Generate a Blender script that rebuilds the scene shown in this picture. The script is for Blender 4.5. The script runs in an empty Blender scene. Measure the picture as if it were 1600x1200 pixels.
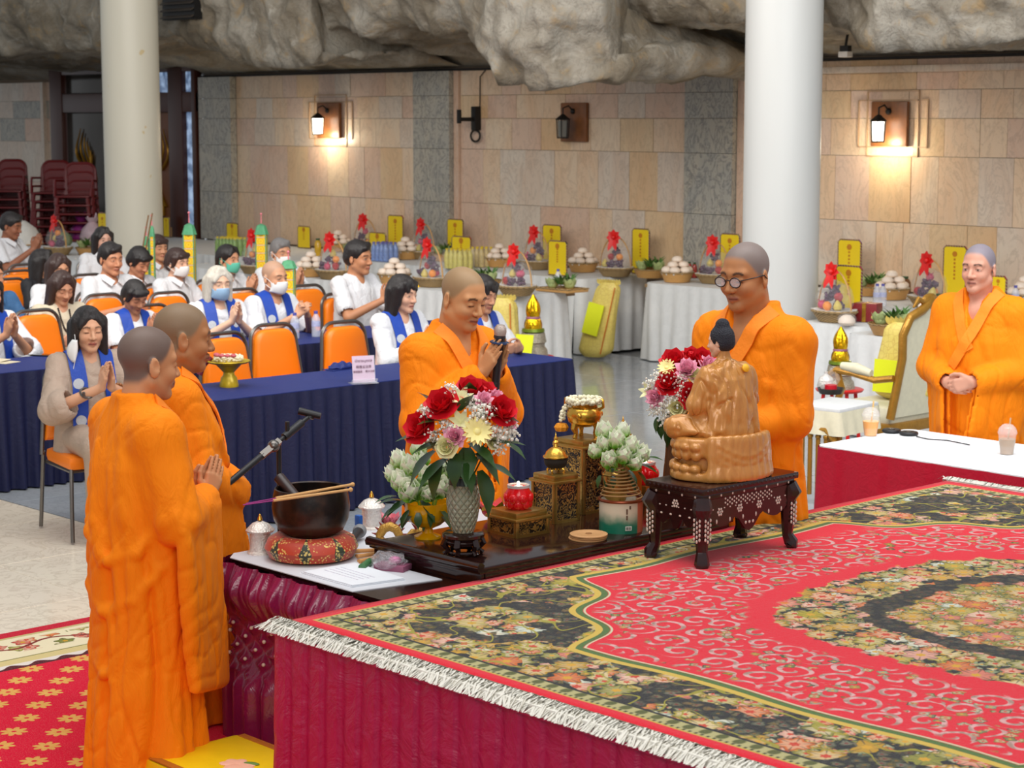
import bpy, bmesh, math, random
import numpy as np
from mathutils import Vector, Matrix, Euler, Quaternion

random.seed(7)
RNG = np.random.default_rng(7)
SC = bpy.context.scene
COL = SC.collection
PI = math.pi

# ------------------------------------------------------------------ camera, world, light
FPX = 3100.0
CAMH = 2.3
PITCH = math.atan(415 / FPX)
YAW = math.radians(47)
cd = bpy.data.cameras.new('camera')
cam = bpy.data.objects.new('camera', cd)
COL.objects.link(cam)
cam.location = (0, 0, CAMH)
cam.rotation_euler = (PI / 2 - PITCH, 0, YAW)
cd.sensor_width = 36
cd.lens = 36 * FPX / 1600
cd.clip_end = 200
cd.dof.use_dof = True
cd.dof.focus_distance = 7.6
cd.dof.aperture_fstop = 7.0
SC.camera = cam

w = bpy.data.worlds.new('world')
SC.world = w
w.use_nodes = True
w.node_tree.nodes['Background'].inputs[0].default_value = (0.90, 0.95, 1.0, 1)
w.node_tree.nodes['Background'].inputs[1].default_value = 0.46

def area(name, loc, target, size, power, col=(1, 1, 1)):
    ld = bpy.data.lights.new(name, 'AREA')
    ld.shape = 'RECTANGLE'
    ld.size, ld.size_y = size
    ld.energy = power
    ld.color = col
    o = bpy.data.objects.new(name, ld)
    COL.objects.link(o)
    o.location = loc
    o.rotation_euler = (Vector(target) - Vector(loc)).to_track_quat('-Z', 'Y').to_euler()
    return o

# the hall's high skylight and unseen fill lights added for the wall and altar
area('skylight', (-5.5, 4.5, 8.5), (-6.8, 6.8, 0), (7, 7), 540, (1.0, 0.98, 0.95))
area('hall_fill', (-11.5, 6.0, 4.7), (-15, 14.0, 1.5), (6, 2.5), 260, (1.0, 0.95, 0.88))  # added fill, hung low to brighten the wall beneath the rock lip
area('hall_fill', (-3.5, 8.0, 4.9), (-10.5, 13.5, 1.4), (5, 2.5), 230, (0.92, 0.96, 1.0))  # unseen fill for the wall's right part, tinted like the cool side light
area('hall_fill', (0.5, -0.8, 4.6), (-5.5, 4.6, 0.8), (5, 3), 200, (1.0, 0.96, 0.92))  # front fill added behind the camera to lift the dim altar and skirts

vs = SC.view_settings
vs.view_transform = 'Standard'
vs.look = 'None'
vs.exposure = 0.06
vs.gamma = 1.0
vs.use_curve_mapping = False
SC.cycles.max_bounces = 6
SC.cycles.transparent_max_bounces = 12
SC.cycles.caustics_reflective = False
SC.cycles.caustics_refractive = False

# ------------------------------------------------------------------ pixel -> world
def ray(px, py):
    x, y, z = (px - 800) / FPX, -(py - 600) / FPX, -1.0
    a = PI / 2 - PITCH
    y2 = y * math.cos(a) - z * math.sin(a)
    z2 = y * math.sin(a) + z * math.cos(a)
    c, s = math.cos(YAW), math.sin(YAW)
    return Vector((x * c - y2 * s, x * s + y2 * c, z2))

def G(px, py, z=0.0):
    r = ray(px, py)
    t = (z - CAMH) / r.z
    return Vector((r.x * t, r.y * t, z))

def PY(px, py, Y):
    r = ray(px, py)
    return Vector((0, 0, CAMH)) + r * (Y / r.y)

def PX(px, py, X):
    r = ray(px, py)
    return Vector((0, 0, CAMH)) + r * (X / r.x)

def depth(p):
    return -p[0] * math.sin(YAW) + p[1] * math.cos(YAW)

# ------------------------------------------------------------------ objects
def tag(o, label=None, cat=None, group=None, kind=None):
    if label: o['label'] = label
    if cat: o['category'] = cat
    if group: o['group'] = group
    if kind: o['kind'] = kind
    return o

def thing(name, label, cat, loc=(0, 0, 0), rotz=0.0, group=None, scale=1.0):
    o = bpy.data.objects.new(name, None)
    o.empty_display_size = 0.05
    COL.objects.link(o)
    o.location = loc
    o.rotation_euler = (0, 0, rotz)
    o.scale = (scale,) * 3
    return tag(o, label, cat, group)

def link(name, me, mat=None, parent=None, loc=(0, 0, 0), rot=(0, 0, 0), scale=(1, 1, 1)):
    o = bpy.data.objects.new(name, me)
    COL.objects.link(o)
    o.location = loc
    o.rotation_euler = rot
    o.scale = scale
    if parent is not None: o.parent = parent
    if mat is not None and not me.materials:
        me.materials.append(mat)
    return o

def children(o):
    return [c for c in KIDS.get(o.name, [])]

def copy_tree(root, loc, rotz, label=None, group=None, scale=None):
    def cp(o, parent):
        c = o.copy()
        COL.objects.link(c)
        if parent is not None: c.parent = parent
        for k in o.children: cp(k, c)
        return c
    r = cp(root, None)
    r.location = loc
    r.rotation_euler = (0, 0, rotz)
    if scale: r.scale = (scale,) * 3 if not isinstance(scale, tuple) else scale
    if label: r['label'] = label
    if group: r['group'] = group
    return r

def np_mesh(name, V, Q, smooth=True, tris=False):
    me = bpy.data.meshes.new(name)
    V = np.asarray(V, np.float32)
    Q = np.asarray(Q, np.int32)
    n = 3 if tris else 4
    me.vertices.add(len(V))
    me.vertices.foreach_set('co', V.ravel())
    me.loops.add(Q.size)
    me.loops.foreach_set('vertex_index', Q.ravel())
    me.polygons.add(len(Q))
    me.polygons.foreach_set('loop_start', np.arange(0, Q.size, n, dtype=np.int32))
    me.polygons.foreach_set('loop_total', np.full(len(Q), n, np.int32))
    me.update(calc_edges=True)
    me.validate()
    me.polygons.foreach_set('use_smooth', np.full(len(me.polygons), smooth, bool))
    return me

def grid_mesh(name, P, closed_u=False, closed_v=False, smooth=True, thick=0.0):
    """P: (nu, nv, 3) array of points"""
    nu, nv = P.shape[:2]
    idx = np.arange(nu * nv).reshape(nu, nv)
    a = idx if closed_u else idx[:-1]
    b = np.roll(idx, -1, 0) if closed_u else idx[1:]
    if not closed_v:
        q = np.stack([a[:, :-1], b[:, :-1], b[:, 1:], a[:, 1:]], -1)
    else:
        q = np.stack([a, b, np.roll(b, -1, 1), np.roll(a, -1, 1)], -1)
    me = np_mesh(name, P.reshape(-1, 3), q.reshape(-1, 4), smooth)
    if thick:
        bm = bmesh.new(); bm.from_mesh(me)
        bmesh.ops.solidify(bm, geom=bm.faces[:], thickness=thick)
        bm.to_mesh(me); bm.free()
        me.polygons.foreach_set('use_smooth', np.full(len(me.polygons), smooth, bool))
    return me

def basis(d):
    d = Vector(d).normalized()
    u = Vector((0, 0, 1)) if abs(d.z) < 0.95 else Vector((1, 0, 0))
    a = d.cross(u).normalized()
    return a, d.cross(a).normalized(), d

class MB:
    """collects shapes for ONE mesh"""
    def __init__(s):
        s.bm = bmesh.new()
        s.flat = set()
    def box(s, c, size, rot=None, bev=0.0):
        r = bmesh.ops.create_cube(s.bm, size=1)
        vs_ = r['verts']
        m = Matrix.Translation(Vector(c)) @ (rot if rot is not None else Matrix()) @ Matrix.Diagonal(Vector((*size, 1)))
        bmesh.ops.transform(s.bm, matrix=m, verts=vs_)
        if bev:
            es = list({e for v in vs_ for e in v.link_edges})
            bmesh.ops.bevel(s.bm, geom=es, offset=bev, segments=2, affect='EDGES', profile=0.6)
        return s
    def lathe(s, prof, c=(0, 0, 0), n=24, rot=None, f=None):
        """prof: [(r,z)...]; closes at r==0"""
        rings = []
        M = Matrix.Translation(Vector(c)) @ (rot if rot is not None else Matrix())
        for i, (r, z) in enumerate(prof):
            if r <= 1e-6:
                rings.append([s.bm.verts.new(M @ Vector((0, 0, z)))])
            else:
                ring = []
                for k in range(n):
                    a = 2 * PI * k / n
                    rr = r * (f(a, i) if f else 1.0)
                    ring.append(s.bm.verts.new(M @ Vector((rr * math.cos(a), rr * math.sin(a), z))))
                rings.append(ring)
        for A, B in zip(rings, rings[1:]):
            for k in range(n):
                k2 = (k + 1) % n
                if len(A) == 1 and len(B) == 1: continue
                if len(A) == 1: vv = (A[0], B[k], B[k2])
                elif len(B) == 1: vv = (A[k], A[k2], B[0])
                else: vv = (A[k], A[k2], B[k2], B[k])
                try: s.bm.faces.new(vv)
                except ValueError: pass
        return s
    def tube(s, pts, r, n=8, closed=False, caps=True, flat=1.0):
        pts = [Vector(p) for p in pts]
        N = len(pts)
        rr = r if hasattr(r, '__len__') else [r] * N
        rings = []
        prev = None
        for i, p in enumerate(pts):
            if closed: d = pts[(i + 1) % N] - pts[i - 1]
            else: d = pts[min(i + 1, N - 1)] - pts[max(i - 1, 0)]
            if d.length < 1e-9: d = Vector((0, 0, 1))
            d.normalize()
            if prev is None: a, b, _ = basis(d)
            else:
                a = prev - d * prev.dot(d)
                if a.length < 1e-6: a, b, _ = basis(d)
                a.normalize(); b = d.cross(a)
            prev = a
            rings.append([s.bm.verts.new(p + (a * math.cos(2 * PI * k / n) + b * math.sin(2 * PI * k / n) * flat) * rr[i]) for k in range(n)])
        M = N if closed else N - 1
        for i in range(M):
            A, B = rings[i], rings[(i + 1) % N]
            for k in range(n):
                s.bm.faces.new((A[k], A[(k + 1) % n], B[(k + 1) % n], B[k]))
        if caps and not closed:
            s.bm.faces.new(rings[0][::-1]); s.bm.faces.new(rings[-1])
        return s
    def ball(s, c, r, rot=None, seg=12, ring=8):
        rr = r if hasattr(r, '__len__') else (r, r, r)
        res = bmesh.ops.create_uvsphere(s.bm, u_segments=seg, v_segments=ring, radius=1)
        m = Matrix.Translation(Vector(c)) @ (rot if rot is not None else Matrix()) @ Matrix.Diagonal(Vector((*rr, 1)))
        bmesh.ops.transform(s.bm, matrix=m, verts=res['verts'])
        return s
    def poly(s, pts, ext):
        """pts: 3d outline, extruded by vector ext (solid)"""
        e = Vector(ext)
        a = [s.bm.verts.new(Vector(p)) for p in pts]
        b = [s.bm.verts.new(Vector(p) + e) for p in pts]
        s.bm.faces.new(a[::-1]); s.bm.faces.new(b)
        n = len(a)
        for k in range(n):
            s.bm.faces.new((a[k], a[(k + 1) % n], b[(k + 1) % n], b[k]))
        return s
    def petal(s, base, out, up, L, W, cup=0.25, n=4, tip=0.25, th=0.0):
        """a curved leaf or petal: starts at base, grows along out, bends to up"""
        o = Vector(out).normalized(); u = Vector(up).normalized()
        u = (u - o * u.dot(o)).normalized()
        sd = o.cross(u)
        rows = []
        for i in range(n + 1):
            t = i / n
            wv = W * (math.sin(PI * min(1, t * 0.92 + 0.08)) ** 0.7) * (1 - (1 - tip) * max(0, t - 0.6) / 0.4 * 0.8)
            p = Vector(base) + o * (L * t) + u * (cup * L * t * t)
            lift = u * (abs(cup) * wv * 0.45)
            rows.append([s.bm.verts.new(p - sd * wv + lift), s.bm.verts.new(p), s.bm.verts.new(p + sd * wv + lift)])
        for A, B in zip(rows, rows[1:]):
            for k in range(2):
                s.bm.faces.new((A[k], A[k + 1], B[k + 1], B[k]))
        return s
    def mesh(s, name, smooth=True, angle=40):
        me = bpy.data.meshes.new(name)
        bmesh.ops.recalc_face_normals(s.bm, faces=s.bm.faces[:])
        if smooth:
            ca = math.radians(angle)
            for f in s.bm.faces: f.smooth = True
            for e in s.bm.edges:
                if len(e.link_faces) == 2 and e.calc_face_angle(0) > ca: e.smooth = False
        s.bm.to_mesh(me)
        s.bm.free()
        return me
    def build(s, name, mat, parent=None, loc=(0, 0, 0), rot=(0, 0, 0), smooth=True, angle=40, scale=(1, 1, 1)):
        me = s.mesh(name, smooth, angle)
        me.materials.append(mat)
        return link(name, me, None, parent, loc, rot, scale)

# ------------------------------------------------------------------ numpy noise
def _hash(ix, iy, iz, seed=0):
    n = (ix * 374761393 + iy * 668265263 + iz * 1274126177 + seed * 974711) & 0x7fffffff
    n = ((n ^ (n >> 13)) * 1274126177) & 0x7fffffff
    n = n ^ (n >> 16)
    return (n & 0xffff) / 32767.5 - 1.0

def vnoise(p, seed=0):
    p = np.asarray(p, np.float64)
    i = np.floor(p).astype(np.int64)
    f = p - i
    u = f * f * (3 - 2 * f)
    x, y, z = i[..., 0], i[..., 1], i[..., 2]
    r = 0
    for dx in (0, 1):
        wx = u[..., 0] if dx else 1 - u[..., 0]
        for dy in (0, 1):
            wy = u[..., 1] if dy else 1 - u[..., 1]
            for dz in (0, 1):
                wz = u[..., 2] if dz else 1 - u[..., 2]
                r = r + wx * wy * wz * _hash(x + dx, y + dy, z + dz, seed)
    return r

def fbm(p, oct=4, seed=0, gain=0.5):
    a, r = 1.0, 0
    p = np.asarray(p, np.float64)
    for k in range(oct):
        r = r + a * vnoise(p, seed + k)
        p = p * 2.03 + 5.1
        a *= gain
    return r

def sstep(a, b, x):
    t = np.clip((x - a) / (b - a), 0, 1)
    return t * t * (3 - 2 * t)

# ------------------------------------------------------------------ signed distance modelling (surface nets)
class Field:
    def __init__(s, lo, hi, v):
        s.lo = np.array(lo, float); s.v = v
        s.n = np.ceil((np.array(hi, float) - s.lo) / v).astype(int) + 1
        s.ax = [s.lo[k] + v * np.arange(s.n[k]) for k in range(3)]
        s.D = np.full(tuple(s.n), 0.5, np.float32)
    def _win(s, lo, hi):
        sl = []
        for k in range(3):
            a = int(max(0, math.floor((lo[k] - s.lo[k]) / s.v)))
            b = int(min(s.n[k], math.ceil((hi[k] - s.lo[k]) / s.v) + 1))
            if b <= a: return None
            sl.append(slice(a, b))
        return tuple(sl)
    def put(s, fn, lo, hi, k=0.01, mode='add'):
        m = k + 2.5 * s.v
        wn = s._win(np.array(lo) - m, np.array(hi) + m)
        if wn is None: return
        X, Y, Z = np.meshgrid(s.ax[0][wn[0]], s.ax[1][wn[1]], s.ax[2][wn[2]], indexing='ij')
        d = fn(X, Y, Z).astype(np.float32)
        D = s.D[wn]
        if mode == 'add':
            h = np.maximum(k - np.abs(D - d), 0) / max(k, 1e-6)
            s.D[wn] = np.minimum(D, d) - h * h * k * 0.25
        elif mode == 'sub':
            d = -d
            h = np.maximum(k - np.abs(D - d), 0) / max(k, 1e-6)
            s.D[wn] = np.maximum(D, d) + h * h * k * 0.25
    def cap(s, a, b, r1, r2=None, k=0.01, mode='add', flat=None):
        """tapered capsule; flat = (normal, factor): thinner along that normal"""
        a = np.array(a, float); b = np.array(b, float)
        r2 = r1 if r2 is None else r2
        r = max(r1, r2)
        ab = b - a
        L2 = max(float(ab @ ab), 1e-9)
        if flat is not None:
            nrm = np.array(flat[0], float); nrm /= np.linalg.norm(nrm); ff = flat[1]
        def fn(X, Y, Z):
            px, py, pz = X - a[0], Y - a[1], Z - a[2]
            t = np.clip((px * ab[0] + py * ab[1] + pz * ab[2]) / L2, 0, 1)
            dx, dy, dz = px - t * ab[0], py - t * ab[1], pz - t * ab[2]
            if flat is None:
                return np.sqrt(dx * dx + dy * dy + dz * dz) - (r1 + (r2 - r1) * t)
            q = dx * nrm[0] + dy * nrm[1] + dz * nrm[2]
            g = q * q * (1 / ff ** 2 - 1)
            dd = np.sqrt(dx * dx + dy * dy + dz * dz + g)
            return (dd - (r1 + (r2 - r1) * t)) * ff ** 0.5
        s.put(fn, np.minimum(a, b) - r, np.maximum(a, b) + r, k, mode)
    def ell(s, c, r, k=0.01, R=None, mode='add'):
        c = np.array(c, float); r = np.array(r, float)
        Rm = np.eye(3) if R is None else np.array(R, float)      # columns = local axes
        def fn(X, Y, Z):
            px, py, pz = X - c[0], Y - c[1], Z - c[2]
            q = [px * Rm[0, i] + py * Rm[1, i] + pz * Rm[2, i] for i in range(3)]
            k0 = np.sqrt((q[0] / r[0]) ** 2 + (q[1] / r[1]) ** 2 + (q[2] / r[2]) ** 2)
            k1 = np.sqrt((q[0] / r[0] ** 2) ** 2 + (q[1] / r[1] ** 2) ** 2 + (q[2] / r[2] ** 2) ** 2) + 1e-6
            return k0 * (k0 - 1) / k1
        e = np.sqrt(((Rm * r) ** 2).sum(1))
        s.put(fn, c - e, c + e, k, mode)
    def slab(s, poly, nrm, th, rnd=0.02, k=0.01, mode='add'):
        """convex planar polygon (3d points) given thickness"""
        P = np.array(poly, float); n = np.array(nrm, float); n /= np.linalg.norm(n)
        cen = P.mean(0)
        def fn(X, Y, Z):
            d = np.full(X.shape, -1e9)
            for i in range(len(P)):
                a, b = P[i], P[(i + 1) % len(P)]
                e = np.cross(b - a, n)
                e /= np.linalg.norm(e) + 1e-9
                if e @ (cen - a) > 0: e = -e
                d = np.maximum(d, (X - a[0]) * e[0] + (Y - a[1]) * e[1] + (Z - a[2]) * e[2] + rnd)
            h = np.abs((X - cen[0]) * n[0] + (Y - cen[1]) * n[1] + (Z - cen[2]) * n[2]) - th / 2 + rnd
            return np.minimum(np.maximum(d, h), 0) + np.sqrt(np.maximum(d, 0) ** 2 + np.maximum(h, 0) ** 2) - rnd
        ext = th / 2
        s.put(fn, P.min(0) - ext, P.max(0) + ext, k, mode)
    def loft(s, secs, k=0.02, fold=None, mode='add', p=2.2):
        """secs: (z, cx, cy, rx, ry) sorted by z, superelliptic sections; fold(theta,z)->dr"""
        S = np.array(secs, float)
        z0, z1 = S[0, 0], S[-1, 0]
        R = S[:, 3:5].max() + 0.05
        lo = (S[:, 1].min() - R, S[:, 2].min() - R, z0)
        hi = (S[:, 1].max() + R, S[:, 2].max() + R, z1)
        def fn(X, Y, Z):
            z = Z[0, 0, :]
            cx, cy, rx, ry = [np.interp(z, S[:, 0], S[:, i])[None, None, :] for i in (1, 2, 3, 4)]
            qx, qy = (X - cx), (Y - cy)
            kk = ((np.abs(qx) / rx) ** p + (np.abs(qy) / ry) ** p) ** (1 / p)
            d = (kk - 1) * np.minimum(rx, ry)
            if fold is not None:
                d = d - fold(np.arctan2(qy / ry, qx / rx), Z, X, Y)
            dz = np.maximum(z0 - Z, Z - z1)
            return np.maximum(d, dz)
        s.put(fn, lo, hi, k, mode)
    def net(s):
        """surface nets -> V, Q"""
        D = s.D
        pos = D > 0
        c = [pos[i:D.shape[0] - 1 + i, j:D.shape[1] - 1 + j, k:D.shape[2] - 1 + k] for i in (0, 1) for j in (0, 1) for k in (0, 1)]
        anyp = c[0].copy(); allp = c[0].copy()
        for q in c[1:]:
            anyp |= q; allp &= q
        act = anyp & ~allp
        I = np.argwhere(act)
        ids = np.full(act.shape, -1, np.int32)
        ids[act] = np.arange(len(I))
        off = np.array([(i, j, k) for i in (0, 1) for j in (0, 1) for k in (0, 1)])
        val = np.stack([D[I[:, 0] + o[0], I[:, 1] + o[1], I[:, 2] + o[2]] for o in off], 1).astype(np.float64)
        acc = np.zeros((len(I), 3)); cnt = np.zeros(len(I))
        for a in range(8):
            for b in range(a + 1, 8):
                if np.abs(off[a] - off[b]).sum() != 1: continue
                m = (val[:, a] > 0) != (val[:, b] > 0)
                t = val[m, a] / (val[m, a] - val[m, b])
                acc[m] += off[a] + t[:, None] * (off[b] - off[a])
                cnt[m] += 1
        V = s.lo + s.v * (I + acc / cnt[:, None])
        quads = []
        for ax in range(3):
            o1, o2 = [(1, 2), (2, 0), (0, 1)][ax]
            sh = [D.shape[k] - 1 for k in range(3)]
            lo_ = [0, 0, 0]; lo_[o1] = 1; lo_[o2] = 1
            sl0 = tuple(slice(lo_[k], sh[k]) for k in range(3))
            sl1 = tuple(slice(lo_[k] + (1 if k == ax else 0), sh[k] + (1 if k == ax else 0)) for k in range(3))
            p0, p1 = pos[sl0], pos[sl1]
            E = np.argwhere(p0 != p1)
            if len(E) == 0: continue
            flip = p0[E[:, 0], E[:, 1], E[:, 2]]
            E = E + np.array(lo_)
            def at(d1, d2):
                e = E.copy(); e[:, o1] -= d1; e[:, o2] -= d2
                return ids[e[:, 0], e[:, 1], e[:, 2]]
            q = np.stack([at(0, 0), at(1, 0), at(1, 1), at(0, 1)], 1)
            q[flip] = q[flip][:, ::-1]
            quads.append(q[(q >= 0).all(1)])
        return V, np.concatenate(quads)

def normals_of(V, Q):
    fn = np.cross(V[Q[:, 2]] - V[Q[:, 0]], V[Q[:, 3]] - V[Q[:, 1]])
    N = np.zeros_like(V)
    for i in range(4): np.add.at(N, Q[:, i], fn)
    return N / (np.linalg.norm(N, axis=1, keepdims=True) + 1e-12)

def set_col(me, C):
    at = me.color_attributes.new('Col', 'FLOAT_COLOR', 'POINT')
    c4 = np.ones((len(me.vertices), 4), np.float32)
    c4[:, :3] = C
    at.data.foreach_set('color', c4.ravel())

# ------------------------------------------------------------------ node materials
class N:
    """a socket with arithmetic: builds math nodes"""
    T = None
    def __init__(s, sock): s.s = sock
    @staticmethod
    def op(o, *a, clamp=False):
        n = N.T.nodes.new('ShaderNodeMath'); n.operation = o; n.use_clamp = clamp
        for i, x in enumerate(a):
            if isinstance(x, N): N.T.links.new(x.s, n.inputs[i])
            else: n.inputs[i].default_value = x
        return N(n.outputs[0])
    def __add__(a, b): return N.op('ADD', a, b)
    __radd__ = __add__
    def __sub__(a, b): return N.op('SUBTRACT', a, b)
    def __rsub__(a, b): return N.op('SUBTRACT', b, a)
    def __mul__(a, b): return N.op('MULTIPLY', a, b)
    __rmul__ = __mul__
    def __truediv__(a, b): return N.op('DIVIDE', a, b)
    def abs(a): return N.op('ABSOLUTE', a)
    def sin(a): return N.op('SINE', a)
    def cos(a): return N.op('COSINE', a)
    def frac(a): return N.op('FRACT', a)
    def floor(a): return N.op('FLOOR', a)
    def sqrt(a): return N.op('SQRT', a)
    def pow(a, b): return N.op('POWER', a, b)
    def min(a, b): return N.op('MINIMUM', a, b)
    def max(a, b): return N.op('MAXIMUM', a, b)
    def gt(a, b): return N.op('GREATER_THAN', a, b)
    def lt(a, b): return N.op('LESS_THAN', a, b)
    def ss(a, lo, hi):
        n = N.T.nodes.new('ShaderNodeMapRange'); n.interpolation_type = 'SMOOTHSTEP'
        N.T.links.new(a.s, n.inputs[0])
        n.inputs[1].default_value = lo; n.inputs[2].default_value = hi
        return N(n.outputs[0])

def nmix(f, a, b):
    n = N.T.nodes.new('ShaderNodeMix'); n.data_type = 'RGBA'
    for i, x in ((0, f), (6, a), (7, b)):
        if isinstance(x, N): N.T.links.new(x.s, n.inputs[i])
        elif i == 0: n.inputs[0].default_value = x
        else: n.inputs[i].default_value = (*x, 1)
    return N(n.outputs[2])

def nxyz(v):
    n = N.T.nodes.new('ShaderNodeSeparateXYZ')
    N.T.links.new(v.s, n.inputs[0])
    return N(n.outputs[0]), N(n.outputs[1]), N(n.outputs[2])

def nvec(x, y, z=0.0):
    n = N.T.nodes.new('ShaderNodeCombineXYZ')
    for i, q in enumerate((x, y, z)):
        if isinstance(q, N): N.T.links.new(q.s, n.inputs[i])
        else: n.inputs[i].default_value = q
    return N(n.outputs[0])

def nvmath(o, a, b):
    n = N.T.nodes.new('ShaderNodeVectorMath'); n.operation = o
    for i, q in enumerate((a, b)):
        if isinstance(q, N): N.T.links.new(q.s, n.inputs[i])
        else: n.inputs[i].default_value = q
    return N(n.outputs[0])

def ncoord(kind='Object'):
    n = N.T.nodes.new('ShaderNodeTexCoord')
    return N(n.outputs[kind])

def npos():
    n = N.T.nodes.new('ShaderNodeNewGeometry')
    return N(n.outputs['Position'])

def nrand():
    n = N.T.nodes.new('ShaderNodeObjectInfo')
    return N(n.outputs['Random'])

def nnoise(v, scale=5, detail=3, rough=0.5, dist=0.0):
    n = N.T.nodes.new('ShaderNodeTexNoise')
    N.T.links.new(v.s, n.inputs['Vector'])
    n.inputs['Scale'].default_value = scale; n.inputs['Detail'].default_value = detail
    n.inputs['Roughness'].default_value = rough; n.inputs['Distortion'].default_value = dist
    return N(n.outputs[0])

def nvor(v, scale=5, feature='F1', rnd=1.0):
    n = N.T.nodes.new('ShaderNodeTexVoronoi'); n.feature = feature
    N.T.links.new(v.s, n.inputs['Vector'])
    n.inputs['Scale'].default_value = scale; n.inputs['Randomness'].default_value = rnd
    return n

def nramp(f, stops, interp='LINEAR'):
    n = N.T.nodes.new('ShaderNodeValToRGB')
    cr = n.color_ramp; cr.interpolation = interp
    while len(cr.elements) < len(stops): cr.elements.new(0.5)
    for e, (p, c) in zip(cr.elements, stops):
        e.position = p; e.color = (*c, 1)
    N.T.links.new(f.s, n.inputs[0])
    return N(n.outputs[0])

class Mat:
    def __init__(s, name):
        s.m = bpy.data.materials.new(name)
        s.m.use_nodes = True
        s.t = s.m.node_tree
        s.b = s.t.nodes['Principled BSDF']
        N.T = s.t
    def set(s, **kw):
        names = dict(col='Base Color', rough='Roughness', metal='Metallic', spec='Specular IOR Level', trans='Transmission Weight',
                     ior='IOR', alpha='Alpha', coat='Coat Weight', sheen='Sheen Weight', ecol='Emission Color', estr='Emission Strength', aniso='Anisotropic', sss='Subsurface Weight')
        for k, v in kw.items():
            i = s.b.inputs[names[k]]
            if isinstance(v, N): s.t.links.new(v.s, i)
            elif isinstance(v, tuple): i.default_value = (*v, 1)
            else: i.default_value = v
        return s
    def bump(s, h, strength=0.3, dist=0.01):
        n = s.t.nodes.new('ShaderNodeBump')
        n.inputs['Strength'].default_value = strength
        n.inputs['Distance'].default_value = dist
        s.t.links.new(h.s, n.inputs['Height'])
        s.t.links.new(n.outputs[0], s.b.inputs['Normal'])
        return s

_MC = {}
def srgb(r, g, b):
    f = lambda c: (c / 255 / 12.92) if c / 255 <= 0.04045 else ((c / 255 + 0.055) / 1.055) ** 2.4
    return (f(r), f(g), f(b))

def flat(name, rgb, rough=0.5, metal=0.0, var=0.12, scale=25, bump=0.0, bscale=60, stretch=(1, 1, 1), **kw):
    """general procedural surface: noise-varied colour, optional fine relief. rgb in sRGB 0-255"""
    key = name
    if key in _MC: return _MC[key]
    c = srgb(*rgb)
    M = Mat(name)
    v = nvmath('MULTIPLY', ncoord(), stretch)
    n = nnoise(v, scale, 3)
    lo = tuple(x * (1 - var) for x in c); hi = tuple(min(1, x * (1 + var) + 0.01 * var) for x in c)
    M.set(col=nmix(n, lo, hi), rough=rough, metal=metal, **kw)
    if bump:
        M.bump(nnoise(v, bscale, 4), bump, 0.01)
    _MC[key] = M.m
    return M.m

def vcol_mat(name, rough=0.55, bump=0.0, bscale=120, sss=0.0, spec=0.5):
    M = Mat(name)
    a = M.t.nodes.new('ShaderNodeAttribute'); a.attribute_name = 'Col'
    M.set(rough=rough, spec=spec)
    M.t.links.new(a.outputs['Color'], M.b.inputs['Base Color'])
    if sss:
        M.set(sss=sss)
        M.b.inputs['Subsurface Radius'].default_value = (0.012, 0.005, 0.003)
    if bump: M.bump(nnoise(ncoord(), bscale, 3), bump, 0.004)
    return M.m

# ================================================================== SETTING
def marble_mat(name, base, dark, warm, vein=0.5, rough=0.28, scale=1.0, rnd=0.35, spec=0.5):
    M = Mat(name)
    p = nvmath('ADD', npos(), nvmath('MULTIPLY', nvec(nrand(), nrand(), nrand()), (37.0, 61.0, 23.0)))
    q = nvmath('MULTIPLY', p, (1.0, 1.0, 0.45))
    n1 = nnoise(q, 1.6 * scale, 5, 0.6, 1.2)
    n2 = nnoise(q, 5 * scale, 6, 0.65, 2.0)
    c = nmix(n1.ss(0.3, 0.72), srgb(*base), srgb(*warm))
    c = nmix((nrand() * rnd), c, srgb(*warm))
    v = (n2 - 0.5).abs().ss(0.045, 0.0) * vein
    c = nmix(v, c, srgb(*dark))
    n3 = nnoise(p, 40, 3)
    c = nmix(n3.ss(0.55, 0.8) * 0.25, c, srgb(*dark))
    M.set(col=c, rough=rough, spec=spec)
    return M.m

m_marble = [marble_mat('cream_marble', (220, 200, 174), (160, 132, 108), (218, 184, 150), 0.3),
            marble_mat('pink_marble', (214, 190, 170), (156, 128, 112), (210, 174, 148), 0.3),
            marble_mat('honey_marble', (216, 192, 156), (166, 134, 102), (212, 174, 132), 0.3),
            marble_mat('pale_marble', (214, 202, 186), (156, 138, 122), (208, 184, 162), 0.35)]
m_greymarble = marble_mat('grey_marble', (160, 158, 150), (96, 98, 98), (176, 168, 152), 0.7, scale=1.6)
m_wallbase = flat('wall_mortar', (120, 102, 84), 0.8)
m_granite = marble_mat('grey_granite', (150, 156, 162), (112, 116, 122), (166, 170, 174), 0.25, rough=0.10, scale=1.2)
m_beige = marble_mat('beige_floor_marble', (230, 216, 196), (190, 172, 150), (234, 222, 200), 0.45, rough=0.18, scale=0.9)

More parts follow.
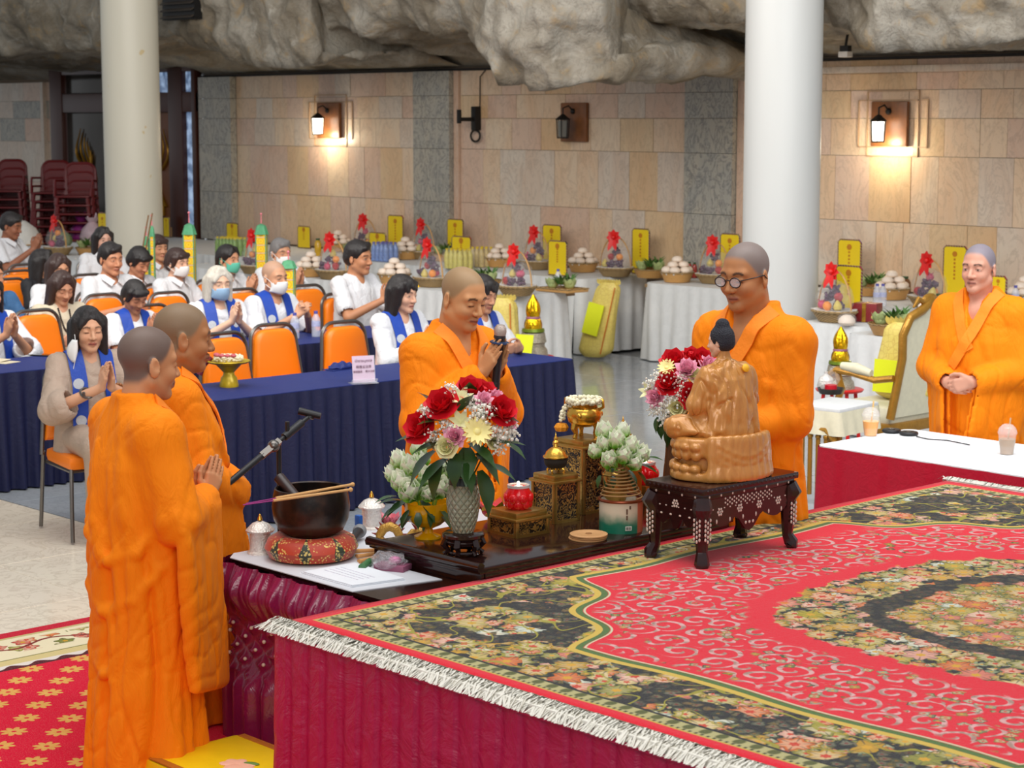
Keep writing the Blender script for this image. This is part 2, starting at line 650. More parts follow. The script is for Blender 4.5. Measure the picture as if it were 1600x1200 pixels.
# ---- floor with its slabs
fb = MB(); fb.box((-14, 6.0, -0.06), (44, 22, 0.10))
floor = fb.build('floor', flat('floor_joint', (128, 130, 132), 0.4), smooth=False)
tag(floor, kind='structure')
def slab_mesh(w, d, h, name):
    b = MB(); b.box((0, 0, -h / 2), (w, d, h), bev=0.003)
    return b.mesh(name, False)
sl1 = slab_mesh(1.345, 1.345, 0.02, 'granite_slab'); sl1.materials.append(m_granite)
sl2 = slab_mesh(0.897, 0.897, 0.02, 'marble_slab'); sl2.materials.append(m_beige)
for i in range(12):
    for j in range(6):
        link('granite_slab', sl1, None, floor, (-19.4 + 1.35 * i, 5.81 + 1.35 * (j + 0.5), 0.01))
for i in range(9):
    for j in range(6):
        link('marble_slab', sl2, None, floor, (-13.2 + 0.9 * i, 5.80 - 0.9 * (j + 0.5), 0.01))

# ---- back wall: tiles and pilasters
WY = 14.7
wb = MB(); wb.box((-14.7, WY + 0.15, 1.6), (13.8, 0.24, 3.4))
wall = wb.build('wall_back', m_wallbase, smooth=False)
tag(wall, kind='structure')
unit = MB(); unit.box((0, 0, 0), (1, 1, 1))
unit_me = unit.mesh('marble_tile', False)
tile_me = []
for m in m_marble + [m_greymarble]:
    me = unit_me.copy(); me.materials.append(m); tile_me.append(me)
rows = [(0.76, 1.372), (1.376, 1.963), (1.967, 2.298), (2.302, 2.549), (2.553, 2.82)]
pil = [(-21.58, -20.87), (-17.31, -16.69), (-13.19, -12.57)]
spans = [(-20.87, -17.31), (-16.60, -13.19), (-12.50, -8.2)]
def tile(parent, x0, x1, z0, z1, me, y=WY, th=0.03, name='marble_tile'):
    link(name, me, None, parent, ((x0 + x1) / 2, y - th / 2 + 0.03, (z0 + z1) / 2), (0, 0, 0), (x1 - x0 - 0.004, th, z1 - z0))
for (a, b) in spans:
    for r, (z0, z1) in enumerate(rows):
        x = a
        while x < b - 0.05:
            ww = random.uniform(0.27, 0.46)
            if b - x - ww < 0.2: ww = b - x
            k = random.choices(range(4), (4, 3, 3, 2))[0]
            tile(wall, x, x + ww, z0, z1, tile_me[k], th=0.026 + random.random() * 0.006)
            x += ww
for (a, b) in pil:
    for z0, z1 in rows:
        tile(wall, a, b, z0, z1, tile_me[4], y=WY - 0.03, th=0.09, name='grey_marble_panel')
for x0 in (-16.69, -12.57):
    tile(wall, x0 + 0.005, x0 + 0.085, 0.76, 2.82, tile_me[1], y=WY - 0.01, th=0.05, name='marble_strip')
tb = MB(); tb.box((-10.4, WY - 0.035, 2.735), (4.3, 0.05, 0.06), bev=0.006)
tb.build('marble_moulding', m_marble[3], wall)
jb = MB(); jb.box((-14.7, WY - 0.01, 2.835), (13.8, 0.06, 0.022))
tag(jb.build('trim_1', flat('black_joint', (24, 20, 18), 0.7)), kind='structure')

# ---- left recess with wall and carved door
wl = MB(); wl.box((-27.8, 15.05, 1.7), (5.0, 0.2, 3.6))
wall2 = wl.build('wall_left', m_wallbase, smooth=False)
tag(wall2, kind='structure')
for r, (z0, z1) in enumerate(rows):
    x = -29.9
    while x < -25.2:
        ww = random.uniform(0.5, 0.75)
        tile(wall2, x, min(x + ww, -25.1), z0, z1, tile_me[[1, 4, 3][random.randrange(3)]], y=14.93)
        x += ww
tile(wall2, -26.02, -25.94, 0.76, 2.82, tile_me[3], y=14.90, th=0.06, name='marble_strip')
ws = MB(); ws.box((-21.62, 14.92, 1.6), (0.06, 0.36, 3.4))
tag(ws.build('wall_return', m_greymarble, smooth=False), kind='structure')

m_doorwood = flat('dark_door_wood', (66, 28, 16), 0.35, var=0.3, scale=6, stretch=(1, 1, 0.15))
m_doorpanel = flat('brown_door_panel', (110, 62, 28), 0.4, var=0.25, scale=8, stretch=(1, 1, 0.2))
m_gild = flat('gilded_carving', (158, 114, 30), 0.35, metal=0.6, var=0.2)
door = MB()
DY = 14.64
def post(b, x0, x1, z0, z1, y=DY, th=0.12): b.box(((x0 + x1) / 2, y, (z0 + z1) / 2), (x1 - x0, th, z1 - z0), bev=0.01)
for x0, x1 in ((-25.25, -24.93), (-22.24, -21.92), (-21.70, -21.62), (-23.65, -23.4)): post(door, x0, x1, 0, 2.98)
post(door, -25.25, -21.62, 2.38, 2.64, DY, .10); post(door, -25.25, -21.62, 2.90, 3.1, DY, .10); post(door, -25.25, -21.62, 0.0, 0.25, DY, .10)
d1 = door.build('door_1', m_doorwood); tag(d1, kind='structure')
m_bluegl = Mat('daylit_blue_pane')
nn = nnoise(ncoord(), 9, 3)
m_bluegl.set(col=nmix(nn, srgb(120, 150, 190), srgb(200, 214, 232)), rough=0.08, ecol=nmix(nn.ss(0.35, 0.7), srgb(60, 84, 120), srgb(170, 196, 230)), estr=0.6)
m_bluegl = m_bluegl.m
m_mirror = flat('smoked_mirror_pane', (58, 52, 46), 0.12, metal=0.5, var=0.4, scale=5, stretch=(1, 1, 0.3))
for x0, x1, z0, z1, m, nm in ((-24.9, -23.67, 0.24, 2.40, m_mirror, 'mirror_pane'), (-23.38, -22.26, 0.24, 2.40, m_doorpanel, 'wood_panel'),
                          (-21.91, -21.71, 0.24, 2.40, m_bluegl, 'glass_pane'), (-24.9, -23.67, 2.62, 2.92, m_mirror, 'transom_pane'),
                          (-23.38, -22.26, 2.62, 2.92, m_bluegl, 'transom_pane'), (-21.91, -21.71, 2.62, 2.92, m_bluegl, 'transom_pane')):
    b = MB(); post(b, x0, x1, z0, z1, DY + 0.02, 0.03); b.build(nm, m, d1)
for cx_, flip in ((-22.62, 1), (-24.3, -1)):
    b = MB()
    for k in range(7):
        t = k / 6
        pts = [(cx_ + flip * (0.25 * math.sin(3 * q + k) * (1 - q) - 0.1 + 0.05 * k), DY - 0.02, 0.9 + 0.12 * k + q * (0.9 - 0.06 * k)) for q in np.linspace(0, 1, 9)]
        b.tube(pts, [0.03 * (1 - 0.9 * q) + 0.004 for q in np.linspace(0, 1, 9)], 6, flat=0.5)
    b.build('gilded_flame_carving', m_gild, d1)

# ---- rock canopy over the wall
lip = [(-420, 78), (0, 80), (60, 72), (110, 64), (135, 74), (158, 70), (200, 62), (245, 52), (290, 56), (330, 72), (375, 84), (420, 92), (470, 97), (506, 90), (512, 46),
       (580, 44), (650, 40), (712, 42), (745, 58), (775, 66), (784, 108), (810, 122), (852, 130), (905, 124), (945, 121), (968, 92), (975, 30),
       (1050, 24), (1165, 24), (1290, 22), (1335, 28), (1372, 60), (1400, 70), (1450, 73), (1510, 68), (1600, 62), (1800, 60)]
facY = [(-420, 12.6), (500, 12.7), (512, 13.0), (740, 12.9), (785, 12.15), (870, 12.0), (960, 12.3), (985, 13.0), (1290, 13.1), (1380, 12.7), (1800, 12.6)]
lx = np.array([p[0] for p in lip], float); ly = np.array([p[1] for p in lip], float)
us = np.arange(-420, 1800, 2.6)
Yl = np.interp(us, [p[0] for p in facY], [p[1] for p in facY])
lp = np.array([PY(x, float(np.interp(x, lx, ly)), y) for x, y in zip(us, Yl)])
nun, nfac = 44, 60
P = np.zeros((len(us), nun + nfac, 3))
for j in range(nun):                       # underside from the wall out to the lip
    t = j / (nun - 1)
    yw = np.where(lp[:, 0] < -21.6, 14.96, WY + 0.02)
    P[:, j, 0] = lp[:, 0]
    P[:, j, 1] = yw * (1 - t) + Yl * t
    zw = np.minimum(2.86, lp[:, 2] + 0.05)
    P[:, j, 2] = zw + (lp[:, 2] - zw) * (t ** 0.8) + 0.10 * math.sin(PI * t)
for j in range(nfac):
    t = (j + 1) / nfac
    P[:, nun + j, 0] = lp[:, 0]
    P[:, nun + j, 1] = Yl - 0.28 * math.sin(PI * min(1, t * 1.4)) * 0.7 + 0.5 * t * t
    P[:, nun + j, 2] = lp[:, 2] + t * 2.3
me = grid_mesh('ceiling', P)
V = P.reshape(-1, 3)
Qd = np.empty(len(me.polygons) * 4, np.int32); me.loops.foreach_get('vertex_index', Qd); Qd = Qd.reshape(-1, 4)
NR = normals_of(V, Qd)
q = V * np.array([1, 1, 1.15])
rid = 1 - np.abs(fbm(q * 0.9, 4, 3))
d = 0.30 * (rid - 0.55) + 0.10 * (1 - np.abs(fbm(q * 2.2 + 7, 3, 9))) + 0.022 * fbm(q * 8, 2, 5)
tt = np.tile(np.concatenate([np.linspace(0, 1, nun), np.ones(nfac)]), len(us))
wgt = sstep(0.0, 0.35, tt)
side = np.where(NR[:, 1:2].mean() > 0, 1, 1)
out = np.stack([np.zeros(len(V)), -np.ones(len(V)) * 0.8, np.zeros(len(V))], 1) * 0.5 + NR * (-0.5 if NR[:, 1].mean() > 0 else 0.5)
V2 = V + out * (d * wgt)[:, None]
me.vertices.foreach_set('co', V2.astype(np.float32).ravel())
me.update()
M = Mat('weathered_rock')
p = npos()
n1 = nnoise(p, 1.1, 5, 0.6, 0.6); n2 = nnoise(p, 5, 6, 0.65, 0.8); n3 = nnoise(p, 22, 4)
c = nmix(n1.ss(0.35, 0.66), srgb(122, 112, 96), srgb(164, 158, 146))
c = nmix(n2.ss(0.52, 0.75) * 0.6, c, srgb(166, 136, 90))
c = nmix(nnoise(p, 3.1, 5, 0.6, 1.5).ss(0.55, 0.75) * 0.5, c, srgb(192, 186, 174))
c = nmix((n2 - 0.47).abs().ss(0.02, 0.0) * 0.4, c, srgb(96, 86, 74))
M.set(col=c, rough=0.85, spec=0.2)
M.bump(n3 + n2 * 2.0, 0.45, 0.03)
rock = link('ceiling', me, M.m)
tag(rock, kind='structure')
# solid mass behind the rock face keeps the wall head closed
b = MB(); b.box((-17, 14.9, 4.2), (32, 2.6, 1.4)); tag(b.build('trim_2', M.m, smooth=False), kind='structure')

# ---- round columns
def column(px, d, r, m, label):
    c = PX(px, 186, 0) if False else Vector((0, 0, CAMH)) + ray(px, 186) * d
    b = MB(); b.lathe([(0, 0), (r + 0.03, 0), (r + 0.03, 0.12), (r, 0.14), (r, 6.0), (0, 6.0)], (c.x, c.y, 0), 48)
    o = b.build('column', m); tag(o, label, 'column')
    for k in range(3):
        pass
    return o
def col_mat(name, rgb):
    M = Mat(name); p = npos()
    n = nnoise(nvmath('MULTIPLY', p, (3, 3, 0.6)), 1.2, 4)
    s = nnoise(p, 4.2, 2)
    c = nmix(n, srgb(*[x - 8 for x in rgb]), srgb(*[x + 4 for x in rgb]))
    c = nmix(s.ss(0.74, 0.76) * 0.6, c, srgb(190, 160, 90))
    M.set(col=c, rough=0.42, spec=0.4)
    return M.m
column(206, 21.1, 0.30, col_mat('cream_paint', (206, 200, 182)), 'cream painted round column on the left beside the carved door')
column(1223, 15.5, 0.30, col_mat('white_paint', (208, 208, 204)), 'white painted round column on the right behind the monk in glasses')

# ---- wall lanterns
m_burl = flat('burl_wood', (120, 72, 34), 0.4, var=0.5, scale=14)
m_iron = flat('black_iron', (30, 28, 27), 0.5, metal=0.4)
def lantern(px0, px1, py0, py1, lit, label, dark=False):
    a = PY(px0, (py0 + py1) / 2, WY); b_ = PY(px1, (py0 + py1) / 2, WY)
    zc = 2.3 - ((py0 + py1) / 2 - 186) / FPX * depth((a + b_) / 2)
    h = (py1 - py0) / FPX * depth((a + b_) / 2)
    wd = (b_ - a).length
    cx = (a.x + b_.x) / 2
    t = thing('wall_lantern', label, 'lamp', (cx, WY, zc), 0, 'wall lanterns')
    b = MB(); b.box((0, -0.03, 0), (wd, 0.045, h), bev=0.012); b.build('back_plate', m_burl, t)
    R = h * 0.17
    yo = -0.20
    b = MB(); b.tube([(0, -0.05, h * 0.28), (0, -0.12, h * 0.42), (0, yo, h * 0.36), (0, yo, h * 0.2)], 0.008); b.ball((0, -0.055, h * 0.28), 0.03); b.build('arm', m_iron, t)
    b = MB(); b.lathe([(0, h * 0.22), (R * 0.3, h * 0.2), (R * 1.15, h * 0.08), (R * 1.15, h * 0.06), (0, h * 0.06)], (0, yo, 0), 6); b.build('hood', m_iron, t)
    b = MB()
    for k in range(6):
        a_ = 2 * PI * k / 6
        b.tube([(R * math.cos(a_), yo + R * math.sin(a_), h * 0.07), (R * 0.86 * math.cos(a_), yo + R * 0.86 * math.sin(a_), -h * 0.38)], 0.006, 5)
    b.lathe([(0, -h * 0.41), (R * 0.9, -h * 0.41), (R * 0.9, -h * 0.38), (0, -h * 0.38)], (0, yo, 0), 6)
    b.build('cage', m_iron, t)
    gm = Mat('lit_lantern_glass' if lit else 'unlit_lantern_glass')
    if lit: gm.set(col=(1, 0.95, 0.85), ecol=(1.0, 0.9, 0.72), estr=14.0)
    else: gm.set(col=srgb(120, 118, 110), rough=0.2)
    b = MB(); b.lathe([(0, h * 0.05), (R * 0.85, h * 0.05), (R * 0.74, -h * 0.37), (0, -h * 0.37)], (0, yo, 0), 6); b.build('glass', gm.m, t)
    if lit:
        ld = bpy.data.lights.new('lantern_bulb', 'POINT'); ld.energy = 14; ld.color = (1, 0.86, 0.62); ld.shadow_soft_size = 0.06
        lo = bpy.data.objects.new('lantern_bulb', ld); COL.objects.link(lo); lo.parent = t; lo.location = (0.0, yo - 0.02, -h * 0.5)
    return t
lantern(500, 535, 162, 216, True, 'lit wall lantern on burl wood plate, farther left one on the marble wall')
lantern(881, 921, 162, 222, False, 'unlit black wall lantern on dark wood plate at the middle of the wall')
lantern(1366, 1422, 160, 229, True, 'lit wall lantern on burl wood plate, right of the white column')
for xs, ys in (((484, 551), (150, 228)), ((1342, 1450), (144, 244))):
    a = PY(xs[0], 186, WY); b_ = PY(xs[1], 186, WY); dd = depth((a + b_) / 2)
    z1 = 2.3 + (186 - ys[0]) / FPX * dd; z0 = 2.3 + (186 - ys[1]) / FPX * dd
    wd = b_.x - a.x; hh = z1 - z0
    b = MB()
    for (sx, sz) in ((0.5, 0.36), (0.37, 0.5)):
        for s in (-1, 1):
            b.box(((a.x + b_.x) / 2 + s * wd * sx, WY - 0.004, (z0 + z1) / 2), (0.012, 0.016, hh * sz * 2))
            b.box(((a.x + b_.x) / 2, WY - 0.004, (z0 + z1) / 2 + s * hh * sz), (wd * sx * 2, 0.016, 0.012))
    b.build('inlay_frame', flat('brown_inlay', (184, 152, 120), 0.5), wall)

# ---- iron bracket with ring on the wall
c = PY(748, 186, WY)
t = thing('wall_bracket', 'black metal bracket with a ring below, fixed high on the marble wall', 'bracket', (c.x, WY, 2.3))
b = MB(); b.box((0.0, -0.04, 0.0), (0.075, 0.09, 0.26), bev=0.01); b.build('mount', m_iron, t)
b = MB(); b.tube([(0, -0.05, -0.01), (-0.02, -0.24, -0.01)], 0.022, 8); b.box((-0.03, -0.26, 0.02), (0.05, 0.03, 0.15), bev=0.006); b.build('arm', m_iron, t)
b = MB(); b.tube([(0.075 * math.cos(a), -0.05, -0.19 + 0.062 * math.sin(a)) for a in np.linspace(0, 2 * PI, 20, endpoint=False)], 0.012, 6, closed=True); b.build('ring', m_iron, t)
b = MB(); b.tube([(0.03, -0.01, 0.12), (0.035, -0.01, 0.45), (0.12, -0.01, 0.52)], 0.006, 5); b.build('cord', m_iron, t)

# ---- vent and small lamp in the rock
c = PY(282, 12, 12.35)
t = thing('air_vent', 'dark slatted air vent set into the rock canopy beside the left column', 'vent', (c.x, 12.32, c.z))
b = MB(); b.box((0, 0.05, 0.02), (0.62, 0.10, 0.30)); b.build('housing', m_iron, t)
for k in range(4):
    b = MB(); b.box((0, -0.02, -0.10 + 0.075 * k), (0.60, 0.05, 0.012), Matrix.Rotation(0.5, 4, 'X')); b.build('slat', flat('dark_slat', (60, 52, 44), 0.5), t)
c = PY(1321, 85, 13.9)
t = thing('spot_lamp', 'small white box lamp fixed under the rock canopy right of the white column', 'lamp', (c.x, 13.9, c.z))
b = MB(); b.box((0, 0, 0), (0.10, 0.08, 0.05), bev=0.008); b.build('lamp_box', flat('white_plastic', (220, 214, 204), 0.4), t)
b = MB(); b.box((0, 0, 0.05), (0.09, 0.05, 0.05)); b.tube([(0, 0, 0.07), (0, 0.1, 0.5)], 0.012, 6); b.build('lamp_bracket', m_iron, t)

# ================================================================== CARPETS, DAIS, TABLES, CHAIRS
def vatan2(y, x): return N.op('ARCTAN2', y, x)

def flowers(co2, scale, npet, rmax, pal, seed=0.0, rnd=0.75):
    """voronoi-cell blossoms: returns (mask, colour)"""
    v = nvmath('ADD', co2, (seed * 3.7, seed * 1.3, 0))
    n = nvor(v, scale, 'F1', rnd)
    loc = nvmath('SUBTRACT', v, N(n.outputs['Position']))
    x, y, _ = nxyz(loc)
    r = (x * x + y * y).sqrt() * scale
    cr, cg, cb = nxyz(N(n.outputs['Color']))
    ang = vatan2(y, x) + cr * 6.28
    edge = (ang * npet).cos() * 0.16 + 0.84
    rr = r / (edge * rmax)
    mask = rr.ss(1.0, 0.93)
    c = nramp(cg, pal, 'CONSTANT')
    c = nmix(rr.ss(0.62, 0.80), nmix(cb * 0.55, c, (0.75, 0.60, 0.42)), c)          # paler inner petals
    c = nmix((ang * npet * 0.5).sin().abs().ss(0.35, 0.0) * rr.ss(0.2, 0.5) * 0.75, c, (0.06, 0.05, 0.03))
    c = nmix(rr.ss(0.30, 0.24), c, nmix(cb.gt(0.5), srgb(200, 150, 40), srgb(190, 60, 40)))
    c = nmix(rr.ss(0.84, 0.97) * 0.8, c, (0.05, 0.05, 0.03))
    return mask, c

PAL_F = [(0.0, srgb(186, 164, 96)), (0.14, srgb(198, 112, 92)), (0.28, srgb(176, 134, 30)), (0.46, srgb(194, 96, 34)), (0.60, srgb(132, 130, 52)), (0.76, srgb(204, 146, 130)), (0.86, srgb(162, 146, 40)), (0.95, srgb(190, 196, 180))]
PAL_L = [(0.0, srgb(88, 98, 30)), (0.25, srgb(134, 122, 36)), (0.45, srgb(48, 72, 38)), (0.62, srgb(128, 140, 108)), (0.8, srgb(156, 122, 40))]

CX0, CY0 = -4.97, 3.66          # rug corner
CW, CL = 3.24, 3.58
M = Mat('floral_rug')
u, v, _ = nxyz(ncoord())
wob = nnoise(ncoord(), 7, 2)
hu, hv = CW / 2, CL / 2
a = hu - (u - hu).abs()
b = hv - (v - hv).abs()
co = nvec(u, v)
RED = srgb(212, 20, 44)
BLACK = srgb(30, 30, 32)
du, dv = hu - a, hv - b                        # distance from the middle
# field boundary: rectangle with scalloped corners
fa, fb_ = a - 0.215, b - 0.44
cs = fa + fb_ - 0.70
sc = ((fa - fb_) * 9.5).cos() * 0.06
inner = N.op('MINIMUM', N.op('MINIMUM', fa + (v * 8.0).sin() * 0.012, fb_ + (u * 8.0).sin() * 0.012), (cs + sc) * 0.8)
sup = (du.pow(3.0) + dv.pow(3.0)).pow(1 / 3.0)
m1, c1 = flowers(co, 7.6, 6.0, 0.47, PAL_F)
m1b, c1b = flowers(co, 12.5, 5.0, 0.50, PAL_F, 2.0)
m2, c2 = flowers(co, 23.0, 3.0, 0.54, PAL_L, 1.0, 1.0)
ground = nmix(m2, BLACK, c2)
flor = nmix(m1b, ground, c1b)
flor = nmix(m1, flor, c1)
# black clearings around the big bouquets in the border and the medallion
bq = nvor(nvec(u * 1.0, v * 1.0), 1.35, 'F1', 0.5)
bl = N(bq.outputs['Distance']) + (wob - 0.5) * 0.22 + (nnoise(co, 22, 2) - 0.5) * 0.10
ring = bl.ss(0.32, 0.33) * bl.ss(0.44, 0.43)
border = nmix(ring, flor, nmix(m2 * 0.15, BLACK, c2))
# corner bouquet clearings
ca_, cb_ = a - 0.46, b - 0.50
cd = ((ca_ * ca_) * 0.7 + cb_ * cb_).sqrt() + (wob - 0.5) * 0.16 + (nnoise(co, 24, 2) - 0.5) * 0.10
border = nmix(cd.ss(0.15, 0.16) * cd.ss(0.25, 0.24), border, nmix(m2 * 0.12, BLACK, c2))
border = nmix(nnoise(co, 6, 1).ss(0.585, 0.595), border, nmix(m2 * 0.3, BLACK, c2))
sw_ = ((nnoise(co, 5.5, 1, 0.4, 0.6) - 0.5).abs()).ss(0.016, 0.010)
border = nmix(sw_ * 0.9, border, srgb(150, 142, 44))
# scrolls on the red ground
sv = nvor(nvec(u + (wob - 0.5) * 0.05, v), 8.5, 'F1', 0.65)
sl = nvmath('SUBTRACT', nvec(u + (wob - 0.5) * 0.05, v), N(sv.outputs['Position']))
sx, sy, _ = nxyz(sl)
sr = (sx * sx + sy * sy).sqrt() * 8.5
sa = vatan2(sy, sx)
scroll = ((sa + sr * 15.0).sin() - 0.1).ss(0.25, 0.55) * sr.ss(0.60, 0.52) * sr.ss(0.05, 0.10)
band = (sup + (wob - 0.5) * 0.10)
zone = band.ss(0.84, 0.88) * inner.ss(0.05, 0.08) * (a - 0.40).ss(-0.06, 0.0)
scol = nmix(nnoise(co, 30, 2).ss(0.4, 0.6), srgb(210, 160, 158), srgb(158, 124, 112))
field = nmix(scroll * zone, RED, scol)
lf, lc = flowers(co, 16.0, 4.0, 0.34, PAL_L, 4.0)
field = nmix(lf * zone * (wob.ss(0.52, 0.58)), field, lc)
# wreath and medallion
wr = sup + (nnoise(co, 12, 3) - 0.5) * 0.16
field = nmix(wr.ss(0.77, 0.755), field, flor)
field = nmix(wr.ss(0.53, 0.52) * wr.ss(0.42, 0.44), field, nmix(m2 * 0.12, BLACK, c2))
mid = nmix(m1b, nmix(m2, srgb(140, 128, 60), c2), c1b)
field = nmix(wr.ss(0.425, 0.41), field, nmix(m1, mid, c1))
# gold and green scalloped bands
GOLD, GREEN = srgb(200, 168, 70), srgb(74, 104, 48)
col = nmix(inner.ss(-0.002, 0.002), border, field)
iw = inner
col = nmix(iw.ss(-0.030, -0.026) * iw.ss(0.0, -0.004), col, GOLD)
col = nmix(iw.ss(-0.004, 0.0) * iw.ss(0.026, 0.022), col, GREEN)
col = nmix(iw.ss(0.024, 0.028) * iw.ss(0.036, 0.032), col, srgb(196, 196, 160))
# outer braid and red edge
e = a.min(b + -0.015)
along = nmix(a.lt(b + -0.015), nvec(u, 0, 0), nvec(v, 0, 0))
al, _, _ = nxyz(along)
braid = ((al * 110.0).sin() * 0.5 + 0.5) * ((e - 0.088) * 62.0).cos().abs()
bcol = nmix(braid.ss(0.2, 0.6), srgb(172, 164, 112), srgb(82, 86, 40))
bcol = nmix(((al * 300.0).sin()).ss(0.0, 0.3) * (e.ss(0.070, 0.066) + e.ss(0.106, 0.110)), bcol, srgb(60, 60, 40))
col = nmix(e.ss(0.118, 0.116), col, BLACK)
col = nmix(e.ss(0.106, 0.104), col, bcol)
col = nmix(e.ss(0.058, 0.055), col, srgb(190, 160, 70))
col = nmix(e.ss(0.050, 0.047), col, RED)
fz = nnoise(ncoord(), 220, 2)
col = nmix((fz - 0.3).ss(0.0, 0.5) * 0.10, col, nmix(0.5, col, (0.55, 0.5, 0.45)))
M.set(col=col, rough=0.95, spec=0.1, sheen=0.15)
M.bump(fz + nnoise(ncoord(), 60, 2) * 0.5, 0.5, 0.006)
rug_mat = M.m
t = thing('floral_carpet', 'large red and black floral carpet with pale fringe laid over the raised dais', 'carpet', (CX0, CY0, 0.712))
# pile: a slightly uneven slab
uu, vv_ = np.meshgrid(np.linspace(0, CW, 70), np.linspace(0, CL, 78), indexing='ij')
zz = 0.012 + 0.0015 * vnoise(np.stack([uu * 5, vv_ * 5, uu * 0], -1), 4)
sk = 0.03 * np.exp(-uu / 0.25) * np.exp(-vv_ / 0.3)
P = np.stack([uu, vv_ - 0.0 + sk * 0.5, zz], -1)
P = np.concatenate([P[:1] * np.array([1, 1, 0]), P, P[-1:] * np.array([1, 1, 0])], 0)
P = np.concatenate([P[:, :1] * np.array([1, 1, 0]), P, P[:, -1:] * np.array([1, 1, 0]) + np.array([0, 0, 0])], 1)
link('pile', grid_mesh('pile', P), rug_mat, t)
m_fringe = flat('fringe_yarn', (226, 222, 210), 0.95, var=0.12, scale=60)
def fringe(y0, sgn):
    nf = 3200
    V, Q = [], []
    for k in range(nf):
        x = RNG.uniform(-0.02, CW)
        L = RNG.uniform(0.065, 0.095)
        wd = RNG.uniform(0.0025, 0.005)
        sw = RNG.normal(0, 0.03)
        base = len(V)
        for i in range(4):
            s = i / 3
            px, py, pz = x + sw * s * s, y0 + sgn * L * s, 0.016 - 0.022 * s ** 3 + RNG.uniform(0, 0.014) * math.sin(PI * s)
            V += [(px - wd, py, pz), (px + wd, py, pz + 0.002)]
        for i in range(3):
            o = base + 2 * i
            Q.append((o, o + 1, o + 3, o + 2))
    me = np_mesh('fringe', V, Q)
    return tag(link('fringe', me, m_fringe, t), kind='stuff')
fringe(0.0, -1); fringe(CL, 1)
for y0 in (-0.034, CL + 0.034):
    b = MB(); b.box((CW / 2, y0, 0.009), (CW, 0.068, 0.014), bev=0.004); b.build('fringe_heading', m_fringe, t)

# ---- dais: two long tables pushed together under a pleated maroon skirt
def skirt_points(path, z0, z1, pitch, amp, mode='box', nz=8, flare=0.0, seed=0, crinkle=0.0, res=6):
    """vertical cloth along an xy path; outward = right-hand side of the path"""
    path = [Vector((p[0], p[1], 0)) for p in path]
    pts = []; nor = []; acc = []
    L = 0
    for a_, b_ in zip(path, path[1:]):
        d_ = b_ - a_; l = d_.length; d_.normalize()
        n_ = Vector((d_.y, -d_.x, 0))
        k = max(2, int(l / pitch * res))
        for i in range(k):
            s = i / k
            pts.append(a_ + d_ * (l * s)); nor.append(n_); acc.append(L + l * s)
        L += l
    pts.append(path[-1]); nor.append(nor[-1]); acc.append(L)
    A = np.array(acc); Pn = np.array([tuple(p) for p in pts]); Nn = np.array([tuple(n) for n in nor])
    ph = A / pitch
    P = np.zeros((len(A), nz + 1, 3))
    for j in range(nz + 1):
        t_ = j / nz
        if mode == 'box':
            f = ph - np.floor(ph)
            o = amp * (0.25 * f + 0.75 * sstep(0.0, 0.5, f) - 1.0 * sstep(0.94, 1.0, f)) * (0.45 + 0.55 * t_)
        else:
            wob_ = 0.35 * vnoise(np.stack([ph * 0.7, np.full_like(ph, t_ * 0.8), ph * 0 + seed], -1), seed)
            o = amp * (0.15 + 0.85 * t_ ** 0.7) * (0.5 + 0.5 * np.sin(2 * PI * (ph + wob_)))
        z = z1 + (z0 - z1) * t_
        if crinkle:
            q = np.stack([A * 9, np.full_like(A, z * 7), np.full_like(A, seed * 1.0)], -1)
            o = o + crinkle * (1 - np.abs(fbm(q, 3, seed)) * 2)
        o = o + flare * t_
        P[:, j] = Pn + Nn * o[:, None]
        P[:, j, 2] = z
    return P
def satin(name, rgb, rough=0.42, sheen=0.2, bump=0.25, bscale=14):
    M = Mat(name)
    p = ncoord()
    n = nnoise(p, 9, 5, 0.6, 1.5)
    c = srgb(*rgb)
    M.set(col=nmix(n, tuple(x * 0.86 for x in c), tuple(min(1, x * 1.1) for x in c)), rough=rough, spec=0.4)
    M.bump(nnoise(p, bscale, 5, 0.6, 2.2), bump, 0.03)
    return M.m
m_maroon = satin('maroon_satin', (176, 20, 70), 0.36, bump=0.45, bscale=7)
m_crimson = satin('crimson_skirt', (186, 14, 46), 0.5, bump=0.2)
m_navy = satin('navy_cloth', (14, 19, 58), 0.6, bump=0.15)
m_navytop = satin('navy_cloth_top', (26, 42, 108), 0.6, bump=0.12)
m_whitecloth = satin('white_cloth', (220, 220, 218), 0.75, bump=0.10)
m_lightwood = flat('plywood', (150, 120, 84), 0.6)
m_chrome = flat('chrome', (190, 188, 184), 0.22, metal=0.9, var=0.05)
m_darkmetal = flat('dark_steel', (70, 66, 62), 0.35, metal=0.6, var=0.08)

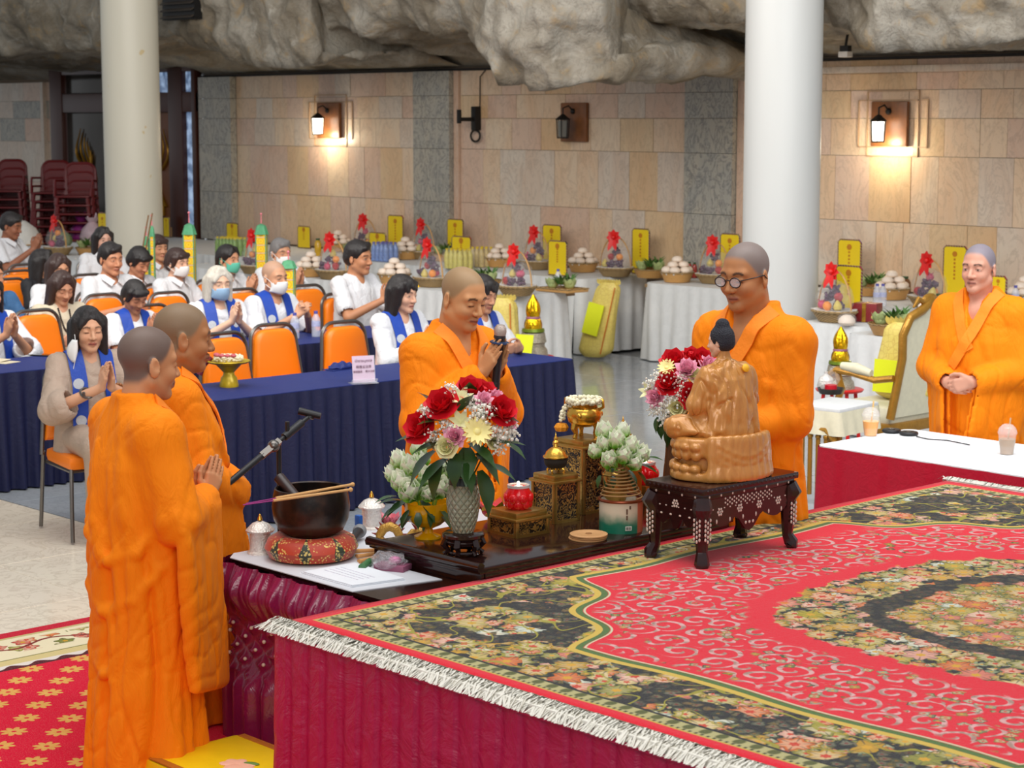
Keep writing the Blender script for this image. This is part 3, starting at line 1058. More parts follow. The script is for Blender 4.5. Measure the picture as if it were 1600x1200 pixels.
DX0, DX1, DY0, DY1 = -4.95, -1.6, 3.60, 7.22
dais = thing('dais', 'raised square dais with pleated maroon skirt under the floral carpet', 'platform', (0, 0, 0))
b = MB(); b.box(((DX0 + DX1) / 2, (DY0 + DY1) / 2, 0.69), (DX1 - DX0 - .06, DY1 - DY0 - .06, 0.04), bev=0.004); b.build('platform_top', m_lightwood, dais)
for x in (DX0 + 0.2, DX1 - 0.2):
    for y in (DY0 + 0.2, DY1 - 0.2):
        b = MB(); b.box((x, y, 0.34), (0.05, 0.05, 0.66)); b.build('leg', m_darkmetal, dais)
P = skirt_points([(DX0, DY1), (DX0, DY0), (DX1, DY0)], 0.02, 0.705, 0.088, 0.020, 'box', 22, 0.02, 3, 0.0022, 18)
P[:, :, :2] -= 0
link('skirt', grid_mesh('skirt', P, thick=0.0), m_maroon, dais)
b = MB(); b.box(((DX0 + DX1) / 2, DY0 - 0.006, 0.703), (DX1 - DX0, 0.03, 0.012)); b.box((DX0, (DY0 + DY1) / 2, 0.703), (0.02, DY1 - DY0, 0.012))
b.build('skirt_band', m_maroon, dais)

# ---- floor rug with gold blossoms
M = Mat('red_floor_rug')
u, v, _ = nxyz(ncoord())
FW, FL = 3.6, 6.4
a = u
pr = 0.24
def cellf(sh):
    x = ((u + sh) / pr).frac() * pr - pr / 2
    y = ((v + sh) / pr).frac() * pr - pr / 2
    r = (x * x + y * y).sqrt()
    an = vatan2(y, x)
    ed = ((an * 4.0).cos().abs() * 0.45 + 0.55) * 0.056
    return (r / ed).ss(1.0, 0.9) * r.ss(0.008, 0.012), r
f1, _ = cellf(0.0); f2, _ = cellf(0.12)
fc = nmix(nnoise(ncoord(), 40, 2), srgb(206, 150, 70), srgb(222, 176, 96))
col = nmix(f1.max(f2), srgb(206, 16, 52), fc)
# border bands measured from the long edge
m1, c1 = flowers(nvec(u, v), 8.0, 5.0, 0.42, [(0, srgb(190, 60, 50)), (0.35, srgb(110, 120, 50)), (0.6, srgb(208, 110, 60)), (0.8, srgb(150, 150, 60))])
sw = (((v * 16.0).sin() * 0.035 + (a - 0.24)).abs()).ss(0.012, 0.007)
bandc = nmix(m1 * (a - 0.24).abs().ss(0.10, 0.08), srgb(226, 214, 178), c1)
bandc = nmix(sw, bandc, srgb(120, 40, 40))
col = nmix(a.ss(0.56, 0.558), col, nmix(((v * 50.0).sin() + (a - 0.52) * 60.0).gt(0.0), srgb(220, 210, 200), srgb(80, 30, 40)))
col = nmix(a.ss(0.49, 0.488), col, srgb(206, 188, 130))
col = nmix(a.ss(0.42, 0.418), col, srgb(120, 120, 70))
col = nmix(a.ss(0.41, 0.408), col, bandc)
col = nmix(a.ss(0.11, 0.108), col, srgb(190, 176, 120))
col = nmix(a.ss(0.085, 0.083), col, srgb(190, 22, 50))
fz = nnoise(ncoord(), 200, 2)
M.set(col=nmix((fz - 0.4).ss(0, 0.4) * 0.15, col, srgb(240, 180, 160)), rough=0.95, spec=0.1)
M.bump(fz, 0.4, 0.005)
b = MB(); b.box((FW / 2, FL / 2, 0.007), (FW, FL, 0.014), bev=0.004)
o = b.build('floor_rug', M.m, None, (-7.85, 0.3, 0.011))
tag(o, 'red floor rug with gold blossoms and a cream scroll border, beneath the monks', 'rug')

# ---- draped tables
def rounded(x0, x1, y0, y1, r, n=6):
    pts = []
    for cx, cy, a0 in ((x1 - r, y0 + r, -90), (x1 - r, y1 - r, 0), (x0 + r, y1 - r, 90), (x0 + r, y0 + r, 180)):
        for k in range(n + 1):
            a_ = math.radians(a0 + 90 * k / n)
            pts.append((cx + r * math.cos(a_), cy + r * math.sin(a_)))
    return pts
def draped(name, label, cat, x0, x1, y0, y1, z, mt, ms, pitch, amp, r=0.06, group=None, mode='soft', z0=0.02, flare=0.02, nz=10, clothtop=True, seed=1, res=7, crinkle=0.0):
    t = thing(name, label, cat, ((x0 + x1) / 2, (y0 + y1) / 2, 0), 0, group)
    ox, oy = -(x0 + x1) / 2, -(y0 + y1) / 2
    pts = [(px + ox, py + oy) for px, py in rounded(x0, x1, y0, y1, r)]
    b = MB()
    b.poly([(px, py, z - 0.012) for px, py in pts], (0, 0, 0.012))
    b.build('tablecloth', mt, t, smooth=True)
    loop = pts[::-1]; loop = loop + [loop[0]]
    loop = [(p[0], p[1]) for p in pts] + [pts[0]]
    P = skirt_points(loop, z0, z - 0.004, pitch, amp, mode, nz, flare, seed, crinkle, res)
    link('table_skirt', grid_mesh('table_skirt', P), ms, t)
    b = MB(); b.box((0, 0, z - 0.03), (x1 - x0 - 0.06, y1 - y0 - 0.06, 0.03)); b.build('tabletop', m_lightwood, t)
    for sx in (-1, 1):
        for sy in (-1, 1):
            b = MB(); b.box((sx * (x1 - x0 - 0.2) / 2, sy * (y1 - y0 - 0.2) / 2, (z - 0.045) / 2), (0.03, 0.03, z - 0.045)); b.build('leg', m_darkmetal, t)
    return t
# front row of navy tables: front edge at X=-9.05
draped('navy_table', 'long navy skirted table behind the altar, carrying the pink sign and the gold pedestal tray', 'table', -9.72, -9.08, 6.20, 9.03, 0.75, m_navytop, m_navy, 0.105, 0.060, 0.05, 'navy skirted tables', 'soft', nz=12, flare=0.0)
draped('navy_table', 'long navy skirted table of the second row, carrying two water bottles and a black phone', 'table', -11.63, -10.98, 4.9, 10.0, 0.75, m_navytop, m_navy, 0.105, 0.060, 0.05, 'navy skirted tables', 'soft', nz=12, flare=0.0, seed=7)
# white table with crimson skirt at the right
draped('white_table', 'long white-topped table with crimson skirt holding two iced drinks', 'table', -5.98, -3.2, 7.60, 8.36, 0.72, flat('white_tabletop_cloth', (240, 244, 246), 0.6, var=0.03), m_crimson, 0.26, 0.022, 0.05, None, 'box', nz=8, res=14)

# ---- banquet chairs
m_orange = flat('orange_vinyl', (246, 128, 6), 0.4, var=0.06, scale=6, bump=0.1, bscale=20)
m_chairframe = flat('grey_chair_frame', (110, 106, 102), 0.3, metal=0.8, var=0.1)
def rounded_back(w0, w1, z0, z1, r, n=6):
    """outline of a tapering back with a round top, in the yz plane"""
    pts = [(-w0, z0), (w0, z0)]
    for k in range(n + 1):
        a_ = PI / 2 * k / n
        pts.append((w1 - r + r * math.cos(a_), z1 - r + r * math.sin(a_)))
    for k in range(n + 1):
        a_ = PI / 2 + PI / 2 * k / n
        pts.append((-w1 + r + r * math.cos(a_), z1 - r + r * math.sin(a_)))
    return pts
def lean(z): return -0.20 - 0.10 * (z - 0.45)
def make_chair():
    t = thing('banquet_chair', 'chair', 'chair')
    b = MB(); b.box((0.02, 0, 0.445), (0.42, 0.42, 0.075), bev=0.03); b.build('seat', m_orange, t)
    o_ = rounded_back(0.205, 0.165, 0.52, 0.905, 0.09)
    bm = MB()
    front = [Vector((lean(z) + 0.03, y, z)) for y, z in o_]
    cen = sum(front, Vector()) / len(front)
    rings = []
    for s, dx in ((1.0, -0.045), (1.0, -0.012), (0.94, 0.006), (0.8, 0.014)):
        rings.append([bm.bm.verts.new(cen + (p - cen) * s + Vector((dx, 0, 0))) for p in front])
    for A, B in zip(rings, rings[1:]):
        for k in range(len(A)): bm.bm.faces.new((A[k], A[(k + 1) % len(A)], B[(k + 1) % len(A)], B[k]))
    bm.bm.faces.new(rings[0][::-1]); bm.bm.faces.new(rings[-1])
    bm.build('backrest', m_orange, t, angle=50)
    o2 = rounded_back(0.225, 0.185, 0.44, 0.935, 0.10)
    b = MB(); b.tube([Vector((lean(z), y, z)) for y, z in (o2[1:] + o2[:1])], 0.013, 8); b.build('back_frame', m_chairframe, t)
    for sy in (-1, 1):
        b = MB(); b.tube([(0.20, sy * 0.19, 0.42), (0.235, sy * 0.205, 0.20), (0.25, sy * 0.21, 0.02)], 0.012, 8); b.build('leg', m_chairframe, t)
        b = MB(); b.tube([(-0.20, sy * 0.215, 0.46), (-0.22, sy * 0.215, 0.36), (-0.27, sy * 0.22, 0.02)], 0.012, 8); b.build('leg', m_chairframe, t)
    b = MB()
    b.tube([(0.20, -0.19, 0.40), (0.20, 0.19, 0.40), (-0.20, 0.20, 0.40), (-0.20, -0.20, 0.40)], 0.011, 6, closed=True); b.build('seat_frame', m_chairframe, t)
    return t
CH0 = make_chair()
_used = [False]
def chair(x, y, rz, label):
    if not _used[0]:
        _used[0] = True
        CH0.location = (x, y, 0.0); CH0.rotation_euler = (0, 0, rz)
        CH0['label'] = label; CH0['group'] = 'orange banquet chairs'
        return CH0
    return copy_tree(CH0, (x, y, 0.0), rz, label, 'orange banquet chairs')

# back top at z=.93, .25 behind the seat's middle
def chair_at(px, py, label, rz=0.0, z=0.93):
    p = G(px, py, z)
    return chair(p.x + 0.25 * math.cos(rz), p.y + 0.25 * math.sin(rz), rz, label)
chair_at(425, 508, 'empty orange banquet chair behind the front navy table, left of the pink sign')
chair_at(535, 504, 'empty orange banquet chair behind the front navy table, straight behind the pink sign')
chair_at(347, 522, 'orange banquet chair behind the gold pedestal tray', 0.06)
chair_at(55, 487, 'empty orange banquet chair at the left table with the black phone in front', 0.05, 0.955).scale = (1.03,) * 3
chair_at(12, 437, 'foremost of the three empty orange chairs lined up at the left edge')
chair_at(26, 424, 'middle of the three empty orange chairs lined up at the left edge')
chair_at(38, 414, 'rearmost of the three empty orange chairs lined up at the left edge')
chair_at(135, 430, 'orange banquet chair showing between the wavy-haired woman and the man in white collar shirt')
chair_at(478, 447, 'orange banquet chair right behind the elder with the white mask')
chair_at(375, 453, 'orange banquet chair showing between the silver-haired woman and the elder with the mask')
chair_at(262, 458, 'orange banquet chair behind the left yellow paper tower')
chair_at(232, 478, 'orange banquet chair right behind the bowed person with short black hair and blue scarf')
chair_at(160, 461, 'orange banquet chair just left of the bowed person with the blue scarf')

# ================================================================== PEOPLE
from mathutils.bvhtree import BVHTree

def rot3(yaw=0, pitch=0, roll=0):
    """yaw about z (left +), pitch nods forward (+ down), roll about x"""
    return np.array(Matrix.Rotation(yaw, 3, 'Z') @ Matrix.Rotation(pitch, 3, 'Y') @ Matrix.Rotation(roll, 3, 'X'))

def head_field(F, c, R, s, fat=1.0, bald=True):
    c = np.array(c, float)
    W = lambda p: c + R @ (np.array(p, float) * s)
    E = lambda p, r, k, mode='add': F.ell(W(p), np.array(r) * s, k * s, R, mode)
    K = lambda a, b, r1, r2, k, mode='add': F.cap(W(a), W(b), r1 * s, r2 * s, k * s, mode)
    E((-.010, 0, .036), (.098, .076, .087), .02)
    E((.026, 0, -.030), (.062, .060 * fat, .084), .03)
    for y in (-1, 1):
        K((-.002, y * .052 * fat, -.058), (.062, y * .012, -.098), .022, .020, .02)
        E((.056, y * .036 * fat, -.034), (.030, .026, .026), .02)
        K((.083, y * .004, .022), (.070, y * .046, .022), .010, .010, .02)
    for y in (-1, 1):
        E((.098, y * .033, .002), (.016, .021, .012), .014, 'sub')
        E((.074, y * .033, .000), (.014, .019, .013), .004)
    K((.086, 0, .010), (.108, 0, -.034), .0075, .0125, .010)
    for y in (-1, 1): E((.097, y * .014, -.038), (.011, .009, .009), .006)
    for y in (-1, 1):
        K((.0935, 0, -.0615), (.078, y * .023, -.068), .0085, .005, .006)
        K((.0915, 0, -.0735), (.077, y * .020, -.071), .0090, .006, .005)
    E((.068, 0, -.103), (.020, .022, .016), .02)
    for y in (-1, 1):
        Rl = R @ rot3(y * 0.35, -0.15)
        F.ell(W((-.012, y * .080, -.010)), np.array((.021, .0085, .035)) * s, .006 * s, Rl)
        F.ell(W((-.006, y * .091, -.004)), np.array((.011, .008, .018)) * s, .006 * s, Rl, 'sub')
    return W

def head_color(V, C, c, R, s, skin, scalp=None, lips=(150, 84, 74), brow=(40, 30, 26), eyes='closed'):
    q = (V - np.array(c)) @ R / s
    near = np.linalg.norm(q, axis=1) < 0.17
    x, y, z = q[:, 0], q[:, 1], q[:, 2]
    ay = np.abs(y)
    def blend(m, col):
        m = (m * near)[:, None]
        C[:] = C * (1 - m) + np.array(srgb(*col)) * m
    cheek = np.exp(-(((x - .075) / .03) ** 2 + ((ay - .038) / .025) ** 2 + ((z + .03) / .025) ** 2))
    blend(cheek * 0.12, (200, 110, 90))
    if scalp is not None:
        hl = np.interp(x, [-.12, -.05, -.03, -.012, .0, .018, .034, .058, .075, .10], [-.070, -.062, -.045, -.010, .005, .010, .030, .074, .082, .088])
        m = sstep(-.016, .014, z - hl) * sstep(.155, .12, np.abs(ay * 1.0))
        ear = (ay > .080) & (z < .03)
        blend(m * (~ear) * 0.85, scalp)
    zl = z + .0675 + 5.0 * ay ** 2
    lipm = np.exp(-((zl / (.0105 - .16 * ay)) ** 4)) * sstep(.027, .020, ay) * (x > .07)
    blend(lipm * 0.75, lips)
    blend(sstep(.0034, .0012, np.abs(zl)) * sstep(.027, .020, ay) * (x > .07) * 0.85, (84, 40, 36))
    bz = .026 - 14 * (ay - .032) ** 2
    blend(sstep(.0062, .0035, np.abs(z - bz)) * sstep(.012, .017, ay) * sstep(.056, .050, ay) * (x > .045) * 0.85, brow)
    ez = -.003 + (4.0 if eyes == 'closed' else -4) * (ay - .033) ** 2
    lid = sstep(.016, .012, np.abs(ay - .033)) * (x > .06)
    if eyes == 'closed':
        blend(sstep(.0036, .0016, np.abs(z - ez + .003)) * lid * 0.9, (50, 34, 30))
    else:
        blend(sstep(.0045, .003, np.abs(z - ez + .001)) * lid * 0.45, (190, 176, 164))
        blend(sstep(.0062, .0044, np.sqrt((ay - .033) ** 2 + (1.25 * (z - ez + .001)) ** 2)) * (x > .06) * 0.9, (26, 18, 16))
        blend(sstep(.0028, .0012, np.abs(z - ez - .005)) * lid * 0.8, (40, 28, 24))
    for yy in (-1, 1):
        blend(np.exp(-(((y - yy * .008) / .0035) ** 2 + ((z + .0475) / .003) ** 2)) * (x > .085) * 0.7, (70, 36, 32))

def hand_field(F, wr, d, nrm, th, s=1.0, curl=0.25, spread=1.0, thumb=0.5):
    """wr wrist, d finger direction, nrm the way the palm faces, th thumb side"""
    wr = np.array(wr, float); d = np.array(d, float); d /= np.linalg.norm(d)
    nrm = np.array(nrm, float); nrm -= d * (nrm @ d); nrm /= np.linalg.norm(nrm)
    th = np.array(th, float); th -= d * (th @ d); th -= nrm * (th @ nrm); th /= np.linalg.norm(th)
    offs = [(.028, .086, .070, .0085), (.009, .090, .078, .0088), (-.010, .086, .072, .0085), (-.027, .078, .056, .0075)]
    for o, kl, fl, r in offs:
        kn = wr + (d * kl + th * o * spread) * s
        F.cap(wr + th * o * 0.55 * s, kn, .016 * s, .0125 * s, .010 * s)
        p = kn; dd = d.copy()
        for seg, frac in enumerate((0.46, 0.31, 0.23)):
            a = curl * (0.55, 0.9, 0.7)[seg]
            n2 = nrm - dd * (nrm @ dd)
            dd = dd * math.cos(a) + n2 / (np.linalg.norm(n2) + 1e-9) * math.sin(a)
            q = p + dd * fl * frac * s
            F.cap(p, q, r * s * (1.05 - 0.12 * seg), r * s * (0.95 - 0.12 * seg), .0025 * s)
            p = q
    b = wr + (th * .022 + d * .018) * s
    k1 = b + (th * .030 + d * .034 + nrm * .010 * thumb) * s
    k2 = k1 + (th * .010 + d * .030 + nrm * .012 * thumb) * s
    k3 = k2 + (th * -.002 + d * .024 + nrm * .010 * thumb) * s
    F.cap(b, k1, .016 * s, .012 * s, .008 * s)
    F.cap(k1, k2, .0105 * s, .0095 * s, .003 * s)
    F.cap(k2, k3, .0095 * s, .008 * s, .003 * s)

m_skin = vcol_mat('skin', 0.50, 0.06, 260, sss=0.02, spec=0.35)
m_hair = Mat('black_hair')
q_ = ncoord()
m_hair.set(col=nmix(nnoise(nvmath('MULTIPLY', q_, (60, 60, 8)), 3, 3), srgb(14, 12, 12), srgb(44, 36, 34)), rough=0.36)
m_hair.bump(nnoise(nvmath('MULTIPLY', q_, (90, 90, 8)), 3, 2), 0.5, 0.01)
m_hair = m_hair.m
m_silver = Mat('silver_hair')
q_ = ncoord()
m_silver.set(col=nmix(nnoise(nvmath('MULTIPLY', q_, (60, 60, 8)), 3, 3), srgb(176, 166, 150), srgb(232, 226, 212)), rough=0.45)
m_silver.bump(nnoise(nvmath('MULTIPLY', q_, (90, 90, 8)), 3, 2), 0.5, 0.01)
m_silver = m_silver.m
m_brownhair = flat('dark_brown_hair', (58, 38, 32), 0.4, var=0.4, scale=30, stretch=(3, 3, 0.4), bump=0.4)
m_greyhair = flat('grey_hair', (120, 116, 114), 0.5, var=0.3, scale=30, stretch=(3, 3, 0.4), bump=0.4)

def finish(name, F, mat, parent, colfn=None, disp=None):
    V, Q = F.net()
    if disp is not None:
        Nn = normals_of(V, Q)
        V = V + Nn * disp(V)[:, None]
    me = np_mesh(name, V, Q)
    me.materials.append(mat)
    if colfn is not None:
        C = colfn(V)
        if len(me.vertices) == len(V): set_col(me, C)
    return link(name, me, None, parent)

def surface_path(bvh, pairs, off):
    hits = []
    for o, i in pairs:
        o, i = Vector(o), Vector(i)
        h = bvh.ray_cast(o, (i - o).normalized())
        if h[0] is not None: hits.append((h[0] + h[1] * off * (1 if h[1].dot(o - i) > 0 else -1), h[1] if h[1].dot(o - i) > 0 else -h[1]))
    return hits

def ribbon_mesh(hits, width, th=0.006, sub=5, taper=None):
    """hits: (point, normal) list -> a band with thickness"""
    P = [h[0] for h in hits]; Nn = [h[1] for h in hits]
    pts, nor = [], []
    for i in range(len(P) - 1):
        p0, p1, p2, p3 = P[max(i - 1, 0)], P[i], P[i + 1], P[min(i + 2, len(P) - 1)]
        for k in range(sub):
            t = k / sub
            pts.append(0.5 * ((2 * p1) + (p2 - p0) * t + (2 * p0 - 5 * p1 + 4 * p2 - p3) * t * t + (3 * p1 - p0 - 3 * p2 + p3) * t ** 3))
            nor.append(Nn[i].lerp(Nn[i + 1], t).normalized())
    pts.append(P[-1]); nor.append(Nn[-1])
    b = MB(); rows = []
    n = len(pts)
    for i in range(n):
        d = (pts[min(i + 1, n - 1)] - pts[max(i - 1, 0)]).normalized()
        s = nor[i].cross(d).normalized()
        wv = width * (taper(i / (n - 1)) if taper else 1)
        rows.append([b.bm.verts.new(pts[i] + s * wv / 2), b.bm.verts.new(pts[i] - s * wv / 2),
                     b.bm.verts.new(pts[i] - s * wv / 2 + nor[i] * th), b.bm.verts.new(pts[i] + s * wv / 2 + nor[i] * th)])
    for A, B in zip(rows, rows[1:]):
        for k in range(4): b.bm.faces.new((A[k], A[(k + 1) % 4], B[(k + 1) % 4], B[k]))
    b.bm.faces.new(rows[0][::-1]); b.bm.faces.new(rows[-1])
    return b

def hair_part(style, c, R, s, mat, parent, v):
    if style is None: return
    c = np.array(c, float)
    W = lambda p: c + R @ (np.array(p, float) * s)
    F = Field(c - np.array([.24, .24, .42]) * s, c + np.array([.24, .24, .2]) * s, v)
    E = lambda p, r, k, mode='add', R2=None: F.ell(W(p), np.array(r) * s, k * s, R if R2 is None else R2, mode)
    K = lambda a, b, r1, r2, k, mode='add', fl=None: F.cap(W(a), W(b), r1 * s, r2 * s, k * s, mode, fl)
    E((-.014, 0, .040), (.106, .085, .095), .02)
    if style == 'short':
        E((-.050, 0, -.010), (.070, .080, .060), .03)
        E((.074, 0, -.034), (.070, .076, .098), .012, 'sub')
        for y in (-1, 1): E((.012, y * .09, -.042), (.04, .028, .052), .01, 'sub')
        K((.06, .03, .098), (.078, -.035, .078), .024, .018, .02)
    elif style == 'mop':
        E((-.045, 0, -.01), (.082, .090, .075), .03)
        E((.086, 0, -.040), (.066, .072, .090), .012, 'sub')
        for y in (-1, 1): K((.03, y * .072, .05), (.028, y * .078, -.02), .022, .012, .02)
        K((.07, .05, .07), (.082, -.04, .062), .022, .02, .02)
    elif style in ('bob', 'long', 'bangs'):
        L = {'bob': -.125, 'long': -.20, 'bangs': -.16}[style]
        E((-.040, 0, -.03), (.080, .088, .10), .03)
        for y in (-1, 1):
            K((.015, y * .074, .05), (.0, y * .086, L), .030, .026, .03)
            K((-.04, y * .07, .02), (-.045, y * .07, L), .04, .036, .03)
        K((-.07, 0, .0), (-.065, 0, L), .055, .05, .04)
        E((.092, 0, -.045), (.068, .058, .112), .012, 'sub')
        E((.02, 0, -.14), (.08, .052, .06), .012, 'sub')
        if style == 'bangs':
            K((.055, .055, .075), (.084, .03, .040), .022, .014, .02)
            K((.06, -.01, .09), (.088, .0, .050), .024, .014, .02)
            K((.055, -.05, .08), (.080, -.045, .035), .022, .014, .02)
            for y in (-1, 1): K((.03, y * .074, .04), (.035, y * .078, -.06), .022, .016, .02)
        else:
            K((.05, .02, .11), (.070, .062, .03), .022, .012, .02)
            K((.05, -.02, .11), (.070, -.062, .03), .022, .012, .02)
    elif style == 'bun':
        E((-.045, 0, .0), (.075, .082, .075), .03)
        E((.078, 0, -.036), (.070, .072, .100), .012, 'sub')
        K((-.09, 0, -.03), (-.12, 0, -.10), .04, .03, .03)
        K((.06, .03, .1), (.068, .06, .04), .016, .01, .02); K((.06, -.03, .1), (.068, -.06, .04), .016, .01, .02)
    finish('hair', F, mat, parent, None, lambda V: 0.0022 * s * vnoise(((V - c) @ R) * np.array([150, 150, 18]), 3))

def face_mask(c, R, s, mat, parent, hang=False):
    c = np.array(c, float)
    W = lambda p: Vector(c + R @ (np.array(p, float) * s))
    nu, nv = 13, 9
    P = np.zeros((nu, nv, 3))
    for i in range(nu):
        a = (i / (nu - 1) - 0.5) * 2
        for j in range(nv):
            t = j / (nv - 1)
            z = (-.018 - .094 * t) * (1 - 0.35 * a * a) - .022 * a * a
            x = .126 - .075 * a * a - .030 * t * t + .006 * math.sin(PI * t) - 0.012 * (1 - t) * abs(a)
            P[i, j] = W((x - 0.004, a * .070, z))
    me = grid_mesh('face_mask', P, thick=0.003)
    me.materials.append(mat)
    o = link('face_mask', me, None, parent)
    for y in (-1, 1):
        b = MB(); b.tube([W((.050, y * .068, -.035)), W((.02, y * .080, -.01)), W((-.02, y * .088, .012)), W((-.03, y * .085, -.03)), W((.02, y * .078, -.06)), W((.044, y * .066, -.075))], .0022 * s, 5)
        b.build('ear_loop', mat, o)

# ---------------------------------------------------------------- monks
m_robe = Mat('saffron_robe')
p = ncoord()
n1 = nnoise(p, 5, 4)
m_robe.set(col=nmix(n1, srgb(240, 122, 0), srgb(250, 142, 8)), rough=0.72, sheen=0.12, spec=0.2)
m_robe.b.inputs['Sheen Tint'].default_value = (1.0, 0.55, 0.15, 1)
m_robe.bump(nnoise(nvmath('MULTIPLY', p, (1, 1, 0.4)), 14, 4, 0.55, 0.8), 0.42, 0.03)
m_robe = m_robe.m
m_collar = flat('saffron_collar', (246, 132, 4), 0.7, var=0.1, bump=0.2)

def monk(name, label, x, y, heading, height, hyaw, hpitch, arms, skin=(190, 128, 92), scalp=(96, 88, 84), eyes='closed', fat=1.0, girth=1.0, v=0.0048, sleeve=0.5,
         ropes=(), hroll=0.0, seed=1, lean_=0.0, folddir=1, hs=1.0, rv=0.0085, sout=0.0, low=1.0):
    k = height / 1.70
    t = thing(name, label, 'person', (x, y, 0.01), heading)
    hc = np.array([.045 + lean_, 0, 1.577]) * k + np.array([0.02 * math.sin(hpitch), 0, 0])
    R = rot3(hyaw, hpitch, hroll)
    s = k * 1.03 * hs
    F = Field(np.array([-.35, -.42, 0.0]) * k, np.array([.55, .42, 1.78]) * k, v)
    head_field(F, hc, R, s, fat)
    nb = np.array([-.015 + lean_ * .6, 0, 1.38]) * k
    F.cap(nb, hc + R @ (np.array([-.025, 0, -.05]) * s), .060 * k * fat, .056 * k * fat, .03)
    F.cap(hc + R @ (np.array([-.0, 0, -.075]) * s), nb + np.array([.01, 0, .02]), .05 * fat * k, .05 * fat * k, .03)
    F.cap(np.array([-.01, -.13, 1.33]) * k, np.array([-.01, .13, 1.33]) * k, .055 * k, .055 * k, .03)
    F.cap(np.array([-.01, 0, 1.33]) * k, np.array([0, 0, .92]) * k, .11 * k, .11 * k, .03)
    for sy in (-1, 1):
        F.cap(np.array([0, sy * .08, .92]) * k, np.array([.01, sy * .09, .50]) * k, .08 * k, .055 * k, .03)
        F.cap(np.array([.01, sy * .09, .50]) * k, np.array([-.01, sy * .09, .09]) * k, .052 * k, .036 * k, .02)
        F.cap(np.array([-.03, sy * .09, .035]) * k, np.array([.15, sy * .11, .028]) * k, .034 * k, .026 * k, .02)
    ak = []
    for a in arms:
        sh, el, wr = [np.array(q, float) * k for q in a['j']]
        F.cap(sh, el, .05 * k, .042 * k, .02)
        F.cap(el, wr, .042 * k, .027 * k, .01)
        hd = a['hand']
        hand_field(F, wr, hd[0], hd[1], hd[2], 1.0 * k, *hd[3:])
        ak.append((sh, el, wr))
    def colf(V):
        C = np.tile(np.array(srgb(*skin)), (len(V), 1))
        C *= (1 + 0.06 * fbm(V * 14, 3, seed))[:, None]
        head_color(V, C, hc, R, s, skin, scalp, eyes=eyes)
        return np.clip(C, 0, 1)
    finish('body', F, m_skin, t, colf)
    # robe
    F = Field(np.array([-.42, -.55, 0.0]) * k, np.array([.55, .55, 1.56]) * k, rv)
    g = girth
    L = lean_
    secs = [(0.02, .0, 0, .235 * g * low, .270 * g * low), (0.30, .0, 0, .215 * g * low, .255 * g * low), (0.60, .0, 0, .200 * g * low, .240 * g * low), (0.85, .0, 0, .185 * g, .225 * g), (1.05, .005, 0, .180 * g, .222 * g),
            (1.20, .005, 0, .165 * g, .225 * g), (1.30, L * .3, 0, .135 * g, .205 * g), (1.38, -.008 + L * .4, 0, .105, .150), (1.43, -.012 + L * .5, 0, .088, .105), (1.475, -.014 + L * .6, 0, .080, .086)]
    secs = [(a * k, b * k, c_ * k, d * k, e * k) for a, b, c_, d, e in secs]
    def fold(th, Z, X, Y):
        zz = Z / k
        ph = th * 7.0 + 1.4 * np.sin(zz * 2.1 + seed) + 0.6 * np.sin(zz * 5 + th * 2) + folddir * zz * 1.2
        low = sstep(1.25, 0.5, zz)
        return (0.016 * np.sin(ph) ** 3 + 0.006 * np.sin(2 * ph + zz * 3)) * (0.25 + 0.75 * low)
    F.loft(secs, .02, fold)
    for sh, el, wr in ak:
        sy = 1 if sh[1] > 0 else -1
        F.cap(np.array([-.01 + L * .3, sy * .09, 1.345]) * k, sh, .085 * k, .088 * k, .05)
        F.cap(sh, el, .086 * k * (0.5 + 0.5 * g), .082 * k, .04)
        F.cap(el, wr - (wr - el) * 0.12, .078 * k, .062 * k, .03)
        if sleeve:
            fa = wr - el; fa /= np.linalg.norm(fa)
            nr = np.cross(fa, [0, 0, 1]); nr /= np.linalg.norm(nr)
            dn = np.array([0, 0, -1.0])
            ov = np.array([.3, sy * 1.0, 0]) * sout * k
            w2 = wr - fa * 0.02
            F.slab([el - fa * .05 + dn * .02 + ov, w2 + ov * .4, w2 + dn * sleeve * k + fa * .08 + ov, el + dn * sleeve * 0.86 * k + fa * .02 + ov], nr, .050, .022, .016)
            F.slab([w2 - fa * .06 + dn * .05 * k, w2 + fa * .05 + dn * .03, w2 + fa * .06 + dn * sleeve * .97 * k, w2 - fa * .02 + dn * sleeve * .97 * k], nr, .022, .008, .008, 'sub')
        F.cap(wr - (wr - el) * 0.30, wr + (wr - el) * 0.3, .032 * k, .055 * k, .01, 'sub')
    for rp in ropes:
        rad = rp[0]
        pts = []
        S = np.array(secs)
        for th, z in rp[1]:
            a = math.radians(th); z = z * k
            rx, ry, cx = [float(np.interp(z, S[:, 0], S[:, i])) for i in (3, 4, 1)]
            pts.append((cx + rx * math.cos(a), ry * math.sin(a), z))
        for a_, b_ in zip(pts, pts[1:]):
            F.cap(a_, b_, rad * 1.1, rad * 1.1, .018)
    # neck opening: a V in front
    nz = 1.475 * k
    F.cap(np.array([.03 + L * .6, 0, 1.47]) * k, np.array([.02 + L * .6, 0, 1.58]) * k, .070 * k * fat, .11 * k, .012, 'sub')
    F.cap(np.array([.13 + L * .5, 0.0, 1.28]) * k, np.array([.075 + L * .6, 0, 1.50]) * k, .012 * k, .070 * k * fat, .012, 'sub')
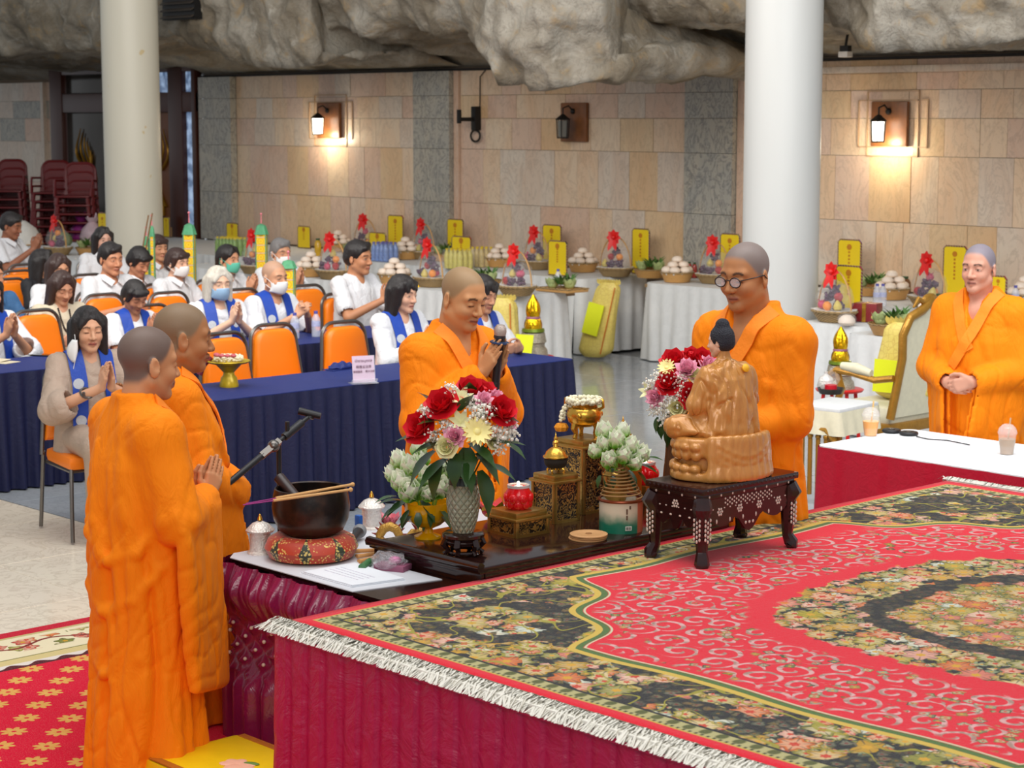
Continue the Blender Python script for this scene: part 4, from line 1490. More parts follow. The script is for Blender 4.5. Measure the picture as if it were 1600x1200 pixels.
    def disp(V):
        q = V / k
        wp = 0.10 * np.stack([vnoise(q * 2.6, seed + 5), vnoise(q * 2.6 + 9, seed + 6), 0 * q[:, 0]], 1)
        q = q + wp
        n1 = vnoise(np.stack([q[:, 0] * 12, q[:, 1] * 12, q[:, 2] * 1.5], 1), seed + 1)
        n2 = vnoise(np.stack([(q[:, 0] + q[:, 1] * folddir) * 5, (q[:, 1] - q[:, 0]) * 5, q[:, 2] * 9 + (q[:, 1] * folddir - q[:, 0]) * 7], 1), seed + 8)
        n3 = vnoise(q * np.array([4.5, 4.5, 2.0]), seed + 3)
        low = sstep(1.30, 0.9, q[:, 2])
        c1 = -0.008 * np.exp(-(n1 / 0.13) ** 2) * (0.4 + 0.6 * low)
        c2 = -0.004 * np.exp(-(n2 / 0.10) ** 2)
        return c1 + c2 + 0.006 * n3 + 0.004
    ro = finish('robe', F, m_robe, t, None, disp)
    # collar band laid on the V
    F2 = Field(np.array([-.42, -.42, 0.9]) * k, np.array([.45, .42, 1.56]) * k, .012)
    F2.loft(secs, .02, fold)
    for sh, el, wr in ak:
        sy = 1 if sh[1] > 0 else -1
        F2.cap(np.array([-.01 + L * .3, sy * .09, 1.345]) * k, sh, .085 * k, .088 * k, .05)
    V_, Q_ = F2.net()
    bv = BVHTree.FromPolygons(V_.tolist(), Q_.tolist())
    for sy, zl, yl in ((1, 1.08, -.07), (-1, 1.17, .02)):
        pr = []
        for q in np.linspace(0, 1, 9):
            yy = (sy * .112) * (1 - q) + yl * q
            zz = 1.46 * (1 - q) + zl * q - 0.02 * math.sin(PI * q)
            pr.append((np.array([.55 + L, yy, zz]) * k, np.array([-.1, yy * 0.9, zz - .02]) * k))
        hp = surface_path(bv, pr, 0.008 if sy < 0 else 0.012)
        if len(hp) > 4:
            ribbon_mesh(hp, 0.058 * k, 0.006).build('collar_band', m_collar, t, angle=60)
    return t, hc, R, s, k

def wai(z=1.12, x=.26, el=(.06, .27, 1.03), sh=.175, gap=.014, tilt=.4, shz=1.335):
    out = []
    d = (tilt, 0, 1 - tilt * .3)
    for sy in (-1, 1):
        out.append(dict(j=((-.01, sy * sh, shz), (el[0], sy * el[1], el[2]), (x, sy * (gap + .014), z)),
                        hand=(np.array(d) + np.array([0, -sy * .08, 0]), (0, -sy, 0), (-1, 0, tilt), 0.10, 1.0, 0.2)))
    return out
def clasp(z=.95, x=.25, y0=0.0, el=(.03, .30, 1.05), sh=.175, shz=1.335):
    return [dict(j=((-.01, sh, shz), (el[0], el[1], el[2]), (x + .01, y0 + .075, z + .015)), hand=((.25, -.9, -.28), (-1, -.2, -.1), (.1, 0, 1), 0.75, 0.95, 0.6)),
            dict(j=((-.01, -sh, shz), (el[0], -el[1], el[2]), (x - .01, y0 - .075, z + .0)), hand=((.28, .9, -.22), (-1, .2, .0), (.1, 0, 1), 0.65, 0.95, 0.6))]

# near monk, seen from behind
pn = G(212, 515, 1.58)
monk('person', 'shaven-headed monk in saffron robe at the left front, seen from behind', pn.x, pn.y, math.radians(84), 1.565, -0.05, 0.10, wai(1.04, .27, (.02, .27, 1.02)), skin=(198, 140, 98), scalp=(84, 80, 80),
     sleeve=0.76, ropes=[(.016, [(95, 1.30), (130, 1.12), (165, .95), (200, .86), (235, .90), (262, 1.02)]), (.014, [(110, .92), (150, .74), (190, .66), (230, .72), (260, .84)]), (.013, [(200, .66), (204, .4), (206, .1)]), (.012, [(165, 1.28), (178, 1.0), (190, .85)]), (.012, [(150, .5), (190, .42), (235, .5)])], seed=3, fat=1.02, v=0.0046, girth=1.0, hs=1.09, sout=.05, low=.90)
ps = G(266, 474, 1.61)
monk('person', 'heavy-set shaven monk in saffron robe standing behind the near monk, hands clasped', ps.x, ps.y, math.radians(66), 1.585, 0.0, 0.10, clasp(.93, .27, .0, (.05, .25, 1.04)), skin=(172, 116, 74), scalp=(120, 104, 82),
     sleeve=0.34, girth=1.08, fat=1.2, hs=1.10, ropes=[(.02, [(-60, 1.3), (-40, 1.18), (-20, 1.08), (0, 1.05)]), (.016, [(-100, 1.28), (-80, 1.1), (-50, 1.0)])], seed=7, v=0.0050)
pc = G(706, 423, 1.66)
tc, hc_c, R_c, s_c, k_c = monk('person', 'shaven monk in saffron robe chanting into a microphone held between his palms', pc.x, pc.y, math.radians(2), 1.66, 0.02, 0.28, wai(1.27, .23, (.06, .25, 1.05), gap=.024, tilt=.55), skin=(200, 144, 98), scalp=(144, 120, 88),
     sleeve=0.62, fat=1.16, girth=0.96, hs=1.04, seed=11, lean_=.02, ropes=[(.014, [(60, 1.28), (50, 1.15), (35, 1.05)]), (.014, [(-65, 1.28), (-50, 1.12), (-30, 1.02)])])
pg = G(1178, 384, 1.80)
tg, hc_g, R_g, s_g, k_g = monk('person', 'shaven monk in saffron robe wearing dark-rimmed glasses, behind the statue', pg.x, pg.y, math.radians(-88), 1.805, 0.02, 0.14, clasp(.98, .23, .0, (.03, .205, 1.06)), skin=(182, 124, 80), scalp=(112, 108, 108),
     sleeve=0.40, fat=1.12, girth=0.93, seed=17, hs=.98, ropes=[(.018, [(60, 1.36), (50, 1.18), (40, 1.0), (30, .9)]), (.016, [(-50, 1.3), (-35, 1.1), (-15, .95)]), (.013, [(75, 1.2), (70, .9), (70, .5), (70, .1)]), (.013, [(40, .8), (42, .5), (40, .1)])])
pf = G(1536, 383, 1.66)
monk('person', 'young shaven monk in saffron robe with folded hands at the right edge', pf.x, pf.y, math.radians(-80), 1.655, 0.0, 0.02, clasp(.99, .24, .0, (.02, .25, 1.04)), skin=(206, 150, 126), scalp=(112, 116, 130), eyes='open', sleeve=0.42, seed=23, v=0.0056, rv=.010)

# glasses of the tall monk (part of what he wears)
def world_parts():
    W = lambda p: Vector(hc_g + R_g @ (np.array(p, float) * s_g))
    m_rim = flat('dark_spectacle_rim', (34, 26, 26), 0.3)
    b = MB()
    for y in (-1, 1):
        b.tube([W((.108 - .012 * math.cos(a) * y * 0, y * .034 + .024 * math.cos(a), -.004 + .018 * math.sin(a))) for a in np.linspace(0, 2 * PI, 20, endpoint=False)], .0026, 6, closed=True)
        b.tube([W((.106, y * .058, .004)), W((.06, y * .078, .006)), W((.0, y * .086, .006)), W((-.02, y * .084, -.012))], .0024, 6)
    b.tube([W((.108, -.010, .002)), W((.112, 0, .006)), W((.108, .010, .002))], .0022, 6)
    g = b.build('spectacles', m_rim, tg)
    lm = Mat('spectacle_lens'); lm.set(col=(0.9, 0.92, 1.0), rough=0.03, alpha=0.22); lm.m.surface_render_method = 'DITHERED' if hasattr(lm.m, 'surface_render_method') else lm.m.surface_render_method
    for y in (-1, 1):
        b = MB()
        b.poly([W((.1075, y * .034 + .023 * math.cos(a), -.004 + .017 * math.sin(a))) for a in np.linspace(0, 2 * PI, 18, endpoint=False)], Vector(R_g @ np.array([.002, 0, 0])))
        b.build('lens', lm.m, g)
world_parts()

# ---------------------------------------------------------------- seated people
m_whiteshirt = satin('white_shirt', (226, 226, 228), 0.75, 0.1, 0.35, 16)
m_cream = satin('cream_knit', (214, 200, 174), 0.85, 0.1, 0.4, 30)
m_taupe = satin('taupe_blouse', (178, 156, 138), 0.7, 0.2, 0.3, 14)
m_blackcloth = satin('black_cloth', (34, 34, 38), 0.7, 0.1)
m_bluecloth = satin('blue_shirt', (60, 104, 150), 0.7, 0.1)
m_darktrousers = satin('dark_trousers', (40, 42, 60), 0.7, 0.1)
m_scarf = satin('blue_scarf', (20, 66, 166), 0.5, 0.2, 0.2, 12)
m_emblem = flat('scarf_roundel', (186, 190, 196), 0.7, var=0.2, scale=80)
m_maskwhite = flat('white_mask', (232, 232, 230), 0.8, var=0.04)
m_maskblue = flat('blue_mask', (150, 184, 214), 0.8, var=0.05)
m_maskgreen = flat('green_mask', (92, 186, 160), 0.8, var=0.05)

def arms_wai(x=.27, z=.90, el=(.10, .24, .74), gap=.014, tilt=.42):
    d = np.array([tilt, 0, 1 - tilt * .3])
    return [dict(j=((-.06, sy * .165, .965), (el[0], sy * el[1], el[2]), (x, sy * (gap + .014), z)), hand=(d + np.array([0, -sy * .08, 0]), (0, -sy, 0), (-1, 0, tilt), 0.10, 1.0, 0.2)) for sy in (-1, 1)]
def arms_lap(z=.80, x=.30):
    return [dict(j=((-.06, sy * .165, .965), (.06, sy * .25, .72), (x, sy * .09, z)), hand=((.35, -sy * .9, .10), (-.9, -sy * .3, .2), (0, 0, 1), 0.8, 1.0, 0.6)) for sy in (-1, 1)]
def arms_read():
    return [dict(j=((-.06, sy * .165, .965), (.10, sy * .25, .74), (.30, sy * .05, .90)), hand=((.45, -sy * .5, .65), (-.2, -sy * .9, 0), (-.6, 0, .7), 0.7, 1.0, 0.6)) for sy in (-1, 1)]

def seated(label, x, y, heading, k=1.0, hyaw=0, hpitch=0.05, arms=None, skin=(202, 146, 112), hair='short', hairmat=None, top=None, sleeve='short', scarf=False, mask=None, eyes='closed',
           collar=True, v=0.0078, full=False, bottoms=None, seed=1, scalp=None, fat=1.0, lips=(160, 84, 76), girth=1.0, hroll=0.0, hs=1.0):
    t = thing('person', label, 'person', (x, y, 0.01), heading)
    arms = arms if arms is not None else arms_wai()
    top = top or m_whiteshirt
    kz = lambda p: np.array(p, float) * np.array([1, 1, 1]) * k
    hc = kz((-.015 + 0.03 * math.sin(hpitch) * 2, 0, 1.155))
    R = rot3(hyaw, hpitch, hroll)
    s = k * hs
    zlo = 0.0 if full else 0.55
    F = Field(kz((-.30, -.36, zlo)), kz((.62 if full else .46, .36, 1.36)), v)
    head_field(F, hc, R, s, fat)
    nb = kz((-.06, 0, 1.0))
    F.cap(nb, hc + R @ (np.array([-.028, 0, -.05]) * s), .050 * k, .046 * k * fat, .03)
    F.cap(hc + R @ (np.array([-.0, 0, -.08]) * s), nb + np.array([.01, 0, .02]), .04 * k, .045 * k, .03)
    F.cap(kz((-.06, -.12, .955)), kz((-.06, .12, .955)), .05 * k, .05 * k, .03)
    F.cap(kz((-.06, 0, .95)), kz((-.05, 0, .58)), .095 * k, .10 * k, .03)
    if full:
        for sy in (-1, 1):
            F.cap(kz((-.05, sy * .08, .53)), kz((.36, sy * .09, .52)), .07 * k, .055 * k, .03)
            F.cap(kz((.36, sy * .09, .52)), kz((.34, sy * .09, .09)), .05 * k, .035 * k, .02)
            F.cap(kz((.31, sy * .09, .035)), kz((.48, sy * .10, .028)), .034 * k, .026 * k, .02)
    ak = []
    for a in arms:
        sh, el, wr = [kz(q) for q in a['j']]
        F.cap(sh, el, .045 * k, .038 * k, .02); F.cap(el, wr, .038 * k, .025 * k, .01)
        hd = a['hand']
        hand_field(F, wr, hd[0], hd[1], hd[2], 0.96 * k, *hd[3:])
        ak.append((sh, el, wr))
    def colf(V):
        C = np.tile(np.array(srgb(*skin)), (len(V), 1))
        C *= (1 + 0.05 * fbm(V * 14, 3, seed))[:, None]
        head_color(V, C, hc, R, s, skin, scalp, lips=lips, eyes=eyes)
        return np.clip(C, 0, 1)
    finish('body', F, m_skin, t, colf)
    # clothes: one garment for the upper body
    F = Field(kz((-.34, -.42, .40)), kz((.48, .42, 1.10)), .0105)
    g = girth
    secs = [(.46, -.03, 0, .165 * g, .195 * g), (.60, -.04, 0, .145 * g, .180 * g), (.80, -.045, 0, .132 * g, .172 * g), (.92, -.055, 0, .110 * g, .170), (1.0, -.06, 0, .075, .10), (1.035, -.062, 0, .062, .066)]
    secs = [tuple(np.array(q) * k) for q in secs]
    F.loft(secs, .02)
    for sh, el, wr in ak:
        sy = 1 if sh[1] > 0 else -1
        F.cap(kz((-.06, sy * .08, .965)), sh, .058 * k, .056 * k, .04)
        if sleeve == 'short':
            F.cap(sh, sh + (el - sh) * .74, .058 * k, .068 * k, .03)
            F.cap(sh + (el - sh) * .80, el, .050 * k, .056 * k, .008, 'sub')
        elif sleeve == 'half':
            F.cap(sh, el, .060 * k, .076 * k, .03); F.cap(el, el + (wr - el) * .18, .080 * k, .095 * k, .03)
            F.cap(el + (wr - el) * .16, wr, .055 * k, .10 * k, .008, 'sub')
        else:
            F.cap(sh, el, .062 * k, .060 * k, .03); F.cap(el, wr - (wr - el) * .06, .058 * k, .048 * k, .02)
            F.cap(wr - (wr - el) * .16, wr + (wr - el) * .2, .030 * k, .04 * k, .006, 'sub')
    F.cap(kz((-.045, 0, 1.03)), kz((-.03, 0, 1.12)), .052 * k, .09 * k, .008, 'sub')
    F.cap(kz((.045, 0, .97)), kz((-.01, 0, 1.06)), .012 * k, .05 * k, .01, 'sub')
    def disp(V):
        q = V / k + 0.05 * vnoise(V * 5, seed)[:, None]
        n1 = vnoise(q * np.array([9, 9, 5]), seed + 1); n2 = vnoise(q * np.array([14, 14, 7]) + 3, seed + 2)
        return -0.006 * np.exp(-(n1 / .12) ** 2) - 0.004 * np.exp(-(n2 / .15) ** 2) + .003
    finish('shirt', F, top, t, None, disp)
    F2 = Field(kz((-.34, -.42, .40)), kz((.48, .42, 1.10)), .016)
    F2.loft(secs, .02)
    for sh, el, wr in ak:
        sy = 1 if sh[1] > 0 else -1
        F2.cap(kz((-.06, sy * .08, .965)), sh, .066 * k, .066 * k, .04)
    V_, Q_ = F2.net()
    bv = BVHTree.FromPolygons(V_.tolist(), Q_.tolist())
    c0 = np.array([-.05, 0, 0])
    if scarf:
        for sy in (-1, 1):
            pr = [((.5, sy * .105, .52), (-.05, sy * .09, .52)), ((.5, sy * .10, .66), (-.05, sy * .09, .66)), ((.5, sy * .095, .80), (-.05, sy * .085, .78)), ((.5, sy * .092, .92), (-.06, sy * .08, .86)),
                  ((.1, sy * .09, 1.3), (-.05, sy * .085, .9)), ((-.10, sy * .085, 1.3), (-.07, sy * .08, .9)), ((-.4, sy * .055, 1.08), (-.06, sy * .045, .98)), ((-.4, 0, 1.07), (-.06, 0, .99))]
            hp = surface_path(bv, [(np.array(a) * k, np.array(b) * k) for a, b in pr], 0.009)
            if len(hp) > 3:
                so = ribbon_mesh(hp, 0.085 * k, 0.006).build('scarf', m_scarf, t, angle=60)
                for zz in (.86, .66):
                    e = surface_path(bv, [((.5 * k, sy * .097 * k, zz * k), (-.05 * k, sy * .087 * k, zz * k))], 0.017)
                    if e:
                        b = MB(); rq = e[0][1].to_track_quat('Z', 'Y').to_matrix().to_4x4()
                        b.lathe([(0, .003), (.030 * k, .002), (.030 * k, -.002), (0, -.002)], e[0][0], 16, rq); b.build('roundel', m_emblem, so)
    elif collar:
        for sy in (-1, 1):
            b = MB()
            b.poly([kz((-.05, sy * .075, 1.035)), kz((.0, sy * .062, 1.035)), kz((.062, sy * .012, .985)), kz((.075, sy * .052, .95)), kz((.01, sy * .095, 1.0))], (.004, sy * .004, .006))
            b.build('collar', top, t)
    if full or bottoms:
        F = Field(kz((-.30, -.34, 0.05)), kz((.56, .34, .68)), .013)
        for sy in (-1, 1):
            F.cap(kz((-.08, sy * .085, .555)), kz((.38, sy * .10, .545)), .10 * k, .080 * k, .04)
            F.cap(kz((.38, sy * .10, .545)), kz((.36, sy * .10, .14)), .078 * k, .062 * k, .03)
        finish('trousers', F, bottoms or m_darktrousers, t)
    hair_part(hair, hc, R, s, hairmat or m_hair, t, .0075 if v > .006 else .006)
    if mask: face_mask(hc, R, s, mask, t)
    return t, hc, R, s, bv

def sit(px, py, z, label, hd=0.0, **kw):
    k = 0.5 + 0.5 * z / 1.29
    p = G(px, py, z)
    hx = -.015
    return seated(label, p.x - hx * math.cos(hd), p.y, hd, z / 1.29, **kw)

R_ = math.radians
# front row
tw, hcw, Rw, sw_, bvw = sit(136, 480, 1.27, 'woman in taupe blouse and blue scarf praying, mask hanging from one ear', R_(-12), hair='long', top=m_taupe, sleeve='half', scarf=True, full=True, bottoms=m_taupe, collar=False,
                      v=.0062, seed=2, lips=(176, 66, 66), hpitch=.06, hyaw=R_(-4), skin=(212, 160, 126), arms=arms_wai(.26, .86, (.09, .25, .73)), girth=1.06)
# her mask hanging from the ear, bracelet and watch
W = lambda p: Vector(hcw + Rw @ (np.array(p, float) * sw_))
nu, nv = 8, 9
P = np.zeros((nu, nv, 3))
for i in range(nu):
    for j in range(nv):
        a = (i / (nu - 1) - .5) * 2; tt_ = j / (nv - 1)
        wv = .040 * math.sin(PI * (0.12 + 0.8 * tt_))
        P[i, j] = W((.052 + a * wv * .5 + .02 * (1 - a * a), -.088 - .01 * math.sin(PI * tt_) - .010 * tt_ - abs(a) * .004 + a * wv * .6, -.045 - .125 * tt_))
me = grid_mesh('face_mask', P, thick=.003); me.materials.append(m_maskwhite); mo = link('face_mask', me, None, tw)
b = MB(); b.tube([W((.0, -.088, .01)), W((.04, -.088, -.02)), W((.05, -.088, -.05))], .002, 5); b.tube([W((.05, -.10, -.165)), W((.055, -.11, -.20)), W((.07, -.108, -.215)), W((.075, -.10, -.17))], .002, 5); b.build('ear_loop', m_maskwhite, mo)
b = MB()
wr = np.array([.245, .05, .835])
for q in range(12):
    a = 2 * PI * q / 12
    b.ball((.215 + .030 * math.cos(a) * .8, .085 + .034 * math.sin(a), .830 - .020 * math.cos(a)), .010, seg=8, ring=6)
b.build('bead_bracelet', flat('brown_wooden_bead', (150, 96, 52), 0.35), tw)
b = MB(); b.tube([(.205 + .030 * math.cos(a), -.095 + .032 * math.sin(a), .815 - .022 * math.cos(a)) for a in np.linspace(0, 2 * PI, 14, endpoint=False)], .008, 6, closed=True); b.box((.228, -.118, .812), (.02, .012, .03), bev=.004); b.build('wristwatch', m_chairframe, tw)
chair(tw.location.x + 0.0, tw.location.y, R_(-12), 'banquet chair under the woman in the taupe blouse, chrome legs in view')
sit(628, 430, 1.27, 'woman with black bob in white blouse and blue scarf, praying left of the chanting monk', R_(4), hair='bangs', scarf=True, seed=3, lips=(170, 70, 70), skin=(222, 172, 142), eyes='open', hyaw=R_(8), sleeve='long', hpitch=.12, v=.0066, arms=arms_wai(.25, .84, (.09, .24, .72)))
sit(752, 430, 1.27, 'person with black hair and blue scarf mostly hidden behind the chanting monk', R_(4), hair='bangs', scarf=True, seed=4, hpitch=.25, arms=arms_lap(.80, .26))
# second row
sit(-20, 430, 1.27, 'person in white with blue scarf at the left edge, second row', 0, hair='bob', scarf=True, seed=5, sleeve='half')
tn, _, _, _, bvn = sit(94, 424, 1.205, 'woman in cream knit with a long dark bead necklace, head bowed', R_(-6), hair='long', hairmat=m_brownhair, top=m_cream, sleeve='half', seed=6, hpitch=.38, collar=False, arms=arms_lap(.74, .15), skin=(206, 150, 118))
kn = 1.205 / 1.29
hp = surface_path(bvn, [((.5, sy * y * kn, z * kn), (-.06, sy * y * .7 * kn, (z - .01) * kn)) for sy, y, z in ((-1, .060, 1.0), (-1, .052, .93), (-1, .034, .86), (1, .0, .81), (1, .034, .86), (1, .052, .93), (1, .060, 1.0))], .008)
b = MB()
for i in range(len(hp) - 1):
    for q in range(5): b.ball(hp[i][0].lerp(hp[i + 1][0], q / 5), .0075, seg=6, ring=5)
b.ball(hp[3][0] - Vector((0, 0, .02)), .011, seg=8, ring=6)
b.build('bead_necklace', flat('dark_bead', (44, 30, 26), .4), tn)
sit(207, 438, 1.17, 'person with short black hair and blue scarf, bowing', 0, hair='mop', scarf=True, seed=7, hpitch=.45, arms=arms_wai(.25, .90, (.10, .22, .74)), skin=(186, 128, 96))
sit(340, 417, 1.25, 'silver-haired woman with pale blue face mask and blue scarf, praying', R_(-10), hair='bob', hairmat=m_silver, scarf=True, mask=m_maskblue, eyes='open', seed=8, skin=(226, 182, 152))
sit(428, 407, 1.28, 'shaven elder with white face mask and blue scarf, hands raised', R_(2), hair=None, scalp=(176, 140, 116), scarf=True, mask=m_maskwhite, eyes='open', seed=9, skin=(206, 152, 118), arms=arms_read(), hyaw=R_(6))
sit(560, 376, 1.36, 'man in plain white t-shirt praying at the end of the second row', R_(8), hair='short', seed=10, collar=False, skin=(186, 128, 92), eyes='open', hyaw=R_(10), arms=arms_wai(.26, .86, (.11, .24, .74)), girth=1.02)
# third row
sit(172, 379, 1.33, 'young man in white collar shirt sitting left of the yellow paper towers', R_(2), hair='short', seed=11, skin=(200, 140, 106), hpitch=.1, eyes='open', arms=arms_lap())
sit(90, 397, 1.22, 'older woman with wavy brown hair behind the cream-knit woman', R_(-4), hair='bob', hairmat=m_brownhair, seed=12, hpitch=.2, arms=arms_lap())
sit(66, 390, 1.20, 'person with long black hair and black top behind the wavy-haired woman', R_(25), hair='long', seed=13, top=m_blackcloth, hpitch=.1, arms=arms_lap(), hyaw=.3)
sit(214, 386, 1.24, 'person with black bowl haircut bowing behind the yellow paper towers', R_(10), hair='mop', seed=14, hpitch=.45, arms=arms_lap(), skin=(190, 130, 98))
sit(277, 388, 1.24, 'woman with reddish brown short hair and white face mask', R_(12), hair='mop', hairmat=m_brownhair, mask=m_maskwhite, eyes='open', seed=15, top=m_whiteshirt, skin=(222, 174, 146), arms=arms_lap())
sit(356, 383, 1.24, 'woman with tied-back black hair and green face mask, praying', R_(8), hair='bun', mask=m_maskgreen, eyes='open', seed=16, hyaw=R_(8))
sit(438, 373, 1.27, 'man with grey hair and white face mask behind the shaven elder', R_(-6), hair='short', hairmat=m_greyhair, mask=m_maskwhite, eyes='open', seed=17, sleeve='long')
# back rows
sit(160, 355, 1.26, 'person with centre-parted black hair in white, behind the young man in collar shirt', R_(-10), hair='bob', seed=18, v=.009, eyes='open', arms=arms_lap(), skin=(220, 170, 146))
sit(246, 367, 1.24, 'person with brown hair partly hidden by the yellow paper towers, back row', R_(0), hair='mop', hairmat=m_brownhair, seed=19, v=.009, arms=arms_lap())
sit(16, 332, 1.36, 'man in white collar shirt praying with bowed head at the far left back', R_(26), hair='short', seed=20, v=.009, hpitch=.25, skin=(150, 96, 70), arms=arms_wai(.26, .94, (.10, .24, .76)), hyaw=.1)
sit(-14, 405, 1.27, 'person in blue shirt cut off by the left edge, behind the orange chairs', 0, hair='short', seed=21, v=.009, top=m_bluecloth, arms=arms_lap())

# chairs under the seated people whose chairs the rows hide
for o_ in [o for o in COL.objects if o.get('category') == 'person']:
    if any(w_ in o_['label'] for w_ in ('plain white t-shirt', 'young man in white collar', 'bowl haircut', 'far left back', 'blue shirt', 'centre-parted', 'reddish brown', 'green face mask', 'grey hair', 'cream knit', 'brown hair partly')):
        chair(o_.location.x, o_.location.y, o_.rotation_euler.z, 'orange banquet chair sat on by the ' + ' '.join(o_['label'].split()[:9]).rstrip(','))

# ================================================================== ALTAR
m_burg = Mat('burgundy_satin')
p = ncoord()
m_burg.set(col=nmix(nnoise(p, 6, 4), srgb(104, 14, 50), srgb(152, 32, 84)), rough=0.24, spec=0.7)
m_burg.bump(nnoise(p, 10, 4, 0.6, 1.5), 0.2, 0.03)
m_burg = m_burg.m
m_pearl = flat('pearl', (226, 206, 186), 0.25, var=0.05)
m_white = flat('white_vinyl', (206, 208, 214), 0.5, var=0.05)
m_lacquer = Mat('black_lacquer')
p = ncoord()
m_lacquer.set(col=nmix(nnoise(nvmath('MULTIPLY', p, (8, 1, 8)), 6, 4), srgb(26, 12, 10), srgb(48, 22, 18)), rough=0.13, spec=0.6)
m_lacquer = m_lacquer.m
TZ = 0.70
TX0, TX1, TY0, TY1 = -5.97, -4.985, 4.11, 5.86
t = thing('altar_table', 'altar table with a white top and gathered burgundy satin skirt with pearl smocking', 'table', (0, 0, 0))
b = MB(); b.poly([(x, y, TZ - 0.012) for x, y in rounded(TX0, TX1, TY0, TY1, 0.06)], (0, 0, 0.012)); b.build('tabletop', m_lacquer, t)
b = MB(); b.poly([(x, y, TZ) for x, y in ((TX0 - .004, TY0 + .05), (TX0 + .05, TY0 - .004), (-5.20, TY0 - .004), (-5.13, 4.45), (-5.55, 4.46), (-5.55, TY1 - .01), (TX0 - .004, TY1 - .01))], (0, 0, .003)); tag(b.build('table_runner', m_white), 'white vinyl runner on the left part of the altar table, under the singing bowl', 'cloth')
for x in (TX0 + .1, TX1 - .1):
    for y in (TY0 + .1, TY1 - .1):
        b = MB(); b.box((x, y, 0.345), (.04, .04, .67)); b.build('leg', m_darkmetal, t)
# gathered satin skirt
path = [(TX0, TY1), (TX0, TY0 + .04), (TX0 + .012, TY0 + .012), (TX0 + .04, TY0), (TX1, TY0)]
pv = [Vector((*q, 0)) for q in path]
A, Pn, Nn = [], [], []
L = 0
for a_, b_ in zip(pv, pv[1:]):
    d_ = (b_ - a_); l = d_.length; d_.normalize(); n_ = Vector((d_.y, -d_.x, 0)) * (1 if True else -1)
    for i in range(max(2, int(l / .006))):
        s_ = i / max(2, int(l / .006))
        Pn.append(tuple(a_ + d_ * l * s_)); Nn.append(tuple(n_)); A.append(L + l * s_)
    L += l
A = np.array(A); Pn = np.array(Pn); Nn = np.array(Nn)
NZ = 90
zs = np.linspace(TZ - .008, 0.02, NZ)
ph = A[:, None] / 0.115
zz = np.broadcast_to(zs[None, :], (len(A), NZ))
h = (TZ - zz)                                    # distance below the top
tear = np.abs(np.sin(PI * ph + 0.35 * np.sin(ph * 2.1)))
loop = np.exp(-((h - .095) / .075) ** 2)
o1 = (tear ** 0.7) * (.010 + .062 * loop) + .010 * np.cos(2 * PI * ph * 2) * loop + .008 * np.cos(2 * PI * ph * 5 + 9 * h) * loop          # pinched loops
q_ = h - 0.24
lat = np.maximum(np.abs(np.cos(PI * (ph + q_ / .085))), np.abs(np.cos(PI * (ph - q_ / .085))))
o2 = .034 * (1 - lat ** 0.6) - .002
low = .042 * (0.5 + 0.5 * np.sin(2 * PI * (ph * .55 + .25 * np.sin(ph * 1.3)))) + .012 * np.sin(2 * PI * ph * 1.3 + 2)
w1 = sstep(.18, .24, h); w2 = sstep(.38, .46, h)
off = o1 * (1 - w1) + o2 * w1 * (1 - w2) + low * w2
off = off - .03 * np.exp(-((h - .31) / .09) ** 2) + .012
P = np.zeros((len(A), NZ, 3))
P[..., 0] = Pn[:, 0:1] + Nn[:, 0:1] * off; P[..., 1] = Pn[:, 1:2] + Nn[:, 1:2] * off; P[..., 2] = zz
sk_o = link('satin_skirt', grid_mesh('satin_skirt', P), m_burg, t)
pm = MB(); pm.ball((0, 0, 0), .0075, seg=8, ring=6); pearl_me = pm.mesh('pearl'); pearl_me.materials.append(m_pearl)
front_a = (TY1 - TY0)
for k in range(-3, 11):
    for r in range(4):
        av = front_a + (k + (0.5 if r % 2 else 0)) * .115 + .05
        if av < front_a - .5 or av > L - .02: continue
        i = int(np.searchsorted(A, av)); i = min(i, len(A) - 1)
        zv = TZ - .235 - r * .0425
        j = int(np.argmin(np.abs(zs - zv)))
        link('pearl', pearl_me, None, t, (P[i, j, 0] + Nn[i, 0] * .006, P[i, j, 1] + Nn[i, 1] * .006, zv))

# scroll-end altar tray
SX0, SX1, SY0, SY1, SZ = -5.56, -4.955, 4.47, 5.80, 0.768
t = thing('altar_stand', 'low black lacquer altar stand with scrolled end, on the altar table', 'stand', (0, 0, 0))
b = MB(); b.box(((SX0 + SX1) / 2, (SY0 + SY1) / 2, SZ - .012), (SX1 - SX0, SY1 - SY0, .024), bev=.004); b.build('board', m_lacquer, t)
b = MB()
prof = [(-.004, .0), (.0, .012), (-.012, .022), (-.026, .020), (-.034, .008), (-.030, -.008), (-.014, -.014), (.004, -.010)]
b.poly([(SX0 - .005, SY0 + .018 + q[0], SZ - .004 + q[1]) for q in prof], (SX1 - SX0 + .01, 0, 0)); b.build('scroll_end', m_lacquer, t, angle=60)
for yy in (SY0 + .03, SY1 - .03):
    b = MB(); b.box(((SX0 + SX1) / 2, yy, (SZ - .024 + TZ) / 2), (SX1 - SX0 - .02, .03, SZ - .024 - TZ), bev=.003); b.build('foot', m_lacquer, t)
b = MB(); b.box((SX1 - .012, (SY0 + SY1) / 2, (SZ - .024 + TZ) / 2 + .004), (.016, SY1 - SY0 - .06, SZ - .026 - TZ), bev=.002); b.build('apron', m_lacquer, t)

def at(px, py, z): return G(px, py, z)
m_brass = flat('aged_brass', (182, 146, 76), 0.28, metal=0.85, var=0.25, scale=20, bump=0.15)
m_gold = flat('polished_gold', (214, 164, 66), 0.25, metal=0.85, var=0.12, bump=0.1)
m_darkvoid = flat('dark_backing', (34, 26, 18), 0.8)

